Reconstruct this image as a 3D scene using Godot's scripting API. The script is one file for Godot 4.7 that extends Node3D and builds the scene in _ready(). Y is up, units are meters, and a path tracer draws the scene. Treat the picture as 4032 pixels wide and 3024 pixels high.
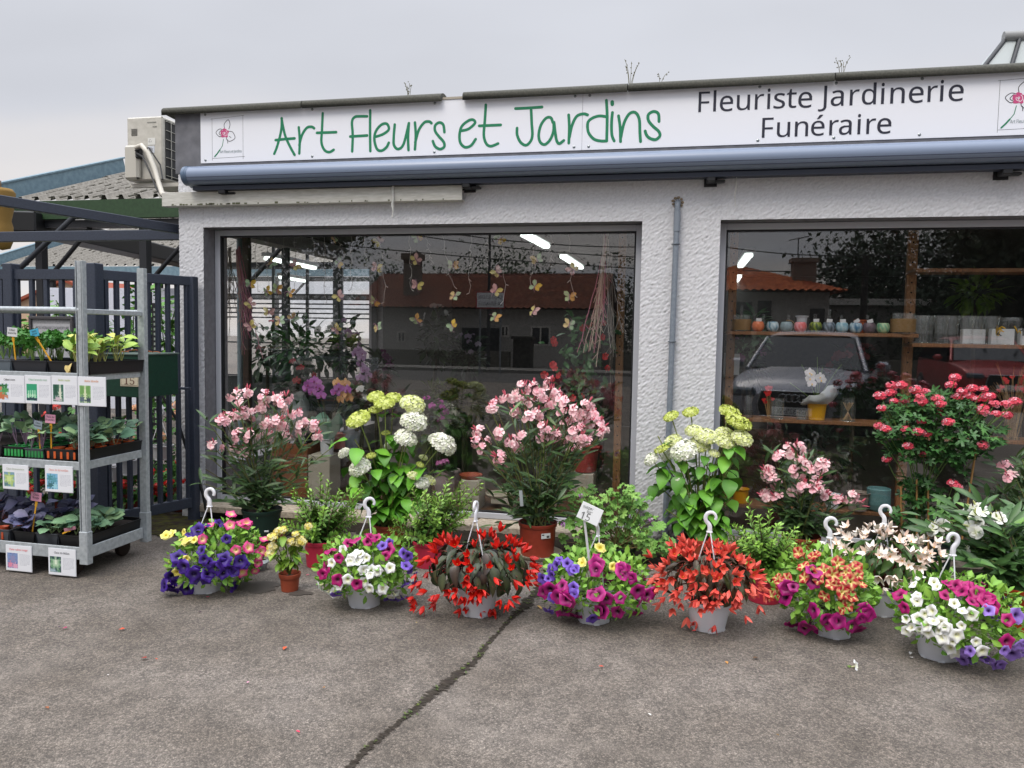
extends Node3D
# A florist's shop front on an overcast day: facade, shop windows, potted and hanging plants on asphalt, trolley of seedlings, street behind the camera mirrored in the glass.

var rng := RandomNumberGenerator.new()
var used := {}
var mats := {}

# ---------------------------------------------------------------- mesh builder
class MB:
	var v := PackedVector3Array()
	var c := PackedColorArray()
	var t := PackedVector2Array()
	var ix := PackedInt32Array()
	var col := Color(1, 1, 1)
	func p(a: Vector3, uv := Vector2.ZERO) -> int:
		v.append(a); c.append(col); t.append(uv)
		return v.size() - 1
	func tri(a: Vector3, b: Vector3, d: Vector3) -> void:
		var k := v.size()
		p(a); p(b); p(d)
		ix.append_array([k, k + 1, k + 2])
	# a b c d: counter-clockwise seen from the front
	func quad(a: Vector3, b: Vector3, d: Vector3, e: Vector3) -> void:
		var k := v.size()
		p(a, Vector2(0, 1)); p(b, Vector2(1, 1)); p(d, Vector2(1, 0)); p(e, Vector2(0, 0))
		ix.append_array([k, k + 2, k + 1, k, k + 3, k + 2])
	func box(lo: Vector3, hi: Vector3) -> void:
		obox(Transform3D(Basis(), (lo + hi) / 2), hi - lo)
	# box with chamfered edges along all axes
	func obox(x: Transform3D, s: Vector3, ch := 0.0) -> void:
		var h := s / 2
		if ch <= 0.0:
			for ax in 3:
				for sg in [-1.0, 1.0]:
					var n := Vector3.ZERO; n[ax] = sg
					var a := Vector3.ZERO; a[(ax + 1) % 3] = 1.0
					var b := Vector3.ZERO; b[(ax + 2) % 3] = sg
					quad(x * (h * (n - a - b)), x * (h * (n + a - b)), x * (h * (n + a + b)), x * (h * (n - a + b)))
			return
		var q := minf(ch, minf(h.x, minf(h.y, h.z)) * 0.9)
		for ax in 3:
			for sg in [-1.0, 1.0]:
				var o := Vector3.ZERO; o[ax] = h[ax] * sg
				var a := Vector3.ZERO; a[(ax + 1) % 3] = h[(ax + 1) % 3] - q
				var b := Vector3.ZERO; b[(ax + 2) % 3] = (h[(ax + 2) % 3] - q) * sg
				quad(x * (o - a - b), x * (o + a - b), x * (o + a + b), x * (o - a + b))
		for ax in 3:
			for s1 in [-1.0, 1.0]:
				for s2 in [-1.0, 1.0]:
					var i1 := (ax + 1) % 3
					var i2 := (ax + 2) % 3
					var l := Vector3.ZERO; l[ax] = h[ax] - q
					var pa := Vector3.ZERO; pa[i1] = s1 * h[i1]; pa[i2] = s2 * (h[i2] - q)
					var pb := Vector3.ZERO; pb[i1] = s1 * (h[i1] - q); pb[i2] = s2 * h[i2]
					if s1 * s2 > 0: quad(x * (pa - l), x * (pb - l), x * (pb + l), x * (pa + l))
					else: quad(x * (pb - l), x * (pa - l), x * (pa + l), x * (pb + l))
	# rows of points joined by quads, smooth; wrap closes each row
	func grid(rows: Array, wrap := false, cols = null) -> void:
		var k := v.size()
		var w: int = rows[0].size()
		for i in rows.size():
			for j in w:
				if cols != null: col = cols[i][j] if cols[i] is Array or cols[i] is PackedColorArray else cols[i]
				p(rows[i][j], Vector2(float(j) / maxi(w - 1, 1), float(i) / maxi(rows.size() - 1, 1)))
		var last := w if wrap else w - 1
		for i in rows.size() - 1:
			for j in last:
				var a := k + i * w + j
				var b := k + i * w + (j + 1) % w
				ix.append_array([a, b, a + w, b, b + w, a + w])
	# revolve profile points (radius, height) about x's y axis
	func lathe(prof: Array, segs := 20, x := Transform3D(), cols = null) -> void:
		var rows := []
		for q in prof:
			var r := PackedVector3Array()
			for j in segs:
				var a := -TAU * j / segs
				r.append(x * Vector3(q.x * cos(a), q.y, q.x * sin(a)))
			rows.append(r)
		grid(rows, true, cols)
	func tube(path: Array, rad, sides := 6, cap := true) -> void:
		var rows := []
		var up := Vector3(0.13, 0.2, 0.97)
		for i in path.size():
			var d: Vector3 = (path[mini(i + 1, path.size() - 1)] - path[maxi(i - 1, 0)]).normalized()
			if absf(d.dot(up)) > 0.95: up = Vector3(0.9, 0.3, 0.1)
			var s := d.cross(up).normalized()
			var u := s.cross(d).normalized()
			up = u
			var r: float = rad[i] if rad is Array else rad
			var row := PackedVector3Array()
			for j in sides:
				var a := TAU * j / sides
				row.append(path[i] + (s * cos(a) + u * sin(a)) * r)
			rows.append(row)
		grid(rows, true)
		if cap:
			for e in [0, rows.size() - 1]:
				var k := v.size()
				for j in sides: p(rows[e][j])
				for j in range(1, sides - 1):
					ix.append_array([k, k + j, k + j + 1] if e == 0 else [k, k + j + 1, k + j])
	func add(m: MB, x: Transform3D, tint := Color(1, 1, 1)) -> void:
		var k := v.size()
		for a in m.v: v.append(x * a)
		for a in m.c: c.append(a * tint)
		t.append_array(m.t)
		for i in m.ix: ix.append(i + k)
	# extrude a closed outline (counter-clockwise in XY) along z from 0 to d
	func prism(pts: PackedVector2Array, d: float, x := Transform3D()) -> void:
		var tr := Geometry2D.triangulate_polygon(pts)
		var k := v.size()
		for q in pts: p(x * Vector3(q.x, q.y, d), q)
		for i in range(0, tr.size(), 3):
			var cw := (pts[tr[i + 1]] - pts[tr[i]]).cross(pts[tr[i + 2]] - pts[tr[i]]) < 0
			if cw: ix.append_array([k + tr[i], k + tr[i + 1], k + tr[i + 2]])
			else: ix.append_array([k + tr[i], k + tr[i + 2], k + tr[i + 1]])
		var k2 := v.size()
		for q in pts: p(x * Vector3(q.x, q.y, 0), q)
		for i in range(0, tr.size(), 3):
			var cw := (pts[tr[i + 1]] - pts[tr[i]]).cross(pts[tr[i + 2]] - pts[tr[i]]) < 0
			if cw: ix.append_array([k2 + tr[i], k2 + tr[i + 2], k2 + tr[i + 1]])
			else: ix.append_array([k2 + tr[i], k2 + tr[i + 1], k2 + tr[i + 2]])
		for i in pts.size():
			var a := pts[i]
			var b := pts[(i + 1) % pts.size()]
			quad(x * Vector3(a.x, a.y, 0), x * Vector3(b.x, b.y, 0), x * Vector3(b.x, b.y, d), x * Vector3(a.x, a.y, d))
	func mesh() -> ArrayMesh:
		var n := PackedVector3Array()
		n.resize(v.size())
		for i in range(0, ix.size(), 3):
			var a := v[ix[i]]
			var f := (v[ix[i + 2]] - a).cross(v[ix[i + 1]] - a)
			n[ix[i]] += f; n[ix[i + 1]] += f; n[ix[i + 2]] += f
		for i in n.size(): n[i] = n[i].normalized() if n[i].length_squared() > 1e-20 else Vector3.UP
		var a := []
		a.resize(Mesh.ARRAY_MAX)
		a[Mesh.ARRAY_VERTEX] = v; a[Mesh.ARRAY_NORMAL] = n; a[Mesh.ARRAY_COLOR] = c
		a[Mesh.ARRAY_TEX_UV] = t; a[Mesh.ARRAY_INDEX] = ix
		var m := ArrayMesh.new()
		m.add_surface_from_arrays(Mesh.PRIMITIVE_TRIANGLES, a)
		return m

# ---------------------------------------------------------------- objects
func numbered(called: String) -> String:
	if not used.has(called):
		used[called] = 0
		return called
	used[called] += 1
	return "%s_%03d" % [called, used[called]]

func thing(called: String, label: String, category: String, at := Vector3.ZERO, turn := 0.0, group := "") -> Node3D:
	var o := Node3D.new()
	o.name = numbered(called)
	add_child(o)
	o.position = at
	o.rotation.y = turn
	tag(o, label, category, group)
	return o

func tag(o: Node3D, label: String, category: String, group := "") -> Node3D:
	o.set_meta("label", label)
	o.set_meta("category", category)
	if group: o.set_meta("group", group)
	return o

# one named mesh; m is an MB or a Mesh
func obj(called: String, m, mat: Material, parent: Node3D = self, x := Transform3D(), label := "") -> MeshInstance3D:
	var o := MeshInstance3D.new()
	o.mesh = m.mesh() if m is MB else m
	o.material_override = mat
	o.transform = x
	if parent == self: o.name = numbered(called)
	else:
		var n := 0
		var key := "%d/%s" % [parent.get_instance_id(), called]
		if used.has(key): n = used[key] + 1
		used[key] = n
		o.name = called if n == 0 else "%s_%03d" % [called, n]
	parent.add_child(o, true)
	if label: o.set_meta("label", label)
	return o

func struct(called: String, m, mat: Material, parent: Node3D = self, x := Transform3D()) -> MeshInstance3D:
	var o := obj(called, m, mat, parent, x)
	if parent == self: o.set_meta("kind", "structure")
	return o

# many copies of one mesh as a single uncountable part
func many(called: String, m, mat: Material, parent: Node3D, xs: Array, cols = null) -> MultiMeshInstance3D:
	var mm := MultiMesh.new()
	mm.transform_format = MultiMesh.TRANSFORM_3D
	mm.use_colors = cols != null
	mm.mesh = m.mesh() if m is MB else m
	mm.instance_count = xs.size()
	for i in xs.size():
		mm.set_instance_transform(i, xs[i])
		if cols != null: mm.set_instance_color(i, cols[i])
	var o := MultiMeshInstance3D.new()
	o.multimesh = mm
	o.material_override = mat
	var n := 0
	var key := "%d/%s" % [parent.get_instance_id(), called]
	if used.has(key): n = used[key] + 1
	used[key] = n
	o.name = called if n == 0 else "%s_%03d" % [called, n]
	parent.add_child(o, true)
	o.set_meta("kind", "stuff")
	return o

# ---------------------------------------------------------------- colours and materials (hex values are sRGB base colours)
func hx(s: String) -> Color: return Color(s).srgb_to_linear()
func rf(a: float, b: float) -> float: return rng.randf_range(a, b)
func rv(s := 1.0) -> Vector3: return Vector3(rf(-s, s), rf(-s, s), rf(-s, s))

func mat(hex: String, rough := 0.6, metal := 0.0) -> StandardMaterial3D:
	var key := "%s/%.2f/%.2f" % [hex, rough, metal]
	if mats.has(key): return mats[key]
	var m := StandardMaterial3D.new()
	m.albedo_color = Color(hex)
	m.roughness = rough
	m.metallic = metal
	mats[key] = m
	return m

# vertex colours carry the base colour; back: share of light let through (leaves, petals)
func vmat(rough := 0.6, back := 0.0, spec := 0.5) -> StandardMaterial3D:
	var key := "v%.2f/%.2f/%.2f" % [rough, back, spec]
	if mats.has(key): return mats[key]
	var m := StandardMaterial3D.new()
	m.vertex_color_use_as_albedo = true
	m.roughness = rough
	m.metallic_specular = spec
	m.cull_mode = BaseMaterial3D.CULL_DISABLED
	if back > 0.0:
		m.backlight_enabled = true
		m.backlight = Color(back, back, back)
	mats[key] = m
	return m

func glass_mat(a := 0.03, tint := "dfe8e6") -> StandardMaterial3D:
	var key := "g%.2f%s" % [a, tint]
	if mats.has(key): return mats[key]
	var m := StandardMaterial3D.new()
	m.transparency = BaseMaterial3D.TRANSPARENCY_ALPHA
	var c := Color(tint)
	c.a = a
	m.albedo_color = c
	m.roughness = 0.0
	mats[key] = m
	return m

func noise_tex(freq: float, size := 512, oct := 4, type := FastNoiseLite.TYPE_SIMPLEX_SMOOTH, s := 1) -> NoiseTexture2D:
	var n := FastNoiseLite.new()
	n.noise_type = type
	n.frequency = freq
	n.fractal_octaves = oct
	n.seed = s
	var t := NoiseTexture2D.new()
	t.width = size; t.height = size
	t.seamless = true
	t.noise = n
	return t

func ramp_tex(freq: float, lo: String, hi: String, size := 512, oct := 4, s := 1, type := FastNoiseLite.TYPE_SIMPLEX_SMOOTH) -> NoiseTexture2D:
	var t := noise_tex(freq, size, oct, type, s)
	var g := Gradient.new()
	g.set_color(0, Color(lo)); g.set_color(1, Color(hi))
	t.color_ramp = g
	return t

# noise-mottled material laid out in the world (scale: repeats per metre)
func mottled(key: String, lo: String, hi: String, freq: float, scale: float, rough := 0.7, bump := 0.0, metal := 0.0, stretch := Vector3.ONE) -> StandardMaterial3D:
	if mats.has(key): return mats[key]
	var m := StandardMaterial3D.new()
	m.albedo_texture = ramp_tex(freq, lo, hi, 512, 5, hash(key) % 1000)
	m.roughness = rough
	m.metallic = metal
	m.uv1_triplanar = true
	m.uv1_world_triplanar = true
	m.uv1_scale = Vector3.ONE * scale * stretch
	if bump > 0.0:
		m.heightmap_enabled = true
		m.heightmap_texture = m.albedo_texture
		m.heightmap_scale = bump
	mats[key] = m
	return m

func aim(at: Vector3, dir: Vector3, up := Vector3.UP, s := 1.0) -> Transform3D:
	var z := dir.normalized()
	if absf(z.dot(up.normalized())) > 0.98: up = Vector3(0.6, 0.1, 0.78) if absf(z.y) > 0.9 else Vector3.UP
	var x := up.cross(z).normalized()
	return Transform3D(Basis(x * s, z.cross(x).normalized() * s, z * s), at)

func bez(a: Vector3, b: Vector3, c: Vector3, n := 6) -> Array:
	var r := []
	for i in n + 1:
		var t := float(i) / n
		r.append(a.lerp(b, t).lerp(b.lerp(c, t), t))
	return r

# a bar of rectangular section from a to b
func bar(m: MB, a: Vector3, b: Vector3, w: float, h: float, ch := 0.0, up := Vector3.UP) -> void:
	var x := aim((a + b) / 2, b - a, up)
	m.obox(x, Vector3(w, h, a.distance_to(b)), ch)

# flat ribbon along a path of points lying in a plane facing +z, with rounded ends: painted lettering
func ribbon(m: MB, pts: Array, w: float, thick := 0.0016) -> void:
	var n := pts.size()
	var left := PackedVector2Array()
	var right := PackedVector2Array()
	for i in n:
		var d: Vector2 = (pts[mini(i + 1, n - 1)] - pts[maxi(i - 1, 0)]).normalized()
		var s := Vector2(-d.y, d.x) * w / 2
		left.append(pts[i] + s); right.append(pts[i] - s)
	for i in n - 1:
		var q := [right[i], right[i + 1], left[i + 1], left[i]]
		var z := thick + i * 0.00002
		m.quad(Vector3(q[0].x, q[0].y, z), Vector3(q[1].x, q[1].y, z), Vector3(q[2].x, q[2].y, z), Vector3(q[3].x, q[3].y, z))
	for e in [0, n - 1]:
		var o: Vector2 = pts[e]
		var d: Vector2 = (pts[1] - pts[0]).normalized() * -1.0 if e == 0 else (pts[n - 1] - pts[n - 2]).normalized()
		var a0 := d.angle() - PI / 2
		for k in 6:
			var a := a0 + PI * k / 6
			var b := a0 + PI * (k + 1) / 6
			var f := Vector3(o.x, o.y, thick)
			m.tri(f, f + Vector3(cos(b), sin(b), 0) * w / 2, f + Vector3(cos(a), sin(a), 0) * w / 2)

func smooth_path(pts: Array, sub := 5) -> Array:
	if pts.size() < 3: return pts
	var r := []
	for i in pts.size() - 1:
		var p0: Vector2 = pts[maxi(i - 1, 0)]
		var p3: Vector2 = pts[mini(i + 2, pts.size() - 1)]
		for k in sub:
			r.append(pts[i].cubic_interpolate(pts[i + 1], p0, p3, float(k) / sub))
	r.append(pts[-1])
	return r

func text(s: String, h: float, font := "Droid Sans", depth := 0.002, italic := 0.0) -> TextMesh:
	var f := SystemFont.new()
	f.font_names = PackedStringArray([font])
	var t := TextMesh.new()
	t.font = f
	t.text = s
	t.font_size = 32
	t.pixel_size = h / 32.0
	t.depth = depth
	t.curve_step = 2.0
	return t

func v2(a: Array) -> Array:
	var r := []
	for i in range(0, a.size(), 2): r.append(Vector2(a[i], a[i + 1]))
	return r

func v3(a: Array) -> Array:
	var r := []
	for i in range(0, a.size(), 3): r.append(Vector3(a[i], a[i + 1], a[i + 2]))
	return r

# ---------------------------------------------------------------- sky, light, camera
func gy(x: float, z: float) -> float:   # the yard dips a little towards the wall, more by the gate
	var k := clampf((-z - 4.5) / 1.25, 0.0, 1.0)
	return -k * k * (3.0 - 2.0 * k) * (0.025 + 0.07 * clampf((-x - 2.9) / 0.9, 0.0, 1.0))

func on(v: Vector3, h := 0.0) -> Vector3: return Vector3(v.x, gy(v.x, v.z) + h, v.z)

func make_sky() -> void:
	var w := 768
	var h := 384
	var im := Image.create(w, h, false, Image.FORMAT_RGBF)
	var n := FastNoiseLite.new()
	n.noise_type = FastNoiseLite.TYPE_SIMPLEX_SMOOTH
	n.frequency = 1.0
	n.fractal_octaves = 5
	n.seed = 5
	for j in h:
		var el := PI / 2 - PI * (j + 0.5) / h
		for i in w:
			var az := TAU * (i + 0.5) / w
			var d := Vector3(cos(el) * sin(az), sin(el), -cos(el) * cos(az))
			var q := Vector3(d.x, 0, d.z) / maxf(absf(d.y) + 0.18, 0.05)
			var c := n.get_noise_3d(q.x * 0.75 + q.z * 0.3, d.y * 1.2, q.z * 1.5)
			var e := maxf(d.y, 0.0)
			var lum := 0.615 + 2.2 * smoothstep(0.40, 1.0, e)
			lum *= 1.0 + 0.11 * c + 0.12 * clampf(1.0 - e * 4.0, 0.0, 1.0)
			var warm := clampf(1.0 - e * 3.2, 0.0, 1.0) * clampf(0.65 + c * 1.8, 0.0, 1.0)
			var cool := Color(0.97, 1.0, 1.09).lerp(Color(1.16, 1.07, 0.99), warm)
			im.set_pixel(i, j, Color(cool.r * lum, cool.g * lum, cool.b * lum))
	var m := PanoramaSkyMaterial.new()
	m.panorama = ImageTexture.create_from_image(im)
	var s := Sky.new()
	s.sky_material = m
	var e := Environment.new()
	e.background_mode = Environment.BG_SKY
	e.sky = s
	e.tonemap_mode = Environment.TONE_MAPPER_LINEAR
	e.tonemap_exposure = 1.12
	e.sdfgi_enabled = true
	e.ssao_enabled = true
	e.ssil_enabled = true
	var we := WorldEnvironment.new()
	we.name = "world_environment"
	we.environment = e
	add_child(we)
	var sun := DirectionalLight3D.new()
	sun.name = "sun"
	sun.light_energy = 0.5
	sun.light_color = Color(1.0, 0.96, 0.9)
	sun.light_angular_distance = 24.0
	sun.shadow_enabled = true
	sun.rotation_degrees = Vector3(-56, -22, 0)
	add_child(sun)
	var cam := Camera3D.new()
	cam.name = "camera"
	cam.near = 0.05
	cam.far = 400.0
	cam.fov = 53.07
	cam.position = Vector3(0, 1.52, 0)
	cam.rotation_order = EULER_ORDER_YXZ
	cam.rotation_degrees = Vector3(-3.7865, 12.4766, 0.9776)
	add_child(cam)
	cam.current = true

# ---------------------------------------------------------------- ground
func asphalt_mat() -> StandardMaterial3D:
	var size := 1024
	var stones := FastNoiseLite.new()
	stones.noise_type = FastNoiseLite.TYPE_CELLULAR
	stones.cellular_return_type = FastNoiseLite.RETURN_CELL_VALUE
	stones.frequency = 0.21
	var edge := FastNoiseLite.new()
	edge.noise_type = FastNoiseLite.TYPE_CELLULAR
	edge.cellular_return_type = FastNoiseLite.RETURN_DISTANCE2_SUB
	edge.frequency = 0.21
	var big := FastNoiseLite.new()
	big.frequency = 0.012
	big.fractal_octaves = 4
	var a := stones.get_seamless_image(size, size).get_data()
	var b := edge.get_seamless_image(size, size).get_data()
	var c := big.get_seamless_image(size, size).get_data()
	var out := PackedByteArray()
	out.resize(size * size * 3)
	var ht := PackedByteArray()
	ht.resize(size * size)
	for i in size * size:
		var cell := a[i] / 255.0
		var gap := clampf(b[i] / 90.0, 0.0, 1.0)
		var l := 0.49 + 0.17 * (cell - 0.5) * 2.0 + 0.055 * (c[i] / 255.0 - 0.5) * 2.0
		if cell > 0.965: l += 0.22
		elif cell > 0.90: l += 0.10
		l *= 0.55 + 0.45 * gap
		var w := (float(a[(i * 7 + 131) % (size * size)]) / 255.0 - 0.5) * 0.012
		out[i * 3] = int(clampf(l * 1.065 + w, 0, 1) * 255)
		out[i * 3 + 1] = int(clampf(l * 1.0, 0, 1) * 255)
		out[i * 3 + 2] = int(clampf(l * 0.935 - w, 0, 1) * 255)
		ht[i] = int(255 * gap * (0.45 + 0.55 * cell))
	var m := StandardMaterial3D.new()
	m.albedo_texture = ImageTexture.create_from_image(Image.create_from_data(size, size, false, Image.FORMAT_RGB8, out))
	m.roughness = 0.88
	m.uv1_triplanar = true
	m.uv1_world_triplanar = true
	m.uv1_scale = Vector3.ONE / 1.9
	m.heightmap_enabled = true
	m.heightmap_texture = ImageTexture.create_from_image(Image.create_from_data(size, size, false, Image.FORMAT_L8, ht))
	m.heightmap_scale = 0.5
	m.detail_enabled = true
	m.detail_blend_mode = BaseMaterial3D.BLEND_MODE_MUL
	m.detail_uv_layer = BaseMaterial3D.DETAIL_UV_2
	m.detail_albedo = ramp_tex(0.012, "c4c0ba", "ffffff", 512, 6, 9)
	m.uv2_triplanar = true
	m.uv2_world_triplanar = true
	m.uv2_scale = Vector3.ONE / 5.3
	return m

func ground() -> void:
	var xs := [-150.0, -60.0, -25.0, -12.0, -8.0]
	var x := -6.0
	while x < 5.01:
		xs.append(x); x += 0.25
	xs.append_array([8.0, 12.0, 25.0, 60.0, 150.0])
	var zs := [-150.0, -60.0, -25.0, -12.0, -8.0, -7.0]
	var z := -6.4
	while z < 3.01:
		zs.append(z); z += 0.2
	zs.append_array([8.0, 12.0, 25.0, 60.0, 150.0])
	var m := MB.new()
	var rows := []
	for q in zs:
		var r := PackedVector3Array()
		for k in xs: r.append(Vector3(k, gy(k, q), q))
		rows.append(r)
	m.grid(rows)
	var am := asphalt_mat()
	struct("ground", m, am)
	# the crack across the yard, filled with dark grit and moss, 4 mm proud of the asphalt
	var line := [Vector3(-0.677, 0, -5.227), Vector3(-0.731, 0, -4.939), Vector3(-0.781, 0, -4.6), Vector3(-0.817, 0, -4.11), Vector3(-0.85, 0, -3.905), Vector3(-0.873, 0, -3.685), Vector3(-0.891, 0, -3.549), Vector3(-0.891, 0, -3.383), Vector3(-0.933, 0, -3.193), Vector3(-0.965, 0, -3.07), Vector3(-0.988, 0, -2.969), Vector3(-1.006, 0, -2.863), Vector3(-1.029, 0, -2.752), Vector3(-1.051, 0, -2.648), Vector3(-1.078, 0, -2.523), Vector3(-1.089, 0, -2.394)]
	var wd := [0.02, 0.03, 0.055, 0.05, 0.028, 0.02, 0.022, 0.03, 0.042, 0.05, 0.042, 0.03, 0.018, 0.024, 0.026, 0.02]
	var cr := MB.new()
	var rows2 := []
	var cols := []
	for i in line.size() - 1:
		var steps := 26
		for k in steps:
			var t := float(k) / steps
			var p: Vector3 = line[i].lerp(line[i + 1], t) + Vector3(rf(-0.006, 0.006), 0, 0)
			var w: float = lerpf(wd[i], wd[i + 1], t) * 0.47
			var d: Vector3 = (line[i + 1] - line[i]).normalized()
			var s := Vector3(-d.z, 0, d.x)
			var la := w * rf(0.3, 1.9)
			var lb := w * rf(0.3, 1.9)
			var hh := gy(p.x, p.z) + 0.004
			rows2.append(PackedVector3Array([p + s * la + Vector3(0, hh, 0), p + s * la * 0.4 + Vector3(0, hh - 0.001, 0), p - s * lb * 0.4 + Vector3(0, hh - 0.001, 0), p - s * lb + Vector3(0, hh, 0)]))
			var cc := []
			for q in 4: cc.append(hx("2b2723").lerp(hx("57514a"), rf(0, 1) if q in [0, 3] else rf(0, 0.5)))
			cols.append(cc)
	cr.grid(rows2, false, cols)
	var cm := vmat(0.95, 0.0, 0.2)
	struct("crack", cr, cm)
	# moss and small weeds along the crack and at the foot of the wall
	var tuft := MB.new()
	for k in 9:
		var a := rf(0, TAU)
		var d := Vector3(cos(a), rf(0.5, 1.4), sin(a))
		tuft.col = hx("4d6030").lerp(hx("364522"), rf(0, 1))
		leaf_into(tuft, aim(Vector3(rf(-0.006, 0.006), 0, rf(-0.006, 0.006)), d), rf(0.012, 0.026), rf(0.005, 0.009), 0.1, 0.3, 2)
	var xs2 := []
	var cols2 := []
	for i in 420:
		var t := pow(rng.randf(), 1.7) * 14.0
		var a: Vector3 = line[int(t)]
		var p: Vector3 = a.lerp(line[mini(int(t) + 1, 15)], t - int(t)) + Vector3(rng.randfn(0, 0.012), 0, rng.randfn(0, 0.012))
		if t > 3.0 and rng.randf() < 0.86: continue
		if t < 3.0: p += Vector3(rng.randfn(0, 0.05), 0, rng.randfn(0, 0.02))
		xs2.append(Transform3D(Basis(Vector3.UP, rf(0, TAU)).scaled(Vector3.ONE * rf(0.25, 0.7)), on(p, 0.004)))
		cols2.append(Color(1, 1, 1).lerp(Color(1.7, 1.25, 0.6), rf(0, 1) * rf(0, 1)))
	var wd2 := many("weeds", tuft, vmat(0.8, 0.15), self, xs2, cols2)
	tag(wd2, "small green weeds and moss tufts growing in the asphalt crack", "weeds")
	# damp dark earth and moss beside the gate, lying on the asphalt
	var md := MB.new()
	var mrows := []
	var mcols := []
	var mn := FastNoiseLite.new()
	mn.frequency = 7.0
	mn.fractal_octaves = 4
	for j in 34:
		var r := PackedVector3Array()
		var cc := PackedColorArray()
		for i in 215:
			var px := -4.6 + i * 0.036
			var wob := mn.get_noise_2d(px * 0.4, 3.0) * 0.30 + mn.get_noise_2d(px * 2.1, 9.0) * 0.10
			var pz := -4.94 - j * 0.0255 + (wob - 0.30 * clampf(px + 3.4, 0.0, 1.0) + 0.16 * clampf(px + 1.4, 0.0, 1.0)) * (1.0 - j / 33.0)
			var k := mn.get_noise_2d(px * 1.3, pz * 1.3)
			r.append(Vector3(px, gy(px, pz) + 0.004 + maxf(0.0, mn.get_noise_2d(px * 6, pz * 6)) * 0.012, pz))
			cc.append(hx("332e28").lerp(hx("474824") if px < -2.9 else hx("3c3730"), clampf(0.3 + k * 1.9, 0, 1)))
		mrows.append(r); mcols.append(cc)
	md.grid(mrows, false, mcols)
	var me := struct("mossy_ground", md, vmat(0.95, 0.0, 0.2))
	me.set_meta("kind", "structure")

# a leaf from the origin of x along its z axis; fold: V fold, droop: bend down; colours from m.col with a paler midrib
func leaf_into(m: MB, x: Transform3D, l: float, w: float, fold := 0.15, droop := 0.3, segs := 4, belly := 0.45, wave := 0.0, rib := Color(1.25, 1.25, 1.1)) -> void:
	var c := m.col
	var rows := []
	var cols := []
	for i in segs + 1:
		var t := float(i) / segs
		var k := pow(sin(PI * pow(clampf(t, 0, 1), log(0.5) / log(belly))), 0.8) if i > 0 and i < segs else 0.0
		if i == 0: k = 0.10
		var hw := w * 0.5 * k
		var y := -droop * l * t * t
		var zz := l * (t - droop * droop * t * t * t * 0.35)
		var wv := wave * w * sin(t * 9.0)
		rows.append(PackedVector3Array([x * Vector3(-hw, y + hw * fold * 2 + wv, zz), x * Vector3(0, y, zz), x * Vector3(hw, y + hw * fold * 2 - wv, zz)]))
		cols.append([c, c * rib, c])
	m.grid(rows, false, cols)
	m.col = c

func weathered_slab_mat() -> StandardMaterial3D:
	return mottled("stone_sill", "8d8274", "c4b8a4", 0.03, 1.6, 0.85, 0.3)

# ---------------------------------------------------------------- the shop building
const WZ := -5.75
const OT := 2.352     # top of the window openings
const OB := 0.03      # top of the stone sill

func in_opening(x: float, y: float) -> bool:
	return y < OT and y > OB - 0.03 and ((x > -3.92 and x < -0.318) or (x > 0.235 and x < 4.6))

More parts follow.
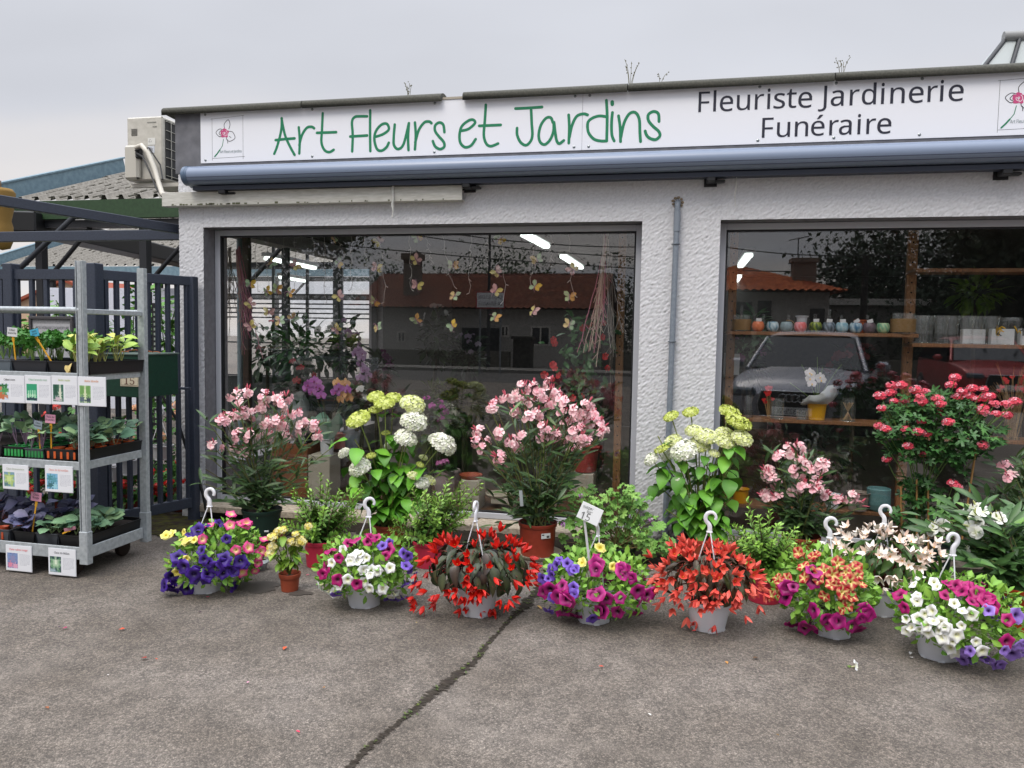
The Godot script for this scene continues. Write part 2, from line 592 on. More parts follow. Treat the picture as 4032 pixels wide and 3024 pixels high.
func building() -> void:
	var b := thing("shop_building", "low grey roughcast shop with white fascia sign and two display windows", "building")
	# roughcast render: relief of trowelled lumps
	var n := FastNoiseLite.new()
	n.noise_type = FastNoiseLite.TYPE_SIMPLEX
	n.frequency = 44.0
	n.fractal_octaves = 3
	var n2 := FastNoiseLite.new()
	n2.noise_type = FastNoiseLite.TYPE_CELLULAR
	n2.frequency = 34.0
	n2.cellular_return_type = FastNoiseLite.RETURN_DISTANCE
	n2.domain_warp_enabled = true
	n2.domain_warp_amplitude = 0.05
	n2.domain_warp_frequency = 9.0
	var st := 0.0095
	for patch in [[-4.149, -3.92, -0.16, 2.80], [-3.92, -0.318, OT, 2.80], [-0.318, 0.235, -0.1, 2.80], [0.235, 2.45, OT, 2.80]]:
		var m := MB.new()
		var nx := int(ceil((patch[1] - patch[0]) / st))
		var ny := int(ceil((patch[3] - patch[2]) / st))
		var rows := []
		var cols := []
		for j in ny + 1:
			var r := PackedVector3Array()
			var cc := PackedColorArray()
			for i in nx + 1:
				var x := lerpf(patch[0], patch[1], float(i) / nx)
				var y := lerpf(patch[2], patch[3], 1.0 - float(j) / ny)
				var a := n.get_noise_2d(x, y * 1.15)
				var e := n2.get_noise_2d(x * 1.2, y * 1.6)
				var hgt := 0.0055 * a + 0.0085 * clampf(-e - 0.1, -0.6, 0.8)
				r.append(Vector3(x, y, WZ + hgt))
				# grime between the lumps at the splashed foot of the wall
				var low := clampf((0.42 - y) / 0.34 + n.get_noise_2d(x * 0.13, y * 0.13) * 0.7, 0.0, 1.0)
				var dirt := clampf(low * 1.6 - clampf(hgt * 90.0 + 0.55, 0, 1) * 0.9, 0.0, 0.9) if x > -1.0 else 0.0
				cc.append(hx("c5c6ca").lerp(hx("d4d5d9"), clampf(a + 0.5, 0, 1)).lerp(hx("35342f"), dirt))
			rows.append(r); cols.append(cc)
		m.grid(rows, false, cols)
		obj("roughcast_wall", m, vmat(0.9, 0.0, 0.3), b)
	var plain := mottled("render", "b6b7ba", "cfd0d3", 0.05, 1.3, 0.9, 0.3)
	var m := MB.new()
	m.box(Vector3(2.45, OT, WZ - 0.15), Vector3(7.0, 2.80, WZ - 0.002))
	m.box(Vector3(4.6, -0.1, WZ - 0.2), Vector3(7.0, OT - 0.002, WZ - 0.004))
	obj("wall", m, plain, b)
	# structure behind the render: lintel, piers, side and back walls
	m = MB.new()
	m.box(Vector3(-4.149, OT + 0.005, WZ - 0.17), Vector3(2.45, 2.80, WZ - 0.016))
	m.box(Vector3(-4.145, -0.2, WZ - 0.35), Vector3(-3.93, OT, WZ - 0.016))
	m.box(Vector3(-0.31, -0.2, WZ - 0.2), Vector3(0.228, OT, WZ - 0.016))
	m.box(Vector3(6.8, -0.2, -13.0), Vector3(7.0, 2.80, WZ - 0.21))
	m.box(Vector3(-4.149, -0.2, -13.2), Vector3(7.0, 2.80, -13.0))
	m.box(Vector3(-4.149, -0.2, -13.0), Vector3(-3.95, 2.80, -9.75))
	m.box(Vector3(-4.149, 2.36, -9.75), Vector3(-3.95, 2.80, WZ - 0.352))
	m.box(Vector3(-4.149, -0.2, -9.75), Vector3(-3.95, 0.30, WZ - 0.352))
	obj("masonry", m, mottled("masonry", "8e8d90", "a7a6aa", 0.04, 1.1, 0.92, 0.3), b)
	m = MB.new()
	m.box(Vector3(-3.948, 2.50, -12.99), Vector3(6.79, 2.62, WZ - 0.18))
	obj("ceiling", m, mat("454442", 0.9), b)
	m = MB.new()
	m.box(Vector3(-3.948, -0.2, -12.99), Vector3(6.79, -0.02, WZ - 0.22))
	obj("shop_floor", m, mottled("shopfloor", "5a5048", "726758", 0.03, 0.9, 0.5), b)
	m = MB.new()
	m.box(Vector3(-3.94, 0.0, -12.985), Vector3(6.79, 2.49, -12.9))
	obj("back_wall", m, mottled("backwall", "2c2b2c", "3d3b3a", 0.03, 0.7, 0.9), b)
	# roof parapet: the smooth grey fascia band that carries the sign
	m = MB.new()
	m.obox(Transform3D(Basis(), Vector3(1.4, 3.04, WZ - 0.14)), Vector3(11.15, 0.50, 0.30), 0.006)
	obj("fascia", m, mottled("fascia", "5c5d62", "74757b", 0.014, 0.9, 0.85, 0.2), b)
	m = MB.new()
	m.box(Vector3(-4.15, 2.801, -13.1), Vector3(6.95, 2.95, WZ - 0.30))
	obj("roof_slab", m, mat("55544f", 0.95), b)
	# dark rounded coping along the top, one length missing
	var cop := mottled("coping", "34342f", "57574d", 0.03, 3.0, 0.8, 0.2)
	for seg in [[-4.265, -3.01], [-3.002, -1.85], [-1.68, -0.45], [-0.442, 0.95], [0.958, 2.3], [2.308, 4.5], [4.508, 7.0]]:
		m = MB.new()
		var rows := []
		for i in 2:
			var r := PackedVector3Array()
			for k in 9:
				var a := PI * k / 8.0
				r.append(Vector3(seg[i], 3.30 + 0.045 * sin(a), WZ - 0.04 + 0.098 * cos(a) * (1.0 if k < 8 else 2.0)))
			r.append(Vector3(seg[i], 3.27, WZ - 0.25))
			r.append(Vector3(seg[i], 3.285, WZ + 0.03))
			r.append(Vector3(seg[i], 3.265, WZ + 0.055))
			rows.append(r)
		m.grid(rows, true)
		var k0 := m.v.size()
		for e in 2:
			for q in rows[e]: m.p(q)
		for q in range(1, 11):
			m.ix.append_array([k0, k0 + q, k0 + q + 1, k0 + 12, k0 + 12 + q + 1, k0 + 12 + q])
		obj("coping", m, cop, b)
	m = MB.new()
	m.box(Vector3(-1.849, 3.288, WZ - 0.2), Vector3(-1.681, 3.305, WZ + 0.02))
	obj("coping_mortar", m, mottled("mortar", "8f8574", "c6c0b6", 0.1, 6, 0.95), b)
	# painted reveals, soffits and stone sills of the two openings
	var rev := mottled("reveal", "66666c", "7b7b81", 0.02, 1.4, 0.85, 0.15)
	for o in [[-3.92, -0.318], [0.235, 4.6]]:
		m = MB.new()
		m.box(Vector3(o[0] - 0.02, OB, WZ - 0.20), Vector3(o[0], OT, WZ - 0.004))
		m.box(Vector3(o[1], OB, WZ - 0.20), Vector3(o[1] + 0.02, OT, WZ - 0.004))
		m.box(Vector3(o[0] - 0.02, OT, WZ - 0.20), Vector3(o[1] + 0.02, OT + 0.02, WZ - 0.0045))
		obj("window_reveal", m, rev, b)
		m = MB.new()
		var xx: float = o[0] - 0.06
		while xx < o[1]:
			var xe := minf(xx + 1.21, o[1] + 0.05)
			m.obox(Transform3D(Basis(Vector3.FORWARD, rf(-0.002, 0.002)), Vector3((xx + xe) / 2, OB - 0.031, WZ - 0.065)), Vector3(xe - xx - 0.004, 0.062, 0.265), 0.008)
			xx = xe
		obj("window_sill", m, weathered_slab_mat(), b)
		m = MB.new()
		m.box(Vector3(o[0] - 0.03, -0.2, WZ - 0.195), Vector3(o[1] + 0.03, OB - 0.064, WZ - 0.03))
		obj("plinth", m, mottled("plinth", "3c3833", "5b554d", 0.05, 2.0, 0.95, 0.4), b)
	# aluminium window frames and panes
	var alu := mat("b2b5bd", 0.4)
	var gas := mat("14151a", 0.6)
	for o in [[-3.918, -0.32], [0.237, 4.598]]:
		var f := Node3D.new()
		f.name = "shop_window" if o[0] < 0 else "shop_window_001"
		b.add_child(f)
		f.set_meta("label", "wide aluminium display window hung with butterflies" if o[0] < 0 else "wide aluminium display window with wooden shelves")
		var z0 := WZ - 0.15
		m = MB.new()
		var fw := 0.048
		m.obox(Transform3D(Basis(), Vector3(o[0] + fw / 2, (OT + OB) / 2, z0 - 0.03)), Vector3(fw, OT - OB - 0.004, 0.06), 0.004)
		m.obox(Transform3D(Basis(), Vector3(o[1] - fw / 2, (OT + OB) / 2, z0 - 0.03)), Vector3(fw, OT - OB - 0.004, 0.06), 0.004)
		m.obox(Transform3D(Basis(), Vector3((o[0] + o[1]) / 2, OT - 0.002 - fw / 2, z0 - 0.031)), Vector3(o[1] - o[0] - 2 * fw, fw, 0.056), 0.004)
		m.obox(Transform3D(Basis(), Vector3((o[0] + o[1]) / 2, OB + 0.002 + fw / 2, z0 - 0.031)), Vector3(o[1] - o[0] - 2 * fw, fw, 0.056), 0.004)
		obj("frame", m, alu, f)
		m = MB.new()
		var gx := 0.013
		m.box(Vector3(o[0] + fw, OB + fw + 0.002, z0 - 0.045), Vector3(o[0] + fw + gx, OT - fw - 0.002, z0 - 0.008))
		m.box(Vector3(o[1] - fw - gx, OB + fw + 0.002, z0 - 0.045), Vector3(o[1] - fw, OT - fw - 0.002, z0 - 0.008))
		m.box(Vector3(o[0] + fw + gx, OT - fw - gx - 0.002, z0 - 0.045), Vector3(o[1] - fw - gx, OT - fw - 0.002, z0 - 0.009))
		m.box(Vector3(o[0] + fw + gx, OB + fw + 0.002, z0 - 0.045), Vector3(o[1] - fw - gx, OB + fw + gx, z0 - 0.009))
		obj("gasket", m, gas, f)
		# double glazing
		m = MB.new()
		m.box(Vector3(o[0] + fw + 0.005, OB + fw, z0 - 0.028), Vector3(o[1] - fw - 0.005, OT - fw, z0 - 0.022))
		obj("pane", m, glass_mat(0.001), f)
		m = MB.new()
		m.box(Vector3(o[0] + fw + 0.005, OB + fw, z0 - 0.044), Vector3(o[1] - fw - 0.005, OT - fw, z0 - 0.038))
		obj("pane", m, glass_mat(0.001), f)
	# glazed opening of the side wall towards the plant yard
	var side := Node3D.new()
	side.name = "side_window"
	b.add_child(side)
	for zz in [-6.15, -7.35, -8.55, -9.72]:
		m = MB.new()
		m.box(Vector3(-4.09, 0.30, zz - 0.025), Vector3(-4.02, 2.36, zz + 0.025))
		obj("frame", m, mat("2c3034", 0.5), side)

func sign_board() -> void:
	var white := mat("e6e8ee", 0.38)
	var grn := mat("0d7a52", 0.5)
	var ink := mat("1c1e30", 0.5)
	var z := WZ + 0.012
	var th := 0.005
	for k in 2:
		var x0 := -3.931 if k == 0 else -0.7725
		var x1 := -0.7745 if k == 0 else 2.78
		var t := thing("fascia_sign", "white sign panel lettered in green, with the black flower emblem at its dark end" if k == 0 else "white sign panel lettered in black, starting at the seam in the middle", "sign", Vector3(x0, 2.873, z), 0, "sign panels on the fascia")
		var m := MB.new()
		m.obox(Transform3D(Basis(), Vector3((x1 - x0) / 2, 0.207, 0)), Vector3(x1 - x0, 0.414, th), 0.001)
		obj("panel", m, white, t)
		for sx in ([0.045, 1.0, 2.02, 3.1] if k == 0 else [0.05, 1.24, 1.74, 2.28, 3.5]):
			for sy in [0.025, 0.392]:
				m = MB.new()
				m.lathe([Vector2(0.0105, 0), Vector2(0.0105, 0.0015), Vector2(0.005, 0.002), Vector2(0.0048, 0.005), Vector2(0, 0.0055)], 10, Transform3D(Basis(Vector3.RIGHT, PI / 2), Vector3(sx, sy, th / 2)))
				obj("screw", m, mat("8c9294", 0.35, 0.8), t)
		if k == 0: emblem(t, Vector3(0.097, 0.04, th / 2 + 0.0006), 1.0)
		else: emblem(t, Vector3(2.740, 0.04, th / 2 + 0.0006), 1.0)
	# hand-drawn green lettering, traced stroke by stroke; each letter its own part
	var t0: Node3D = get_node("fascia_sign")
	var t1: Node3D = get_node("fascia_sign_001")
	var letters := [
		["letter", [v2([-3.2636,2.9293,-3.2366,2.9905,-3.2022,3.1087,-3.1958,3.2058]), v2([-3.1982,3.2059,-3.1683,3.0748,-3.1238,2.9811,-3.0842,2.9147]), v2([-3.2510,3.0367,-3.1660,3.0422,-3.0839,3.0446])]],
		["letter", [v2([-3.0477,3.1295,-3.0395,3.0321,-3.0432,2.9242]), v2([-3.0431,2.9891,-3.0215,3.0638,-2.9795,3.1214,-2.9378,3.1294,-2.9140,3.1166])]],
		["letter", [v2([-2.8406,3.2302,-2.8465,3.1000,-2.8511,3.0037,-2.8250,2.9438,-2.7837,2.9263,-2.7460,2.9432]), v2([-2.8903,3.0803,-2.7251,3.0792])]],
		["letter", [v2([-2.5891,2.9251,-2.5849,3.0472,-2.5911,3.1535,-2.5680,3.1896,-2.5276,3.1932,-2.4642,3.1904]), v2([-2.6058,3.0406,-2.4634,3.0437])]],
		["letter", [v2([-2.4391,3.2346,-2.4394,3.0734,-2.4364,2.9221])]],
		["letter", [v2([-2.4002,3.0297,-2.3317,3.0481,-2.2841,3.0830,-2.3003,3.1257,-2.3435,3.1222,-2.3890,3.0767,-2.4035,3.0140,-2.3825,2.9393,-2.3446,2.9221,-2.3025,2.9471,-2.2834,2.9811])]],
		["letter", [v2([-2.2355,3.1178,-2.2428,3.0237,-2.2400,2.9606,-2.2058,2.9300,-2.1609,2.9683,-2.1195,3.1234]), v2([-2.1195,3.1234,-2.1253,3.0193,-2.1211,2.9198])]],
		["letter", [v2([-2.0702,3.1266,-2.0626,3.0274,-2.0683,2.9232]), v2([-2.0666,2.9754,-2.0384,3.0681,-1.9943,3.1234,-1.9555,3.1291,-1.9365,3.1158])]],
		["letter", [v2([-1.8320,3.0444,-1.8414,3.0995,-1.8724,3.1184,-1.9054,3.0990,-1.9071,3.0577,-1.8768,3.0151,-1.8377,2.9723,-1.8318,2.9358,-1.8647,2.9183,-1.9036,2.9383,-1.9240,2.9806])]],
		["letter", [v2([-1.7064,3.0482,-1.6419,3.0604,-1.5906,3.1025,-1.6065,3.1276,-1.6428,3.1223,-1.6943,3.0822,-1.7112,3.0188,-1.7031,2.9593,-1.6661,2.9254,-1.6194,2.9366,-1.5837,2.9825])]],
		["letter", [v2([-1.5080,3.2336,-1.5135,3.1188,-1.5201,3.0115,-1.5006,2.9471,-1.4642,2.9262,-1.4081,2.9438]), v2([-1.5572,3.0805,-1.3899,3.0805])]],
		["letter", [v2([-1.1595,3.1905,-1.1524,3.0843,-1.1458,2.9972,-1.1599,2.9494,-1.1946,2.9235,-1.2354,2.9473,-1.2616,3.0016,-1.2635,3.0521]), v2([-1.2782,3.1959,-1.1746,3.1960,-1.0768,3.1983])]],
		["letter", [v2([-0.9930,3.0825,-1.0086,3.1167,-1.0433,3.1163,-1.0821,3.0670,-1.0977,2.9954,-1.0846,2.9418,-1.0494,2.9242,-1.0103,2.9584,-0.9868,3.0199,-0.9852,3.0870,-0.9737,3.0098,-0.9605,2.9469,-0.9403,2.9270,-0.9082,2.9479])]],
		["letter", [v2([-0.8759,3.1320,-0.8690,3.0439,-0.8704,2.9274]), v2([-0.8673,2.9674,-0.8496,3.0527,-0.8168,3.1180,-0.7685,3.1349,-0.7362,3.1259])]],
		["letter", [v2([-0.5987,3.1067,-0.6518,3.1146,-0.7046,3.0989,-0.7329,3.0669,-0.7265,3.0002,-0.6865,2.9512,-0.6378,2.9351,-0.5914,2.9325]), v2([-0.6007,3.2235,-0.5920,3.1083,-0.5914,2.9325])]],
		["letter", [v2([-0.5544,3.1349,-0.5591,3.0597,-0.5541,2.9746,-0.5367,2.9314]), v2([-0.5582,3.2103,-0.5568,3.1933])]],
		["letter", [v2([-0.5098,3.1094,-0.4962,3.0289,-0.4906,2.9250]), v2([-0.4895,2.9533,-0.4683,3.0560,-0.4321,3.1201,-0.3897,3.1276,-0.3601,3.0795,-0.3527,2.9856,-0.3462,2.9198])]],
		["letter", [v2([-0.2187,3.0568,-0.2249,3.1110,-0.2581,3.1292,-0.2950,3.1094,-0.2939,3.0674,-0.2598,3.0240,-0.2214,2.9899,-0.2092,2.9568,-0.2384,2.9299,-0.2809,2.9408,-0.3051,2.9651,-0.3153,2.9935])]]]
	for i in letters.size():
		var lt = letters[i]
		var m := MB.new()
		var par: Node3D = t0 if i < 14 else t1
		for s in lt[1]:
			if i == 15 and s.size() == 2:
				obj("letter", m, grn, par)
				m = MB.new()
			var q := []
			for v in smooth_path(s, 5): q.append(v - Vector2(par.position.x, par.position.y))
			ribbon(m, q, 0.021 if s.size() > 2 or s[0].distance_to(s[1]) > 0.03 else 0.026, th / 2 + (0.0009 if lt[1].find(s) == 0 else 0.0013))
		obj("letter", m, grn, par)
	# black sans-serif lettering
	for w in [["Fleuriste Jardinerie", Vector3(0.054, 3.123, -5.73), 1.709, 3.123], ["Funéraire", Vector3(0.493, 2.919, -5.73), 0.836, 0.0]]:
		var tm := text(w[0], 0.16, "Droid Sans", 0.0016)
		var bb := tm.get_aabb()
		var cap := text("F", 0.16, "Droid Sans", 0.0016).get_aabb()
		var s: float = w[2] / bb.size.x
		var sy: float = (0.140 if w[3] > 0.0 else 0.136) / cap.size.y
		var x := Transform3D(Basis().scaled(Vector3(s, sy, 1)), Vector3(w[1].x + 0.7725 - bb.position.x * s, 0, 0))
		x.origin.y = w[1].y - 2.873 - cap.position.y * sy - (0.012 if w[3] > 0.0 else 0.004)
		x.origin.z = th / 2 + 0.001
		obj("lettering", tm, ink, t1, x)

# the shop's emblem: thin drawn square, three outlined petals, a pink rose, green stem and small lettering
func emblem(t: Node3D, at: Vector3, s: float) -> void:
	var k := 0.00106 * s     # metres per emblem unit (unit: pixel of the traced drawing)
	var f := func(x: float, y: float) -> Vector2: return Vector2(x - 342, 590 - y) * k
	var blk := mat("1a1a1e", 0.5)
	var m := MB.new()
	for l in [[342, 293, 625, 278], [352, 290, 352, 608], [617, 278, 617, 605], [355, 593, 630, 586]]:
		ribbon(m, [f.call(l[0], l[1]), f.call((l[0] + l[2]) / 2.0, (l[1] + l[3]) / 2.0 + 1), f.call(l[2], l[3])], 0.0022, 0)
	obj("emblem_frame", m, blk, t, Transform3D(Basis(), at))
	m = MB.new()
	for pet in [[[460, 370], [458, 335], [492, 305], [507, 340], [497, 375]], [[445, 378], [415, 372], [386, 398], [412, 428], [430, 428]], [[497, 392], [530, 400], [549, 445], [505, 468], [480, 455], [475, 440]], [[485, 455], [487, 482]], [[430, 420], [412, 405], [430, 382]], [[500, 430], [515, 440]]]:
		var q := []
		for v in pet: q.append(f.call(v[0], v[1]))
		ribbon(m, smooth_path(q, 5), 0.0045, 0.0002)
	obj("emblem_petal", m, blk, t, Transform3D(Basis(), at))
	m = MB.new()
	for i in 5:
		var a := TAU * i / 5 + 0.3
		var o: Vector2 = f.call(460, 405) + Vector2(cos(a), sin(a)) * 0.022
		for j in 10:
			var b0 := TAU * j / 10
			var b1 := TAU * (j + 1) / 10
			var r0 := 0.018 * (1 + 0.2 * sin(b0 * 3 + i))
			var r1 := 0.018 * (1 + 0.2 * sin(b1 * 3 + i))
			m.tri(Vector3(o.x, o.y, 0.0004 + i * 0.00003), Vector3(o.x + cos(b1) * r1, o.y + sin(b1) * r1, 0.0004 + i * 0.00003), Vector3(o.x + cos(b0) * r0, o.y + sin(b0) * r0, 0.0004 + i * 0.00003))
	obj("emblem_rose", m, mat("c24a7c", 0.5), t, Transform3D(Basis(), at))
	m = MB.new()
	for i in 3:
		var q := []
		for j in 6:
			var a := 0.6 + i * 2.1 + j * 0.5
			q.append(f.call(460, 405) + Vector2(cos(a), sin(a)) * (0.008 + 0.008 * i))
		ribbon(m, q, 0.0035, 0.0008)
	obj("emblem_rose_line", m, mat("efe3ea", 0.5), t, Transform3D(Basis(), at))
	m = MB.new()
	ribbon(m, [f.call(450, 450), f.call(440, 500), f.call(418, 530)], 0.005, 0.0003)
	ribbon(m, [f.call(418, 530), f.call(395, 558), f.call(373, 580)], 0.0105, 0.0005)
	obj("emblem_stem", m, mat("0d7a52", 0.5), t, Transform3D(Basis(), at))
	var tm := text("Art Fleurs et Jardins", 0.03, "Droid Sans", 0.0008)
	var w := tm.get_aabb().size.x
	var c: Vector2 = f.call(513, 548)
	obj("emblem_lettering", tm, mat("8d9a9c", 0.5), t, Transform3D(Basis().scaled(Vector3(0.196 / w * s, 1, 1)), at + Vector3(c.x, c.y + 0.003, 0.0007)))

func facade_fittings() -> void:
	# folded awning in its cassette
	var aw := thing("awning_cassette", "long blue-grey folded awning cassette under the sign", "awning", Vector3(-3.985, 2.66, WZ + 0.02))
	var m := MB.new()
	var prof := []
	for i in 13:
		var a := deg_to_rad(100.0 - i * 17.5)
		prof.append(Vector2(0.105 + 0.082 * cos(a), 0.088 + 0.075 * sin(a)))
	prof.append_array([Vector2(0.05, 0.006), Vector2(0.012, 0.02), Vector2(0.01, 0.15), Vector2(0.05, 0.168)])
	var rows := []
	for e in [0.015, 9.4]:
		var r := PackedVector3Array()
		for q in prof: r.append(Vector3(e, q.y, q.x))
		rows.append(r)
	m.grid(rows, true)
	var am := mat("77849a", 0.32)
	obj("cassette", m, am, aw)
	m = MB.new()
	for e in [[0.0, 0.03, 1.045], [0.03, 0.05, 1.02]]:
		rows = []
		for xx in [e[0], e[1]]:
			var r := PackedVector3Array()
			for q in prof: r.append(Vector3(xx, 0.088 + (q.y - 0.088) * e[2], 0.105 + (q.x - 0.105) * e[2]))
			rows.append(r)
		m.grid(rows, true)
		for xx in 2:
			var k := m.v.size()
			for q in rows[xx]: m.p(q)
			for q in range(1, prof.size() - 1): m.ix.append_array([k, k + q, k + q + 1] if xx == 0 else [k, k + q + 1, k + q])
	obj("end_cap", m, mat("56687f", 0.35), aw)
	m = MB.new()
	for yy in [0.062, 0.036]:
		m.box(Vector3(0.05, yy, 0.13), Vector3(9.4, yy + 0.003, 0.1835 if yy > 0.05 else 0.168))
	obj("seam", m, mat("1c2740", 0.5), aw)
	m = MB.new()
	m.box(Vector3(0.06, -0.028, 0.03), Vector3(9.4, 0.004, 0.115))
	obj("arm_housing", m, mat("252c3c", 0.5), aw)
	var where := [-3.668, -1.624, 0.155, 2.015]
	for i in 4:
		m = MB.new()
		m.obox(Transform3D(Basis(), Vector3(where[i] + 3.985, -0.042, 0.06)), Vector3(0.06, 0.035, 0.11), 0.006)
		m.obox(Transform3D(Basis(), Vector3(where[i] + 3.985 + 0.062, -0.05, 0.045)), Vector3(0.07, 0.018, 0.06), 0.005)
		m.box(Vector3(where[i] + 3.985 - 0.045, -0.075, -0.018), Vector3(where[i] + 3.985 + 0.045, -0.02, -0.004))
		obj("bracket", m, mat("1b1c20", 0.5), aw)
	# white cable trunking with an open end
	var c := thing("cable_trunking", "dirty white plastic cable trunking ending open under the awning", "trunking", Vector3(-4.185, 2.518, WZ + 0.012))
	m = MB.new()
	var l := 2.52
	m.obox(Transform3D(Basis(), Vector3(l / 2 - 0.03, 0.056, 0.068)), Vector3(l + 0.06, 0.112, 0.006), 0.002)
	m.box(Vector3(-0.06, 0.108, 0.0), Vector3(l, 0.113, 0.0655))
	m.box(Vector3(-0.06, -0.001, 0.0), Vector3(l, 0.004, 0.0655))
	m.box(Vector3(-0.065, 0.0, 0.0), Vector3(-0.06, 0.112, 0.07))
	obj("trunk", m, mottled("trunk", "b4b3aa", "d4d3cd", 0.02, 1.5, 0.55, 0.0, 0.0, Vector3(0.5, 3, 1)), c)
	m = MB.new()
	for i in 46:
		var x := rf(0.0, l) if i > 22 else rf(0.02, 0.75)
		var w := rf(0.006, 0.03)
		m.box(Vector3(x, 0.004, 0.0712), Vector3(x + w, 0.004 + rf(0.003, 0.016), 0.0716))
	obj("mould_stain", m, mat("5b5d47", 0.9), c).set_meta("kind", "stuff")
	m = MB.new()
	m.tube([Vector3(l - 0.14, 0.05, 0.03), Vector3(l - 0.02, 0.05, 0.03)], 0.022, 10)
	m.tube([Vector3(l - 0.14, 0.075, 0.045), Vector3(l + 0.02, 0.085, 0.03)], 0.008, 6)
	obj("cable", m, mat("17181a", 0.6), c)
	var tp := thing("tape_strip", "torn strip of clear tape dangling over the white trunking", "tape", Vector3(-2.212, 2.671, -5.65))
	m = MB.new()
	rows = []
	for i in 14:
		var y := -i * 0.021
		var s := sin(i * 1.3) * 0.006
		rows.append(PackedVector3Array([Vector3(-0.010 + s, y, 0.004 * sin(i * 0.9)), Vector3(0.008 + s * 0.4 - 0.0005 * i, y, 0.004 * cos(i * 1.1))]))
	m.grid(rows)
	obj("ribbon", m, mat("b9bab6", 0.25), tp)
	tp = thing("frayed_cord", "thin pale frayed cord hanging by the second awning bracket", "cord", Vector3(0.326, 2.662, -5.65))
	m = MB.new()
	m.tube([Vector3(0, 0, 0), Vector3(0.004, -0.07, 0.003), Vector3(-0.006, -0.15, 0), Vector3(0.0, -0.23, 0.002)], 0.0022, 5)
	obj("strand", m, mat("a9a79f", 0.8), tp)
	# downpipe
	var d := thing("downpipe", "thin grey plastic drain pipe on the pier between the windows", "pipe", Vector3(-0.089, 0.278, -5.705))
	m = MB.new()
	var top := Vector3(-0.07, 2.469, -5.705) - d.position
	m.tube([Vector3(0, -0.28, 0), Vector3(top.x * 0.5, top.y * 0.5, 0), Vector3(top.x, top.y - 0.03, 0.0), Vector3(top.x, top.y, -0.015), Vector3(top.x - 0.002, top.y + 0.02, -0.06)], 0.021, 12)
	obj("pipe", m, mottled("pvc", "6c7580", "828b96", 0.03, 2.0, 0.5), d)
	m = MB.new()
	m.tube([Vector3(top.x, top.y - 0.20, 0), Vector3(top.x, top.y - 0.06, 0)], 0.0245, 12)
	obj("collar", m, mat("7a838e", 0.5), d)
	m = MB.new()
	m.tube([Vector3(top.x * 0.2, 0.35, 0), Vector3(top.x * 0.24, 0.42, 0)], 0.0245, 12)
	obj("collar", m, mat("7a838e", 0.5), d)
	m = MB.new()
	for k in 9:
		var a := TAU * k / 9
		m.obox(aim(Vector3(top.x + cos(a) * 0.034, top.y + 0.012 + sin(a) * 0.034, -0.04), rv()), Vector3(0.022, 0.016, 0.018), 0.004)
	obj("broken_mortar", m, mat("8b7d68", 0.95), d).set_meta("kind", "stuff")
	# wall clips of the pipe
	for yy in [0.5, 1.2, 1.9]:
		m = MB.new()
		m.tube([Vector3(top.x * yy / 2.27 - 0.028, yy, -0.03), Vector3(top.x * yy / 2.27 - 0.026, yy, 0.012), Vector3(top.x * yy / 2.27, yy, 0.026), Vector3(top.x * yy / 2.27 + 0.026, yy, 0.012), Vector3(top.x * yy / 2.27 + 0.028, yy, -0.03)], 0.004, 5)
		obj("clip", m, mat("5f6872", 0.5), d)
	# weeds growing out of the roof edge
	var spots := [[Vector3(-2.164, 3.377, -5.85), 0.075, "dry grass tuft on the roof edge above the letter F of the green lettering"], [Vector3(-0.434, 3.391, -5.85), 0.14, "tall dry weed on the roof edge above the green letter n"], [Vector3(-0.223, 3.394, -5.85), 0.045, "tiny dry weed on the roof edge next to the tallest one"], [Vector3(1.02, 3.394, -5.85), 0.085, "green weed sprig on the roof edge above the black lettering"]]
	for s in spots:
		var w := thing("roof_weed", s[2], "weed", s[0], 0, "weeds on the roof edge")
		m = MB.new()
		for k in 5 if s[1] > 0.06 else 2:
			var e := Vector3(rf(-0.06, 0.06), s[1] * rf(0.6, 1.15), rf(-0.03, 0.03))
			var path := bez(Vector3(rf(-0.02, 0.02), -0.12, 0), Vector3(e.x * 0.2, e.y * 0.5, 0), e, 5)
			m.tube(path, 0.0018, 4)
			for q in 3:
				m.obox(aim(path[3 + q % 3] + rv(0.012), rv()), Vector3(0.008, 0.008, 0.010), 0.003)
		obj("stalks", m, mat("6e6a4c", 0.9), w)
	# the glazed roof turret that rises behind the parapet at the far side
	var gt := thing("roof_turret", "white glazed turret with dark bars rising behind the parapet", "turret", Vector3(2.869, 3.8, -7.2))
	m = MB.new()
	var apex := Vector3(2.709, 4.202, -7.2) - gt.position
	var bl := Vector3(2.413, 3.806, -7.2) - gt.position
	bl = apex + (bl - apex) * ((apex.y - (2.95 - gt.position.y)) / (apex.y - bl.y))
	var hw: float = -bl.x
	var hi := apex.y
	# four sloping faces cut at a flat ridge
	var tx := apex.x
	for s in [[Vector3(-hw, bl.y, 0), Vector3(hw, bl.y, 0), Vector3(0.35, hi, -0.55), Vector3(tx, hi, -0.55)], [Vector3(-hw, bl.y, -1.4), Vector3(-hw, bl.y, 0), Vector3(tx, hi, -0.55), Vector3(tx, hi, -0.85)], [Vector3(hw, bl.y, 0), Vector3(hw, bl.y, -1.4), Vector3(0.35, hi, -0.85), Vector3(0.35, hi, -0.55)], [Vector3(hw, bl.y, -1.4), Vector3(-hw, bl.y, -1.4), Vector3(tx, hi, -0.85), Vector3(0.35, hi, -0.85)]]:
		m.quad(s[0], s[1], s[2], s[3])
	obj("panel", m, mat("a9b0b0", 0.5), gt)
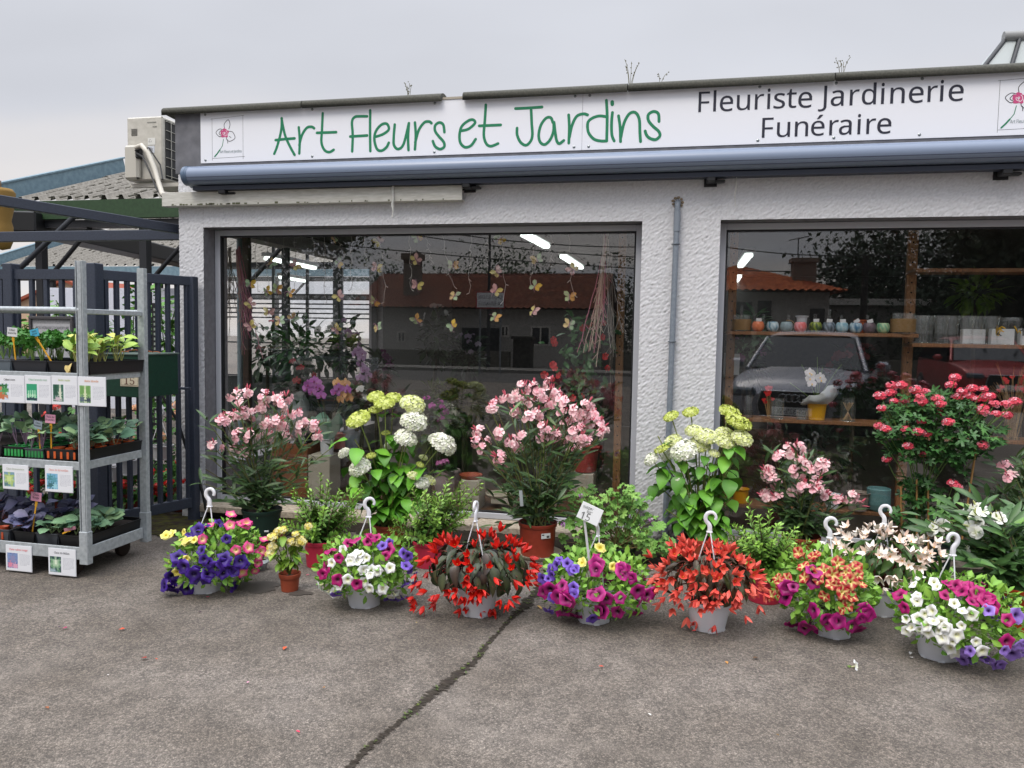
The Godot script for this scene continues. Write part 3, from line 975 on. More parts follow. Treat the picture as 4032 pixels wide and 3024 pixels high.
	for q in [[Vector3(-hw, bl.y, 0.0), Vector3(tx, hi, -0.55)], [Vector3(-hw * 0.45, bl.y, 0.012), Vector3(tx * 0.5 + 0.02, hi, -0.54)], [Vector3(hw, bl.y, 0.0), Vector3(0.35, hi, -0.55)]]:
		m = MB.new()
		m.tube(q, 0.02, 6)
		obj("glazing_bar", m, mat("2d2f33", 0.5), gt)
	m = MB.new()
	m.tube([Vector3(tx - 0.03, hi, -0.55), Vector3(0.38, hi, -0.55)], 0.05, 8)
	obj("ridge_cap", m, mat("8f9090", 0.6), gt)

func ac_unit() -> void:
	var a := thing("air_conditioner", "beige outdoor air conditioner on brackets beside the roof fascia", "air conditioner", Vector3(-4.845, 2.80, -6.0))
	var m := MB.new()
	m.obox(Transform3D(Basis(), Vector3(0.18, 0.28, -0.42)), Vector3(0.36, 0.55, 0.84), 0.012)
	obj("casing", m, mottled("accase", "b5b2a8", "c9c6bd", 0.02, 1.4, 0.5), a)
	m = MB.new()
	m.box(Vector3(0.358, 0.03, -0.80), Vector3(0.364, 0.53, -0.035))
	obj("coil", m, mat("17181a", 0.5), a)
	m = MB.new()
	for k in 7: m.tube([Vector3(0.37, 0.05 + k * 0.078, -0.80), Vector3(0.37, 0.05 + k * 0.078, -0.035)], 0.0035, 5)
	for k in 4: m.tube([Vector3(0.374, 0.03, -0.10 - k * 0.2), Vector3(0.374, 0.53, -0.10 - k * 0.2)], 0.0035, 5)
	obj("guard_wire", m, mat("b9b7ae", 0.5), a)
	m = MB.new()
	m.obox(Transform3D(Basis(), Vector3(0.08, 0.155, 0.025)), Vector3(0.145, 0.30, 0.06), 0.02)
	obj("valve_cover", m, mat("bbb8ae", 0.5), a)
	m = MB.new()
	m.obox(Transform3D(Basis(), Vector3(0.145, 0.24, 0.03)), Vector3(0.04, 0.11, 0.062), 0.01)
	obj("valve_recess", m, mat("26272a", 0.6), a)
	for k in 3:
		m = MB.new()
		m.box(Vector3(0.215, 0.31 - k * 0.07, 0.001), Vector3(0.29 - 0.01 * k, 0.37 - k * 0.07, 0.0025))
		var o := obj("sticker", m, mat(["d9d9d4", "cfd4dc", "c9cbc6"][k], 0.5), a)
		if k == 0: o.set_meta("label", "sticker with a warning triangle")
	m = MB.new()
	ribbon(m, [Vector2(0.225, 0.335), Vector2(0.24, 0.362), Vector2(0.255, 0.335), Vector2(0.225, 0.335)], 0.0025, 0.0034)
	for k in 4: m.box(Vector3(0.222, 0.282 - k * 0.008, 0.0028), Vector3(0.222 + rf(0.03, 0.05), 0.285 - k * 0.008, 0.0032))
	obj("sticker_print", m, mat("2a2b2e", 0.6), a).set_meta("kind", "stuff")
	m = MB.new()
	m.box(Vector3(0.21, 0.50, 0.001), Vector3(0.30, 0.508, 0.003))
	m.box(Vector3(0.265, 0.462, 0.001), Vector3(0.305, 0.47, 0.003))
	obj("label_strip", m, mat("8e8d86", 0.5), a)
	# pipes curving from the valves down into the trunking
	m = MB.new()
	var pa := [Vector3(0.145, 0.275, 0.06), Vector3(0.22, 0.285, 0.09), Vector3(0.29, 0.22, 0.10), Vector3(0.36, 0.08, 0.11), Vector3(0.44, -0.06, 0.16), Vector3(0.53, -0.16, 0.24), Vector3(0.62, -0.20, 0.28)]
	m.tube(pa, 0.021, 10)
	obj("insulated_pipe", m, mat("c9c5ba", 0.7), a)
	m = MB.new()
	m.tube([Vector3(0.14, 0.23, 0.06), Vector3(0.26, 0.18, 0.13), Vector3(0.34, 0.04, 0.14), Vector3(0.44, -0.10, 0.20), Vector3(0.56, -0.21, 0.26)], 0.008, 6)
	m.tube([Vector3(0.14, 0.25, 0.07), Vector3(0.30, 0.26, 0.10), Vector3(0.38, 0.12, 0.06), Vector3(0.46, -0.02, 0.14)], 0.007, 6)
	obj("cable", m, mat("1d1e20", 0.6), a)
	for k in 7:
		m = MB.new()
		m.box(Vector3(0.05, 0.395 + k * 0.009, 0.001), Vector3(0.11, 0.399 + k * 0.009, 0.0025))
		obj("louvre", m, mat("4a4945", 0.6), a)
	for zz in [-0.06, -0.70]:
		m = MB.new()
		m.box(Vector3(0.0, -0.045, zz - 0.02), Vector3(0.70, -0.012, zz + 0.02))
		m.box(Vector3(0.64, -0.15, zz - 0.02), Vector3(0.70, 0.12, zz + 0.02))
		obj("bracket", m, mat("c4c1b7", 0.5), a)

# ---------------------------------------------------------------- gate, fence, letter box, trolley and the canopies beyond
func gate_and_fence() -> void:
	var paint := mottled("gatepaint", "2c323f", "3a4150", 0.05, 2.0, 0.5)
	var p0 := Vector3(-4.253, 0, -4.9)
	var p1 := Vector3(-3.974, 0, -5.66)
	var o := thing("gate", "dark grey steel bar gate leaf opened back against the pier", "gate")
	var m := MB.new()
	m.obox(Transform3D(Basis(), p0 + Vector3(0, 0.98, 0)), Vector3(0.095, 2.0, 0.095), 0.006)
	obj("post", m, paint, o)
	m = MB.new()
	m.obox(Transform3D(Basis(), p1 + Vector3(0, 0.91, 0)), Vector3(0.075, 2.06, 0.075), 0.006)
	obj("stile", m, paint, o)
	m = MB.new()
	m.obox(Transform3D(Basis(), p1 + Vector3(0.0, -0.1, 0.0)), Vector3(0.17, 0.01, 0.17), 0.002)
	obj("foot_plate", m, paint, o)
	var d := (p1 - p0)
	m = MB.new()
	bar(m, p0 + Vector3(0, 1.90, 0), p1 + Vector3(0, 1.90, 0), 0.04, 0.075, 0.004)
	obj("rail", m, paint, o)
	m = MB.new()
	bar(m, p0 + Vector3(0, 0.06, 0), p1 + Vector3(0, 0.06, 0), 0.04, 0.085, 0.004)
	obj("rail", m, paint, o)
	m = MB.new()
	m.obox(Transform3D(Basis(), Vector3(-3.931, 1.027, -5.5)), Vector3(0.09, 0.02, 0.03), 0.003)
	obj("latch", m, paint, o)
	for k in 9:
		m = MB.new()
		var q := p0 + d * ((k + 1) / 9.6)
		m.obox(Transform3D(Basis(), q + Vector3(0, 0.98, 0)), Vector3(0.032, 1.78, 0.032), 0.002)
		obj("bar", m, paint, o)
	o = thing("bar_fence", "dark grey steel bar fence behind the seedling trolley", "fence")
	m = MB.new()
	m.obox(Transform3D(Basis(), Vector3(-4.981, 0.98, -4.9)), Vector3(0.085, 2.0, 0.085), 0.006)
	obj("post", m, paint, o)
	for y in [1.90, 0.06]:
		m = MB.new()
		m.box(Vector3(-5.9, y - 0.037, -4.92), Vector3(p0.x - 0.048, y + 0.037, -4.88))
		obj("rail", m, paint, o)
	for x in [-4.325, -4.410, -4.533, -4.668, -4.797, -4.929, -5.071, -5.29, -5.41, -5.53, -5.65, -5.77]:
		m = MB.new()
		m.obox(Transform3D(Basis(), Vector3(x, 0.98, -4.9)), Vector3(0.034, 1.77, 0.03), 0.002)
		obj("bar", m, paint, o)
	# overhead frame of the sliding gate
	o = thing("gate_gantry", "dark steel overhead beams meeting at the wall above the gate", "gantry")
	m = MB.new()
	bar(m, Vector3(-4.16, 2.33, -6.02), Vector3(-8.2, 2.33, -6.02), 0.06, 0.09, 0.004)
	obj("beam", m, paint, o)
	m = MB.new()
	bar(m, Vector3(-4.20, 2.352, -5.94), Vector3(-4.859, 2.409, -4.55), 0.06, 0.075, 0.004)
	obj("beam", m, paint, o)
	m = MB.new()
	m.box(Vector3(-4.20, 2.24, -6.06), Vector3(-4.145, 2.41, -5.88))
	obj("wall_plate", m, paint, o)
	# letter box
	var g := mottled("boxgreen", "0c2f25", "14402f", 0.03, 2.0, 0.42)
	o = thing("letter_box", "dark green metal letter box with the number plate 15 on the gate", "letter box", Vector3(-4.135, 1.0, -5.24))
	m = MB.new()
	m.obox(Transform3D(Basis(), Vector3(0.165, 0.16, 0.19)), Vector3(0.33, 0.31, 0.38), 0.004)
	obj("body", m, g, o)
	m = MB.new()
	m.obox(Transform3D(Basis(), Vector3(0.165, 0.319, 0.19)), Vector3(0.345, 0.012, 0.40), 0.003)
	obj("lid", m, mat("4f5f58", 0.6), o)
	m = MB.new()
	m.obox(Transform3D(Basis(), Vector3(0.145, 0.235, 0.3815)), Vector3(0.24, 0.06, 0.006), 0.002)
	obj("slot_flap", m, mat("6e7880", 0.4), o)
	m = MB.new()
	m.obox(Transform3D(Basis(), Vector3(0.205, 0.125, 0.3825)), Vector3(0.155, 0.082, 0.006), 0.002)
	obj("number_plate", m, mat("c9bfa8", 0.5), o)
	m = MB.new()
	ribbon(m, [Vector2(0.136, 0.093), Vector2(0.274, 0.0931), Vector2(0.274, 0.157), Vector2(0.136, 0.157), Vector2(0.136, 0.093)], 0.003, 0.3858)
	obj("plate_border", m, mat("5e4436", 0.6), o)
	var tm := text("15", 0.075, "Droid Serif", 0.001)
	obj("numeral", tm, mat("5a3226", 0.6), o, Transform3D(Basis().scaled(Vector3(1.2, 1, 1)), Vector3(0.205, 0.125, 0.3862)))
	# dead twigs lying on the letter box
	o = thing("dead_twig", "dry orange-brown twigs lying on top of the letter box", "twig", Vector3(-3.98, 1.328, -5.0))
	m = MB.new()
	for k in 9:
		var a := Vector3(rf(-0.12, 0.12), rf(0.0, 0.012), rf(-0.1, 0.14))
		m.tube(bez(a, a + Vector3(rf(-0.05, 0.05), 0.012, rf(-0.03, 0.03)), a + Vector3(rf(-0.1, 0.1), 0.0, rf(-0.04, 0.04)), 4), 0.0025, 4)
	obj("twig", m, mat("a3613c", 0.9), o).set_meta("kind", "stuff")
	# black hose hanging behind the stile
	o = thing("cable_conduit", "black corrugated conduit curving down from the gate to the pier foot", "conduit")
	m = MB.new()
	m.tube(v3([-4.285,0.937,-5.69,-4.141,0.727,-5.69,-4.043,0.451,-5.69,-3.953,0.262,-5.69,-3.907,0.113,-5.69,-3.879,-0.015,-5.69]), 0.013, 8)
	obj("hose", m, mat("0f1012", 0.4), o)
	# opening-hours board hung on the fence
	o = thing("opening_hours_board", "weathered framed board headed NOS HORAIRES D'OUVERTURE on the fence", "notice board", Vector3(-4.576, 1.314, -4.84))
	m = MB.new()
	var w := 0.385
	var h := 0.52
	for s in [[Vector3(0, h / 2, 0), Vector3(w, 0.022, 0.025)], [Vector3(0, -h / 2, 0), Vector3(w, 0.022, 0.025)], [Vector3(-w / 2 + 0.011, 0, 0), Vector3(0.022, h - 0.022, 0.025)], [Vector3(w / 2 - 0.011, 0, 0), Vector3(0.022, h - 0.022, 0.025)]]:
		m.obox(Transform3D(Basis(), s[0] + Vector3(0, 1.575 - o.position.y - h / 2, 0)), s[1], 0.003)
	obj("frame", m, mottled("oldframe", "2e2c2e", "5d5a5c", 0.06, 5.0, 0.8), o)
	var cy: float = 1.575 - o.position.y - h / 2
	m = MB.new()
	m.box(Vector3(-w / 2 + 0.02, cy - h / 2 + 0.01, -0.008), Vector3(w / 2 - 0.02, cy + h / 2 - 0.01, -0.002))
	obj("board", m, mottled("oldboard", "77777a", "9a9a9c", 0.03, 3.0, 0.6), o)
	m = MB.new()
	m.box(Vector3(-w / 2 + 0.034, cy - h / 2 + 0.03, -0.002), Vector3(w / 2 - 0.03, cy + h / 2 - 0.045, 0.001))
	obj("paper", m, mottled("oldpaper", "9f9fa3", "b4b4b7", 0.02, 3.0, 0.6), o)
	obj("handwriting", text("NOS HORAIRES D'OUVERTURE", 0.026, "Droid Sans", 0.0006), mat("5b5c62", 0.7), o, Transform3D(Basis().scaled(Vector3(0.82, 1, 1)), Vector3(0.01, cy + h / 2 - 0.075, 0.0018)))
	obj("handwriting", text("Du Lundi au Samedi", 0.022, "Droid Sans", 0.0006), mat("5b5c62", 0.7), o, Transform3D(Basis().scaled(Vector3(0.82, 1, 1)), Vector3(0.01, cy + h / 2 - 0.125, 0.0018)))

func fibre_cement() -> StandardMaterial3D:
	return mottled("fibrecement", "56524b", "96938c", 0.045, 0.8, 0.95, 0.6)

func canopies() -> void:
	var green := mottled("beamgreen", "20381f", "2d4a2b", 0.03, 1.0, 0.6)
	var dark := mat("1a1c22", 0.6)
	var blue := mottled("flashing", "5d7684", "79929d", 0.02, 1.0, 0.5)
	for k in 2:
		var z0 := -8.5 if k == 0 else -16.0
		var y0 := 3.13 if k == 0 else 2.97
		var xl := -8.55 if k == 0 else -16.6
		var run := 4.6 if k == 0 else 6.0
		var o := thing("canopy", "grey corrugated canopy roof over the plant yard, nearer the shop" if k == 0 else "grey corrugated canopy roof further back in the plant yard", "canopy", Vector3(xl, y0, z0))
		var wd := -4.3 - xl
		var pitch := tan(deg_to_rad(20.0))
		# sheets with a raised rib every quarter metre, laid in overlapping rows
		for row in 3:
			var m := MB.new()
			var r0 := PackedVector3Array()
			var r1 := PackedVector3Array()
			var x := 0.0
			while x < wd:
				for q in [[0.0, 0.0], [0.09, 0.0], [0.105, 0.055], [0.15, 0.055], [0.18, 0.0]]:
					var a := row * run / 3 - 0.05
					var b := (row + 1) * run / 3 + 0.04
					r0.append(Vector3(x + q[0], a * pitch + q[1] + 0.012 * row, -a))
					r1.append(Vector3(x + q[0], b * pitch + q[1] + 0.012 * row, -b))
				x += 0.25
			m.grid([r1, r0])
			obj("roof_sheet", m, fibre_cement(), o)
		# lichen along the ribs, packed dark on one flank to paint in its shade
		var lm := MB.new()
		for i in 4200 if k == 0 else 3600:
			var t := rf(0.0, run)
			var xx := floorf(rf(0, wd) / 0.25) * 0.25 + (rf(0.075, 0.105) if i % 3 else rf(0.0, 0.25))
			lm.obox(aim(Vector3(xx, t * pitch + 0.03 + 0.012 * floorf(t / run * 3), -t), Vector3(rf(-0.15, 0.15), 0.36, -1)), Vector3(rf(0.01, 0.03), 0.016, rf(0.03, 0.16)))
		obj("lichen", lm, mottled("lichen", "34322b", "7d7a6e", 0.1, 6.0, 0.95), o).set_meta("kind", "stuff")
		var m := MB.new()
		m.box(Vector3(-0.9 if k == 0 else 0.0, -0.26, 0.02), Vector3(wd, -0.03, 0.10))
		obj("eave_beam", m, green if k == 0 else blue, o)
		m = MB.new()
		m.box(Vector3(0.0, -0.36, -0.12), Vector3(wd, -0.27, 0.06))
		obj("gutter", m, dark, o)
		# verge flashing on edge
		m = MB.new()
		var fa := Vector3(-0.03, -0.7 * pitch + 0.10, 0.7)
		var fb := Vector3(-0.03, 0.45 * run * pitch + 0.10, -0.45 * run)
		bar(m, fa, fb, 0.03, 0.30)
		bar(m, fa + Vector3(-0.02, 0.16, 0), fb + Vector3(-0.02, 0.16, 0), 0.10, 0.02)
		obj("flashing", m, blue, o)
		# posts and braces
		for xx in [0.35, 1.9, 3.3] if k == 0 else [1.5, 4.5, 7.5, 10.5]:
			m = MB.new()
			m.box(Vector3(xx - 0.05, -y0, -0.09), Vector3(xx + 0.05, -0.362, 0.01))
			obj("post", m, dark, o)
			m = MB.new()
			m.tube([Vector3(xx, -1.1, -0.04), Vector3(xx + 0.75, -0.36, -0.04)], 0.03, 6)
			obj("brace", m, dark, o)
		m = MB.new()
		m.box(Vector3(0, -0.50, -run), Vector3(wd, -0.38, -run + 0.1))
		m.box(Vector3(0, run * pitch - 0.4, -run), Vector3(wd, run * pitch - 0.15, -run + 0.1))
		obj("purlin", m, dark, o)
		for xx in [1.2, 3.9]:
			m = MB.new()
			bar(m, Vector3(xx, -0.06, -0.1), Vector3(xx, run * pitch - 0.16, -run), 0.06, 0.12)
			obj("rafter", m, dark, o)
	# big black valley gutter running back between the canopies
	var o := thing("valley_gutter", "black sheet metal valley gutter running back under the nearer canopy", "gutter")
	var m := MB.new()
	bar(m, Vector3(-8.208, 2.821, -8.2), Vector3(-9.488, 2.819, -13.5), 0.42, 0.26, 0.02)
	obj("gutter", m, mat("101114", 0.55), o)
	o = thing("roof_brace", "diagonal dark steel tube bracing the canopy above the fence", "brace")
	m = MB.new()
	m.tube([Vector3(-7.467, 2.885, -8.3), Vector3(-8.342, 1.952, -8)], 0.034, 8)
	obj("tube", m, mat("1f232b", 0.5), o)
	o = thing("straw_bell", "tan straw hanging ornament at the picture's edge under the canopy", "ornament", Vector3(-6.809, 2.274, -6.6))
	m = MB.new()
	m.lathe([Vector2(0.001, 0), Vector2(0.07, 0.02), Vector2(0.10, 0.10), Vector2(0.10, 0.24), Vector2(0.085, 0.30), Vector2(0.11, 0.42), Vector2(0.13, 0.58), Vector2(0.10, 0.62), Vector2(0.001, 0.63)], 18)
	obj("body", m, mottled("straw", "6e5428", "97793c", 0.1, 4.0, 0.9, 0.5), o)
	m = MB.new()
	m.tube([Vector3(0, 0.62, 0), Vector3(0, 0.7, 0)], 0.006, 5)
	obj("cord", m, mat("6a5a40", 0.9), o)
	# pale translucent sheet walls at the back and along the plant yard
	var wall := thing("sheet_wall", "pale translucent sheet wall closing the plant yard beyond the tomato plants", "wall")
	var pm := StandardMaterial3D.new()
	pm.albedo_color = Color("d2d6e2")
	pm.roughness = 0.6
	pm.backlight_enabled = true
	pm.backlight = Color(0.8, 0.8, 0.8)
	var x := -11.8
	while x < -8.4:
		m = MB.new()
		m.box(Vector3(x, 0.0, -12.26), Vector3(x + 1.16, 2.22, -12.25))
		obj("sheet", m, pm, wall)
		x += 1.165
	# clear glasshouse wall between thin bars
	var gh := thing("glasshouse_wall", "white lit glasshouse wall with thin bars seen through the shop window", "greenhouse")
	x = -8.28
	while x < -4.5:
		m = MB.new()
		m.box(Vector3(x + 0.025, 0.72, -12.262), Vector3(x + 0.615, 2.6, -12.256))
		obj("pane", m, glass_mat(0.10, "eef2f2"), gh)
		m = MB.new()
		m.box(Vector3(x - 0.02, 0.0, -12.29), Vector3(x + 0.02, 3.0, -12.24))
		obj("bar", m, mat("4a5054", 0.5), gh)
		x += 0.64
	for y in [0.70, 1.28, 1.72, 1.80, 1.88, 1.96, 2.04, 2.12]:
		m = MB.new()
		m.box(Vector3(-8.3, y - 0.012, -12.235), Vector3(-4.4, y + 0.012, -12.21))
		obj("rail", m, mat("3a3d40", 0.5), gh)
	m = MB.new()
	m.box(Vector3(-8.3, 0.0, -12.28), Vector3(-4.4, 0.68, -12.25))
	obj("kick_panel", m, mat("3a3f3c", 0.8), gh)

# plants standing in the yard beyond the gate
func yard_plants() -> void:
	var lm := leaves("tomato_leaf", ["4f7f34"], 0.11, 0.07, 0.1, 0.3, 3, 0.45)[0] as Mesh
	var names := ["tall tomato plant in front of the pale wall, nearest the shop", "tall tomato plant behind the gate bars, next to the trolley post", "leafy tomato plant low beside the black shelving post", "bushy green plant behind the opening hours board", "leafy yellow-green plant behind the fence at the picture's edge"]
	var spots := [[Vector3(-5.113, 1.356, -6.9), 0.85, 0.28], [Vector3(-5.543, 1.347, -6.9), 0.95, 0.34], [Vector3(-5.61, 1.348, -6.7), 0.60, 0.26], [Vector3(-6.223, 1.335, -6.8), 0.72, 0.30], [Vector3(-6.689, 1.328, -6.6), 0.65, 0.30]]
	for i in 5:
		var o := thing("tomato_plant", names[i], "plant", Vector3(spots[i][0].x, 1.04, spots[i][0].z), 0, "green plants on the bench beyond the gate")
		var xs := []
		var cs := []
		var sm := MB.new()
		sm.col = hx("56703a")
		for k in 7:
			var e := Vector3(rf(-1, 1) * spots[i][2], spots[i][1] * rf(0.55, 1.05), rf(-0.2, 0.2))
			var path := bez(Vector3(rf(-0.08, 0.08), 0.02, 0), Vector3(e.x * 0.3, e.y * 0.6, e.z), e, 8)
			sm.tube(path, 0.006, 4, false)
			for q in 26:
				var p: Vector3 = path[1 + rng.randi() % 8]
				var a := rf(0, TAU)
				xs.append(aim(p + rv(0.05), Vector3(cos(a), rf(-0.6, 0.5), sin(a)), Vector3.UP + rv(0.5), rf(0.6, 1.2)))
				cs.append(Color(0.7, 0.8, 0.7).lerp(Color(1.3, 1.2, 0.9), rng.randf()) * (Color(1.3, 1.15, 0.8) if i >= 3 else Color(1, 1, 1)))
		many("leaves", lm, vmat(0.6, 0.2), o, xs, cs)
		obj("stems", sm, vmat(0.8), o).set_meta("kind", "stuff")
		var m := MB.new()
		pot_into(m, 0.08, 0.10, 0.14)
		obj("pot", m, mat("1b1c1d", 0.6), o, Transform3D(Basis(), Vector3(0, -0.13, 0)))
	var b := thing("plant_bench", "dark slatted plant bench behind the gate", "bench", Vector3(-7.2, 0, -6.9))
	var m := MB.new()
	m.box(Vector3(-1.0, 0.86, -0.35), Vector3(2.1, 0.905, 0.35))
	obj("top", m, mat("1c1e20", 0.7), b)
	for x in [-0.9, 0.6, 2.0]:
		for z in [-0.3, 0.3]:
			m = MB.new()
			m.box(Vector3(x - 0.02, 0, z - 0.02), Vector3(x + 0.02, 0.858, z + 0.02))
			obj("leg", m, mat("1c1e20", 0.7), b)
	var s := thing("slotted_post", "black slotted shelving upright among the tomato plants", "shelving post", Vector3(-4.954, 0, -6.5))
	m = MB.new()
	m.box(Vector3(-0.03, 0, -0.02), Vector3(0.03, 1.75, 0.02))
	obj("upright", m, mat("16181b", 0.6), s)
	m = MB.new()
	for k in 26: m.box(Vector3(-0.012, 0.5 + k * 0.047, 0.0202), Vector3(0.004, 0.525 + k * 0.047, 0.021))
	obj("slot", m, mat("8f9a92", 0.8), s).set_meta("kind", "stuff")
	# flowering plants on the ground behind the gate
	var flowers := [["red pelargonium on the ground behind the gate, by the hinge stile", Vector3(-4.208, 0, -5.732), 0.42, "d01c10", 16, 0.75], ["red pelargonium beside the white pot behind the gate", Vector3(-4.267, 0, -5.55), 0.38, "c82014", 12, 0.6], ["peach flowering bush behind the gate, highest of the row", Vector3(-4.549, 0, -6.057), 1.05, "d8a078", 26, 0.9], ["magenta pelargonium hanging behind the gate bars", Vector3(-4.699, 0, -5.936), 0.85, "b83a80", 14, 0.55], ["dark leafy bush with red blooms behind the trolley's middle shelf", Vector3(-4.706, 0, -5.649), 0.95, "c8281c", 10, 0.6], ["pink geranium behind the lowest trolley shelf", Vector3(-4.824, 0, -4.938), 0.62, "d87088", 14, 0.5], ["red geranium behind the pink card of the lowest shelf", Vector3(-4.704, 0, -4.973), 0.52, "c81f14", 12, 0.5]]
	var gl := lobed("yard_leaf", ["3c6a2e"], 5, 0.3, 0.08)
	for f in flowers:
		var at: Vector3 = f[1]
		at.z = minf(at.z, -5.25)
		if f[0].begins_with("red pelargonium on"): at = Vector3(-4.28, 0, -5.95)
		elif f[0].begins_with("red pelargonium beside"): at = Vector3(-4.60, 0, -5.75)
		elif f[0].begins_with("peach"): at = Vector3(-4.75, 0, -6.35)
		elif f[0].begins_with("magenta"): at = Vector3(-4.95, 0, -5.9)
		elif f[0].begins_with("dark leafy"): at = Vector3(-5.35, 0, -5.8)
		elif f[0].begins_with("pink ger"): at = Vector3(-5.35, 0, -5.25)
		else: at = Vector3(-5.0, 0, -5.25)
		var o := thing("potted_flowers", f[0], "potted plant", Vector3(at.x, gy(at.x, at.z), at.z), 0, "flowers in the yard behind the gate")
		plain_pot(o, 0.09, 0.12, 0.18, mat("7c3422", 0.7) if f[2] < 0.8 else mat("1c1d1e", 0.6))
		var xs := []
		var cs := []
		for i in 210:
			var s2 := rand_shell(f[2] * 0.55, Vector3(f[5] * 0.32, f[2] * 0.42, f[5] * 0.3) * rf(0.5, 1.0), -0.95)
			xs.append(aim(s2[0], s2[1] + rv(0.8), Vector3(0, 1, 0.5) + rv(0.5), rf(0.05, 0.085)))
			cs.append(Color(0.75, 0.8, 0.7).lerp(Color(1.5, 1.4, 0.9), rng.randf()))
		many("leaves", gl[0], vmat(0.6, 0.15), o, xs, cs)
		var um := umbel("yard_%s" % f[3], f[3], [f[3]], 12, 0.6)
		for i in f[4]:
			var s2 := rand_shell(f[2] * 0.6, Vector3(f[5] * 0.34, f[2] * 0.42, f[5] * 0.32), -0.4)
			obj("flower_head", um[i % 3], vmat(0.6, 0.2), o, Transform3D((Basis(Vector3.RIGHT, rf(0.2, 1.2))).scaled(Vector3.ONE * rf(0.03, 0.05)), s2[0]))
	for k in 3:
		var at: Vector3 = [Vector3(-4.506, 0.634, -5.55), Vector3(-4.704, 0.561, -5.6), Vector3(-4.606, 0.669, -6.1)][k]
		var o := thing("hanging_pot", ["white hanging pot with a tall hook behind the trolley's middle shelf", "white hanging pot with a low hook beside the cabbage leaves", "white hanging pot behind the peach flowering bush"][k], "hanging basket", at - Vector3(0, 0.25, 0), 0.4 * k, "hanging pots in the yard behind the gate")
		white_pot(o, 0.10, 0.07, 0.13, Vector3(0, -0.1, 0))
		hanger(o, Vector2(0, 0.36), 0.09, 0.03, -1.0 if k != 1 else 1.0, 0.3)
		var st := MB.new()
		st.tube([Vector3(0, -at.y + 0.25, -0.12), Vector3(0, 0.42, -0.12), Vector3(0, 0.44, 0.0)], 0.008, 6)
		obj("support", st, mat("1a1b1d", 0.6), o)
	# far house gable past the fence
	var h := thing("far_house", "small house with an orange tiled gable far behind the plant yard", "house", Vector3(-22.0, 0, -24.0))
	m = MB.new()
	m.prism(PackedVector2Array([Vector2(-3, 0), Vector2(3, 0), Vector2(3, 2.0), Vector2(0, 3.1), Vector2(-3, 2.0)]), 5.0, Transform3D(Basis(), Vector3(0, 0, -5)))
	obj("wall", m, mat("bfa58c", 0.9), h)
	for sg in [-1.0, 1.0]:
		m = MB.new()
		bar(m, Vector3(sg * 3.2, 1.95, -2.5), Vector3(0, 3.18, -2.5), 5.4, 0.1)
		obj("roof", m, mottled("farroof", "7c3a28", "9a5038", 0.1, 0.8, 0.9), h)

# ---------------------------------------------------------------- seedling trolley
func print_mat(bg: String, spots: Array, title: String) -> StandardMaterial3D:
	# printed sheet: picture on one side, grey lines of small print on the other
	var w := 160
	var h := 128
	var im := Image.create(w, h, false, Image.FORMAT_RGB8)
	im.fill(Color("dfe1e6"))
	im.fill_rect(Rect2i(8, 38, 66, 78), Color(bg))
	for s in spots:
		var c := Color(s[4])
		for y in range(38, 116):
			for x in range(8, 74):
				var d := Vector2((x - s[0]) / s[2], (y - s[1]) / s[3]).length()
				if d < 1.0 + 0.12 * sin(atan2(y - s[1], x - s[0]) * 7.0): im.set_pixel(x, y, c.lerp(Color(bg), 0.25 * d))
	for k in 10:
		var x := 86
		var y := 42 + k * 6
		while x < 150 - (20 if k == 9 else 0):
			var l := rng.randi_range(3, 10)
			im.fill_rect(Rect2i(x, y, mini(l, 151 - x), 2), Color("a7aab4"))
			x += l + 2
	var m := StandardMaterial3D.new()
	m.albedo_texture = ImageTexture.create_from_image(im)
	m.roughness = 0.45
	return m

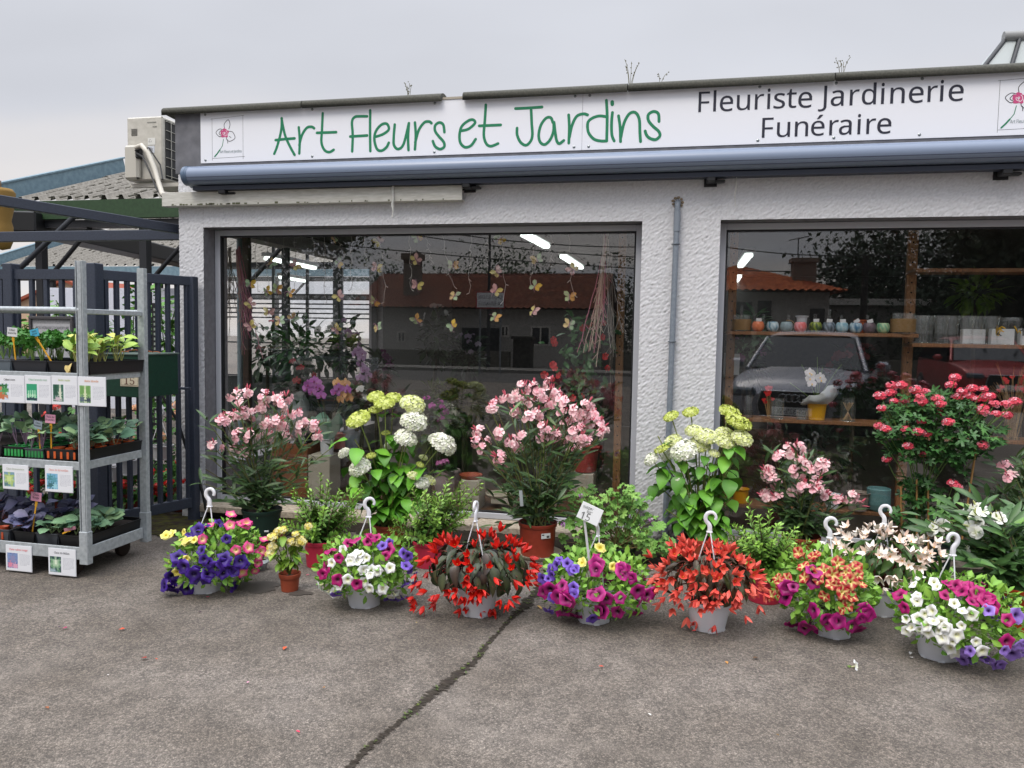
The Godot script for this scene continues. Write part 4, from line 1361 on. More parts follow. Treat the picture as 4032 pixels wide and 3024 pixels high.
func trolley() -> void:
	var galv := mottled("galvanised", "949b9f", "b6bcbf", 0.03, 2.0, 0.45, 0.0, 0.2)
	var o := thing("plant_trolley", "galvanised three-shelf trolley loaded with vegetable seedlings", "trolley", Vector3(-4.12, 0, -4.15))
	var hx0 := 0.655
	var hz := 0.2625
	for sx in [-1.0, 1.0]:
		for sz in [-1.0, 1.0]:
			var m := MB.new()
			var px: float = sx * hx0
			var pz: float = sz * hz
			m.obox(Transform3D(Basis(), Vector3(px, 1.06, pz - sz * 0.014)), Vector3(0.042, 1.68, 0.006), 0.001)
			m.obox(Transform3D(Basis(), Vector3(px - 0.0225, 1.06, pz)), Vector3(0.006, 1.68, 0.034), 0.001)
			m.obox(Transform3D(Basis(), Vector3(px + 0.0225, 1.06, pz)), Vector3(0.006, 1.68, 0.034), 0.001)
			m.obox(Transform3D(Basis(), Vector3(px, 1.06, pz + sz * 0.012)), Vector3(0.028, 1.676, 0.005), 0.001)
			obj("upright", m, galv, o)
			m = MB.new()
			m.obox(Transform3D(Basis(), Vector3(px, 0.19, pz)), Vector3(0.058, 0.20, 0.046), 0.003)
			obj("socket", m, galv, o)
			m = MB.new()
			m.lathe([Vector2(0.001, -0.02), Vector2(0.05, -0.02), Vector2(0.055, -0.012), Vector2(0.055, 0.012), Vector2(0.05, 0.02), Vector2(0.001, 0.02)], 18, Transform3D(Basis(Vector3(0, 0, 1), PI / 2), Vector3(px - sx * 0.13, 0.055, pz - sz * 0.06)))
			obj("wheel", m, mat("2a1d18", 0.7), o)
			m = MB.new()
			m.obox(Transform3D(Basis(), Vector3(px - sx * 0.13, 0.105, pz - sz * 0.06)), Vector3(0.06, 0.02, 0.08), 0.003)
			obj("caster_fork", m, galv, o)
	# base frame and shelves: steel rims with boards
	for y in [0.155, 0.685, 1.215]:
		for sz in [-1.0, 1.0]:
			var m := MB.new()
			m.obox(Transform3D(Basis(), Vector3(0, y, sz * (hz + 0.012))), Vector3(1.27, 0.05 if y > 0.2 else 0.075, 0.012), 0.002)
			obj("shelf_rim", m, galv, o)
		for sx in [-1.0, 1.0]:
			var m := MB.new()
			m.obox(Transform3D(Basis(), Vector3(sx * (hx0 - 0.004), y, 0)), Vector3(0.014, 0.05 if y > 0.2 else 0.07, 0.47), 0.002)
			obj("shelf_rim", m, galv, o)
		var m := MB.new()
		m.box(Vector3(-0.63, y - 0.008, -0.26), Vector3(0.63, y + 0.012, 0.26))
		obj("shelf_board", m, mottled("shelfboard", "3c342c", "5a4e42", 0.05, 2.0, 0.85), o)
	var m := MB.new()
	for sz in [-1.0, 1.0]: m.tube([Vector3(-0.655, 1.613, sz * hz), Vector3(0.45, 1.613, sz * hz), Vector3(0.655, 1.613, sz * hz)], 0.017, 8)
	obj("tie_bar", m, galv, o)
	m = MB.new()
	for sx in [-1.0, 1.0]: bar(m, Vector3(sx * hx0, 1.605, -hz), Vector3(sx * hx0, 1.605, hz), 0.022, 0.032, 0.004)
	obj("side_bar", m, galv, o)

func tray(label: String, x0: float, x1: float, y: float, hex: String, h := 0.075, d := 0.5, slots := "", zf := -3.915) -> Node3D:
	var o := thing("seedling_tray", label, "seedling tray", Vector3((x0 + x1) / 2, y, zf), 0, "trays on the seedling trolley")
	var w := x1 - x0
	var m := MB.new()
	var t := 0.004
	m.box(Vector3(-w / 2 + 0.01, 0, -d + 0.01), Vector3(w / 2 - 0.01, t, -0.01))
	for q in [[Vector3(-w / 2, 0, 0), Vector3(w / 2, 0, 0)], [Vector3(w / 2, 0, 0), Vector3(w / 2, 0, -d)], [Vector3(w / 2, 0, -d), Vector3(-w / 2, 0, -d)], [Vector3(-w / 2, 0, -d), Vector3(-w / 2, 0, 0)]]:
		var a: Vector3 = q[0]
		var b: Vector3 = q[1]
		var inn := Vector3.UP.cross(b - a).normalized() * 0.008
		m.quad(a + inn, b + inn, b + Vector3(0, h, 0), a + Vector3(0, h, 0))
		m.quad(b + inn * 1.5, a + inn * 1.5, a + inn * 0.6 + Vector3(0, h, 0), b + inn * 0.6 + Vector3(0, h, 0))
		bar(m, a + Vector3(0, h, 0), b + Vector3(0, h, 0), 0.010, 0.005)
	obj("tray", m, mat(hex, 0.45), o)
	if slots:
		for k in 6:
			m = MB.new()
			var x := -w / 2 + w * (k + 0.5) / 6
			m.obox(Transform3D(Basis(), Vector3(x, h * 0.5, -0.002)), Vector3(0.016, h * 0.62, 0.004), 0.001)
			obj("slot", m, mat(slots, 0.5), o)
		m = MB.new()
		for k in 3:
			for j in 4:
				m.lathe([Vector2(0.030, 0.002), Vector2(0.036, h + 0.004), Vector2(0.032, h + 0.004), Vector2(0.026, h - 0.01)], 8, Transform3D(Basis(), Vector3(-w / 2 + w * (k + 0.5) / 3, 0, -d * (j + 0.5) / 4)))
		obj("cell_pots", m, mat(slots, 0.55), o).set_meta("kind", "stuff")
	m = MB.new()
	m.box(Vector3(-w / 2 + 0.015, 0.006, -d + 0.015), Vector3(w / 2 - 0.015, h - 0.016, -0.015))
	obj("soil", m, mat("241b15", 0.95), o)
	return o

func seedlings(o: Node3D, w: float, d: float, y: float, n: int, nl: int, lv: Array, l: float, upright: float, stem := "8c8a6a") -> void:
	var sm := MB.new()
	sm.col = hx(stem)
	var xs := []
	for i in n:
		var c := Vector3(rf(-0.5, 0.5) * w * 0.85, y, -d * rf(0.05, 0.95))
		for k in nl:
			var a := rf(0, TAU)
			var hgt := l * rf(0.5, 1.1) * upright
			var p := c + Vector3(cos(a) * 0.03, hgt, sin(a) * 0.03)
			if k % 2 == 0 or l > 0.07: sm.tube([c, p], 0.0018, 4, false)
			var x := aim(p + (rv(0.02) if l < 0.07 else Vector3.ZERO), Vector3(cos(a), rf(0.0, 0.9) * upright, sin(a)), Vector3(0, 1, 0.5) + rv(0.4), l * rf(0.7, 1.2))
			if l < 0.07: xs.append(x)
			else: obj("leaf", lv[rng.randi() % lv.size()], vmat(0.55, 0.15), o, x)
	if xs.size(): many("leaves", lv[0], vmat(0.55, 0.15), o, xs)
	obj("stems", sm, vmat(0.7), o).set_meta("kind", "stuff")

func placard(label: String, tl: Vector3, w: float, h: float, bg: String, spots: Array, title: String, tint: String, tilt := 0.0) -> void:
	var o := thing("plant_placard", label, "sign", tl + Vector3(w / 2, -h / 2, 0), 0, "picture cards on the seedling trolley")
	o.rotation.z = tilt
	var m := MB.new()
	m.obox(Transform3D(), Vector3(w, h, 0.004), 0.001)
	obj("card", m, mat("d9dbe0", 0.45), o)
	m = MB.new()
	m.quad(Vector3(-w / 2 + 0.003, -h / 2 + 0.003, 0.0026), Vector3(w / 2 - 0.003, -h / 2 + 0.003, 0.0026), Vector3(w / 2 - 0.003, h / 2 - 0.003, 0.0026), Vector3(-w / 2 + 0.003, h / 2 - 0.003, 0.0026))
	obj("print", m, print_mat(bg, spots, title), o)
	var tm := text(title, 0.016, "Droid Serif", 0.0005)
	obj("lettering", tm, mat(tint, 0.6), o, Transform3D(Basis().scaled(Vector3(minf(1.0, w * 0.7 / tm.get_aabb().size.x), 1, 1)), Vector3(0, h / 2 - 0.026, 0.0032)))

func tag_stick(label: String, plate_at: Vector3, w: float, h: float, hex: String, lines: Array, foot: Vector3, tilt := 0.0, turn := 0.0) -> void:
	var o := thing("name_tag", label, "plant tag", foot, 0, "name tags on yellow sticks")
	var m := MB.new()
	m.obox(Transform3D(), Vector3(w, h, 0.003), 0.001)
	var x := Transform3D(Basis(Vector3.UP, turn) * Basis(Vector3(0, 0, 1), tilt), plate_at - foot)
	obj("plate", m, mat(hex, 0.5), o, x)
	m = MB.new()
	var top := plate_at - foot - Vector3(0, h * 0.35, 0.004)
	bar(m, Vector3.ZERO, top, 0.010, 0.004, 0.001, Vector3.BACK)
	bar(m, top * 0.80, top, 0.018, 0.0038, 0.001, Vector3.BACK)
	obj("stick", m, mat("d09a1c", 0.5), o)
	for i in lines.size():
		var tm := text(lines[i], h * 0.30, "Droid Sans", 0.0005)
		obj("handwriting", tm, mat("34343c", 0.6), o, x * Transform3D(Basis().scaled(Vector3(minf(1.0, w * 0.86 / tm.get_aabb().size.x), 1, 1)), Vector3(0, h * (0.22 - 0.32 * i), 0.002)))

func trolley_load() -> void:
	var zf := -3.915
	var celery := lobed("celery_leaf", ["3f7a2a", "4c8a30", "356824"], 3, 0.5, 0.1)
	var chard := leaves("chard_leaf", ["86a640", "9ab850", "74963a", "b3b85c"], 1.0, 0.52, 0.12, 0.35, 5, 0.6, 0.04, Color(1.3, 1.25, 1.2))
	var cab := leaves("cabbage_leaf", ["5f8266", "6f9270", "547860", "86a478"], 1.0, 0.78, 0.10, 0.3, 5, 0.55, 0.05, Color(1.35, 1.3, 1.25))
	var kale := leaves("sprout_leaf", ["5d7d62", "6e8e6a", "4e6e58"], 1.0, 0.62, 0.10, 0.3, 5, 0.55, 0.05, Color(1.35, 1.3, 1.25))
	var red := leaves("red_cabbage_leaf", ["4c5270", "5d6380", "3f4360", "6c6f8a"], 1.0, 0.80, 0.10, 0.3, 5, 0.55, 0.05, Color(1.3, 1.15, 1.25))
	# upper shelf
	var y := 1.228
	var t := tray("grey tray of celery seedlings with a barcode label, top shelf", -4.72, -3.997, y, "5c666e")
	seedlings(t, 0.45, 0.5, 0.07, 14, 14, celery, 0.06, 2.4, "7fa050")
	var m := MB.new()
	m.obox(Transform3D(Basis(), Vector3(0.16, 0.035, 0.003)), Vector3(0.062, 0.042, 0.002), 0.0005)
	obj("barcode_label", m, mat("c9cacc", 0.5), t)
	t = tray("black tray of bushy green celery, top shelf", -3.992, -3.741, y, "26282e")
	seedlings(t, 0.15, 0.5, 0.07, 22, 14, celery, 0.06, 2.4, "7fa050")
	t = tray("black tray of pale yellowing chard, top shelf", -3.736, -3.445, y, "1c1d20")
	seedlings(t, 0.19, 0.42, 0.06, 18, 6, chard, 0.10, 1.45, "c0c070")
	var wilt := leaves("wilted_leaf", ["c9b478", "b9a864", "b3c06c"], 1.0, 0.4, 0.1, 0.5, 4, 0.65)
	for k in 9:
		obj("wilted_leaf", wilt[k % 3], vmat(0.6, 0.2), t, aim(Vector3(rf(-0.09, 0.10), 0.075, rf(-0.05, 0.0)), Vector3(rf(-0.3, 0.3), -0.7, 0.5), Vector3(0, 0.5, 1), rf(0.06, 0.09)))
	# middle shelf
	y = 0.70
	t = tray("black tray of tall pale cabbage seedlings, middle shelf", -4.70, -4.079, y, "1e2023")
	seedlings(t, 0.4, 0.46, 0.06, 9, 6, kale, 0.085, 1.6, "9a8a9a")
	t = tray("green-slotted tray of leggy cabbage seedlings, middle shelf", -4.070, -3.924, y, "18191b", 0.07, 0.46, "2f9a4c")
	seedlings(t, 0.10, 0.46, 0.07, 10, 6, kale, 0.08, 1.9, "9a8098")
	t = tray("grey tray with green cells beside the orange one, middle shelf", -3.917, -3.780, y, "4a5056", 0.065, 0.46, "2a8244")
	seedlings(t, 0.10, 0.44, 0.06, 8, 6, cab, 0.075, 1.6, "9a8098")
	t = tray("orange-slotted tray of grey-green sprout seedlings, middle shelf", -3.770, -3.490, y, "1a1a1b", 0.07, 0.50, "c85a24")
	seedlings(t, 0.17, 0.48, 0.07, 14, 6, kale, 0.085, 1.25, "8a9070")
	t = tray("black tray with broad cabbage leaves leaning out, middle shelf", -3.56, -3.47, y, "17181a", 0.07, 0.50)
	seedlings(t, 0.06, 0.48, 0.06, 5, 5, cab, 0.095, 1.3, "8a9070")
	obj("red_leaf", leaves("red_leaf", ["8a4438"], 0.07, 0.05, 0.1, 0.2, 4, 0.5)[0], vmat(0.5, 0.2), t, aim(Vector3(0.04, 0.13, -0.36), Vector3(0.8, 0.1, 0.4), Vector3(0, 0.4, 1)))
	# bottom shelf
	y = 0.17
	t = tray("grey tray with orange cells of red cabbage, bottom shelf", -4.70, -4.044, y, "4a4e54", 0.075, 0.5, "b04a28")
	seedlings(t, 0.42, 0.48, 0.07, 14, 6, red, 0.085, 1.1, "6a5a70")
	t = tray("black tray of slate-blue red cabbage, bottom shelf", -4.016, -3.856, y, "1a1b1d", 0.075, 0.5)
	seedlings(t, 0.10, 0.48, 0.06, 16, 6, red, 0.085, 1.1, "6a5a70")
	t = tray("grey slotted tray of round green cabbage, bottom shelf", -3.851, -3.688, y, "3a3e44", 0.075, 0.5)
	seedlings(t, 0.10, 0.46, 0.06, 9, 7, cab, 0.085, 0.8, "9ab07a")
	t = tray("black tray of blue-green cabbage beside the upright, bottom shelf", -3.683, -3.484, y, "141517", 0.075, 0.5)
	seedlings(t, 0.11, 0.36, 0.06, 9, 7, cab, 0.085, 1.0, "9ab07a")
	# picture cards
	var zc := -3.866
	var c := [Vector3(-4.067, 1.214, -3.866), Vector3(-3.851, 1.219, -3.866), Vector3(-3.663, 1.222, -3.866), Vector3(-3.479, 1.222, -3.866), Vector3(-4.03, 0.671, -3.866), Vector3(-3.723, 0.681, -3.866), Vector3(-4.022, 0.173, -3.866), Vector3(-3.713, 0.177, -3.866)]
	var w := 0.182
	var h := 0.150
	placard("white picture card of a beet-like celeriac root, top row", c[0], c[1].x - c[0].x - 0.002, 0.166, "c9d4e4", [[40, 60, 26, 18, "2f6a3a"], [30, 92, 20, 20, "c07048"], [50, 70, 14, 10, "4f9a58"]], "Céleri rave", "3a3a40")
	placard("white picture card of turquoise celery stalks, top row", c[1], c[2].x - c[1].x - 0.002, 0.170, "2f9a70", [[20, 96, 5, 14, "b8e0c0"], [32, 98, 5, 16, "a8d8b4"], [46, 98, 5, 16, "c0e4c8"], [60, 98, 5, 16, "a8d8b4"], [40, 108, 40, 5, "203a4a"]], "Céleri branche vert", "9ac0a4")
	placard("white picture card of dark chard leaves with white stalks, top row", c[2], c[3].x - c[2].x - 0.002, 0.172, "3a6a5a", [[24, 60, 9, 26, "24503e"], [48, 56, 9, 22, "2e5c46"], [52, 84, 7, 30, "d8dcc8"], [36, 104, 14, 8, "c8b8c0"]], "Bette verte", "b0c068")
	placard("white picture card of pale green chard, nearest the trolley upright", c[3], 0.192, 0.174, "8ab078", [[40, 60, 28, 18, "6f9c58"], [40, 84, 6, 30, "d4dcb8"], [22, 100, 12, 10, "5a6a78"], [60, 102, 12, 8, "3e4a58"]], "Bette blonde", "d8905c")
	placard("white picture card of a pale green romanesco head, middle row", c[4], 0.189, 0.152, "7a9cae", [[40, 78, 26, 26, "a8c070"], [40, 74, 14, 14, "c8d890"], [20, 104, 12, 8, "5a7a80"]], "Chou Romanesco", "b0b8a4")
	placard("white picture card of blue-green sprouts, middle row", c[5], 0.196, 0.160, "7ab0d0", [[30, 60, 14, 12, "4a8a90"], [54, 70, 12, 14, "5a98a8"], [34, 96, 18, 10, "3a6a70"], [58, 100, 10, 10, "9accd8"]], "Chou de Bruxelles", "e09a90")
	placard("white picture card of a purple red cabbage above two pink slices, bottom row", c[6], 0.190, 0.160, "5a74a8", [[40, 64, 30, 22, "7a90bc"], [42, 66, 14, 14, "8a8ab0"], [26, 100, 13, 12, "d888a0"], [58, 104, 14, 11, "d8a0b8"]], "Chou cabus rouge", "e06a70")
	placard("white picture card of a green savoy cabbage, bottom row", c[7], 0.196, 0.164, "2e4a4c", [[40, 72, 28, 22, "6a9a72"], [42, 70, 17, 17, "a8c8a4"], [42, 66, 7, 12, "d8e4cc"], [24, 108, 16, 6, "9ab0b8"]], "Chou de Milan", "4a4a50")
	# name tags on sticks
	tag_stick("white tag reading Céleri branche in the celery", Vector3(-3.999, 1.474, -3.93), 0.074, 0.055, "d4d6d8", ["Céleri", "branche"], Vector3(-3.985, 1.262, -3.94), -0.06)
	tag_stick("blue tag reading Bette jaune on a leaning stick", Vector3(-3.808, 1.472, -3.9), 0.062, 0.046, "3fa0c0", ["Bette", "jaune"], Vector3(-3.698, 1.275, -3.925), 0.22)
	tag_stick("pink tag reading Chou de Bruxelles in the sprout tray", Vector3(-3.729, 0.954, -3.92), 0.074, 0.054, "d89ab4", ["Chou de", "Bruxelles"], Vector3(-3.736, 0.729, -3.93), -0.04)
	tag_stick("grey-blue tag reading Chou Romanesco, lower than the pink one", Vector3(-3.838, 0.91, -3.94), 0.060, 0.050, "98a4b0", ["Chou", "Romanesco"], Vector3(-3.822, 0.723, -3.94), -0.15)
	tag_stick("pink tag reading Chou Rouge over the red cabbage", Vector3(-3.854, 0.466, -3.93), 0.078, 0.056, "d494ac", ["Chou", "Rouge"], Vector3(-3.889, 0.238, -3.93), -0.08)
	tag_stick("small dull pink tag lying tilted over the green cabbage", Vector3(-3.588, 0.292, -3.9), 0.085, 0.020, "9a6a78", [], Vector3(-3.641, 0.259, -3.9), 0.25)

# ---------------------------------------------------------------- plants
var bank := {}

# three tones of a leaf shape; l length 1 unit = 1 m
func leaves(key: String, hexes: Array, l: float, w: float, fold := 0.15, droop := 0.3, segs := 4, belly := 0.45, wave := 0.0, rib := Color(1.25, 1.25, 1.1)) -> Array:
	if bank.has(key): return bank[key]
	var r := []
	for i in hexes.size():
		var m := MB.new()
		m.col = hx(hexes[i])
		leaf_into(m, Transform3D(), l, w * (0.9 + 0.1 * (i % 3)), fold, droop * (0.7 + 0.3 * (i % 3)), segs, belly, wave, rib)
		r.append(m.mesh())
	bank[key] = r
	return r

func petunia(key: String, throat: String, mid: String, rim: String, star := "") -> Array:
	if bank.has(key): return bank[key]
	var r := []
	for k in 3:
		var m := MB.new()
		var rows := []
		var cols := []
		var segs := 15
		for ring in 5:
			var row := PackedVector3Array()
			var cc := PackedColorArray()
			var rad: float = [0.10, 0.17, 0.45, 0.80, 1.0][ring]
			var z: float = [-0.85, -0.30, -0.06, 0.02, -0.06][ring]
			for j in segs:
				var a := TAU * j / segs
				var lob := cos(a * 5.0)
				var q := rad
				if ring >= 3: q *= 1.0 + (0.07 if ring == 3 else 0.12) * lob
				var zz := z
				if ring == 4: zz += 0.16 * sin(a * 5.0 + k) + 0.07 * sin(a * 3.0 + k * 1.3) + 0.05 * sin(a * 2.0 + k * 2.1) - 0.10 * k * 0.5
				if ring == 3: zz += 0.03 * sin(a * 5.0 + k)
				row.append(Vector3(cos(a) * q, sin(a) * q, zz))
				var c := hx(throat) if ring < 2 else (hx(throat).lerp(hx(mid), 0.65) if ring == 2 else (hx(mid) if ring == 3 else hx(rim)))
				if star and ring >= 1:
					c = hx(star) if j % 3 == 0 and ring < 3 else (hx(star).lerp(hx(mid), 0.6) if j % 3 == 0 else (hx(rim) if ring > 1 else hx(star)))
				cc.append(c)
			rows.append(row); cols.append(cc)
		m.grid(rows, true, cols)
		r.append(m.mesh())
	bank[key] = r
	return r

# five separate petals (oleander, geranium, lantana florets): unit radius, facing +z
func five_petal(m: MB, x: Transform3D, inner: Color, outer: Color, broad := 0.5, twist := 0.2, cup := 0.25) -> void:
	for i in 5:
		var b := Basis(Vector3(0, 0, 1), TAU * i / 5.0)
		var rows := []
		var cols := []
		for k in 4:
			var t: float = [0.06, 0.4, 0.8, 1.0][k]
			var w: float = [0.07, 0.24, broad * 0.72, broad * 0.36][k]
			var z := cup * (t - t * t * 0.9)
			rows.append(PackedVector3Array([x * (b * Vector3(-w, t, z - twist * w)), x * (b * Vector3(w * 0.15, t * 1.03, z)), x * (b * Vector3(w, t, z + twist * w))]))
			var c := inner.lerp(outer, clampf(t * 1.5, 0, 1))
			cols.append([c, c, c])
		m.grid(rows, false, cols)

func pot_into(m: MB, r0: float, r1: float, h: float, rim := 0.02, thick := 0.004) -> void:
	m.lathe([Vector2(0.001, 0.004), Vector2(r0 * 0.95, 0.004), Vector2(r0, 0.0), Vector2(r0 + 0.002, 0.004), Vector2(r1 - 0.006, h - rim), Vector2(r1, h - rim + 0.001), Vector2(r1 + 0.003, h - 0.002), Vector2(r1 + 0.001, h), Vector2(r1 - thick, h), Vector2(r1 - thick - 0.004, h - rim * 1.4), Vector2(r1 * 0.8, h - rim * 1.7)], 28)

func soil(parent: Node3D, r: float, y: float, at := Vector3.ZERO) -> void:
	var m := MB.new()
	var rows := []
	for k in 4:
		var row := PackedVector3Array()
		for j in 14:
			var a := TAU * j / 14
			row.append(at + Vector3(cos(a) * r * (1.0 - k / 3.05), y + rf(-0.006, 0.008), sin(a) * r * (1.0 - k / 3.05)))
		rows.append(row)
	m.grid(rows, true)
	obj("soil", m, mat("2e241c", 0.95), parent)

func hanger(o: Node3D, top: Vector2, rim_r: float, rim_y: float, flip := 1.0, edge := 0.0) -> void:
	var white := mat("dcdde2", 0.42)
	var x := Transform3D(Basis(Vector3.UP, edge), Vector3(top.x, top.y, 0.0))
	var m := MB.new()
	var pts := []
	for v in [[0.052, -0.062], [0.058, -0.040], [0.046, -0.012], [0.020, 0.0], [-0.012, -0.010], [-0.028, -0.040], [-0.022, -0.075], [0.004, -0.105], [0.010, -0.140], [0.008, -0.165]]:
		pts.append(Vector2(v[0] * flip, v[1]) * 0.62)
	var path := smooth_path(pts, 4)
	var rows := []
	for i in path.size():
		var d: Vector2 = (path[mini(i + 1, path.size() - 1)] - path[maxi(i - 1, 0)]).normalized()
		var s := Vector2(-d.y, d.x) * (0.0068 + 0.0045 * clampf(float(i) / path.size() * 1.4 - 0.2, 0.0, 1.0))
		var row := PackedVector3Array()
		for q in [[-1, -0.006], [-1, 0.006], [1, 0.006], [1, -0.006]]:
			row.append(x * Vector3(path[i].x + s.x * q[0], path[i].y + s.y * q[0], q[1] * 1.0))
		rows.append(row)
	m.grid(rows, true)
	m.obox(x * Transform3D(Basis(), Vector3(0.005 * flip, -0.104, 0)), Vector3(0.032, 0.009, 0.020), 0.003)
	obj("hanger_hook", m, white, o)
	var b := x * Vector3(0.005 * flip, -0.105, 0)
	for k in 3:
		var a := 0.55 + TAU * k / 3
		var e := Vector3(sin(a) * rim_r, rim_y, cos(a) * rim_r)
		m = MB.new()
		m.tube(bez(b + Vector3(sin(a), 0, cos(a)) * 0.009, b.lerp(e, 0.5) + Vector3(sin(a), 0.4, cos(a)) * 0.012, e, 7), 0.0032, 6)
		obj("hanger_wire", m, white, o)

# outline points are measured in the upright plane through the stem; parts growing z nearer the viewer sit higher and closer in
func lift(v: Vector2, z: float, d := 4.6) -> Vector3: return Vector3(v.x * (1.0 - z / d), v.y + z * (1.52 - v.y) / d, z)

# place on the near side of an ellipsoid (centre 0, cy, 0) for a photo point (across, up)
func on_shell(v: Vector2, cy: float, r: Vector3, d := 4.2) -> Array:
	var z := 0.0
	var q := Vector2.ZERO
	for k in 5:
		var w := lift(v, z, d)
		q = Vector2(w.x / r.x, (w.y - cy) / r.y)
		if q.length() > 0.97: q = q.normalized() * 0.97
		z = lerpf(z, r.z * sqrt(maxf(0.0, 1.0 - q.length_squared())), 0.8)
	var n := Vector3(q.x / r.x, q.y / r.y, z / (r.z * r.z)).normalized()
	return [lift(v, z, d), n]

func rand_shell(cy: float, r: Vector3, low := -0.8) -> Array:
	while true:
		var d := Vector3(rng.randfn(), rng.randfn(), rng.randfn()).normalized()
		if d.y < low: continue
		return [Vector3(d.x * r.x, cy + d.y * r.y, d.z * r.z), Vector3(d.x / r.x, d.y / r.y, d.z / r.z).normalized()]
	return []

func facing(at: Vector3) -> float: return atan2(-at.x, -at.z)

func white_pot(o: Node3D, r1 := 0.112, r0 := 0.082, h := 0.15, at := Vector3.ZERO) -> void:
	var m := MB.new()
	pot_into(m, r0, r1, h, 0.018)
	for k in 6:
		var a := TAU * k / 6 + 0.3
		m.obox(Transform3D(Basis(Vector3.UP, -a), Vector3(cos(a) * r0 * 0.97, 0.003, sin(a) * r0 * 0.97)), Vector3(0.012, 0.012, 0.03), 0.002)
	obj("pot", m, mat("d0d2d8", 0.42), o, Transform3D(Basis(), at))
	soil(o, r1 - 0.012, h - 0.02, at)

func petunia_basket(label: String, at: Vector3, cy: float, cx: float, r: Vector3, sets: Array, hook: Vector2, flip := 1.0, edge := 0.0, pot_x := 0.0, extra := 0.2, bare := 0.6) -> Node3D:
	at = on(at)
	var o := thing("hanging_basket", label, "hanging basket", at, facing(at), "hanging baskets on the asphalt")
	white_pot(o, 0.112, 0.082, 0.15, Vector3(pot_x, 0, 0))
	hanger(o, hook, 0.10, 0.15, flip, edge)
	# foliage: small soft leaves through the shell and the inside of the mound
	var lm: Mesh = leaves("petunia_leaf", ["6f9a3e"], 0.044, 0.027, 0.12, 0.35, 3, 0.5)[0]
	var xs := []
	var cs := []
	for i in 950:
		var s := rand_shell(cy, r * rf(0.62, 1.02), -0.9)
		var p: Vector3 = s[0] + Vector3(cx, 0, 0)
		if p.y < 0.03: p.y = rf(0.02, 0.06)
		if Vector2(p.x - pot_x, p.z).length() < 0.11 and p.y < 0.15: continue
		if p.y < 0.09 and p.z > 0.02 and absf(p.x - pot_x) < 0.08 and rng.randf() < bare: continue
		xs.append(aim(p, s[1] + rv(0.9) + Vector3(0, 0.25, 0), s[1] + rv(0.5), rf(0.7, 1.3)))
		cs.append(Color(0.8, 0.9, 0.8).lerp(Color(1.25, 1.12, 1.0), rng.randf()))
	many("leaves", lm, vmat(0.6, 0.2), o, xs, cs)
	var sm := MB.new()
	sm.col = hx("7d9a52")
	for i in 46:
		var s := rand_shell(cy, r * 0.98, -0.8)
		var e: Vector3 = s[0] + Vector3(cx, 0, 0)
		sm.tube(bez(Vector3(pot_x + rf(-0.05, 0.05), 0.14, rf(-0.05, 0.05)), Vector3(e.x * 0.6, maxf(e.y, 0.16) + 0.04, e.z * 0.6), e, 5), 0.0022, 4, false)
	obj("stems", sm, vmat(0.7), o).set_meta("kind", "stuff")
	for st in sets:
		var ms: Array = st[0]
		var blooms: Array = st[1].duplicate()
		for v in st[1]:
			if rng.randf() < (0.55 if st[2] < 0.85 else 0.3): blooms.append(v + Vector2(rf(-0.035, 0.035), rf(-0.03, 0.03)))
		for v in blooms:
			var s := on_shell(v - Vector2(cx, 0), cy, r, Vector2(at.x, at.z).length())
			var p: Vector3 = s[0] + Vector3(cx, 0, 0) + s[1] * rf(0.008, 0.03)
			p.y = maxf(p.y, 0.035)
			var d: Vector3 = s[1] * 0.8 + Vector3(0, 0.12, 0.3) + rv(0.6)
			obj("flower", ms[rng.randi() % 3], vmat(0.55, 0.25), o, aim(p, d, Vector3.UP.rotated(Vector3(0, 0, 1), rf(-2, 2)), 0.035 * st[2] * rf(0.72, 1.18)))
		for i in int(st[1].size() * extra):
			var c: Vector2 = st[1][rng.randi() % st[1].size()] - Vector2(cx, 0)
			var s := on_shell(c, cy, r)
			var p: Vector3 = s[0]
			p.z = -p.z * rf(0.3, 1.0)
			p += Vector3(cx, 0, 0) + rv(0.02)
			p.y = maxf(p.y, 0.05)
			obj("flower", ms[rng.randi() % 3], vmat(0.55, 0.25), o, aim(p, Vector3(s[1].x, s[1].y + 0.2, -s[1].z) + rv(0.4), Vector3.UP, 0.035 * st[2] * rf(0.8, 1.1)))
	return o

# pendulous begonia blossom: pointed petals hanging open from the top; points along +z (hanging direction)
func begonia_bloom(key: String, hexes: Array, heart: String, open: float) -> Array:
	if bank.has(key): return bank[key]
	var r := []
	for k in 3:
		var m := MB.new()
		var n := 5 if open > 0.6 else 4
		for i in n:
			var a := TAU * i / n + k
			var d := Vector3(cos(a) * open, sin(a) * open, 1.0 - open * 0.45)
			m.col = hx(hexes[(i + k) % hexes.size()])
			leaf_into(m, aim(Vector3(0, 0, 0.0), d, Vector3(cos(a), sin(a), 0) * -1.0 + Vector3(0, 0, 0.9)), 1.0 + 0.15 * (i % 2), 0.44, 0.14, -0.18, 4, 0.42, 0.0, Color(0.9, 0.85, 0.85))
		m.col = hx(heart)
		m.obox(aim(Vector3(0, 0, 0.16), Vector3(0, 0, 1)), Vector3(0.15, 0.15, 0.2), 0.05)
		r.append(m.mesh())
	bank[key] = r
	return r

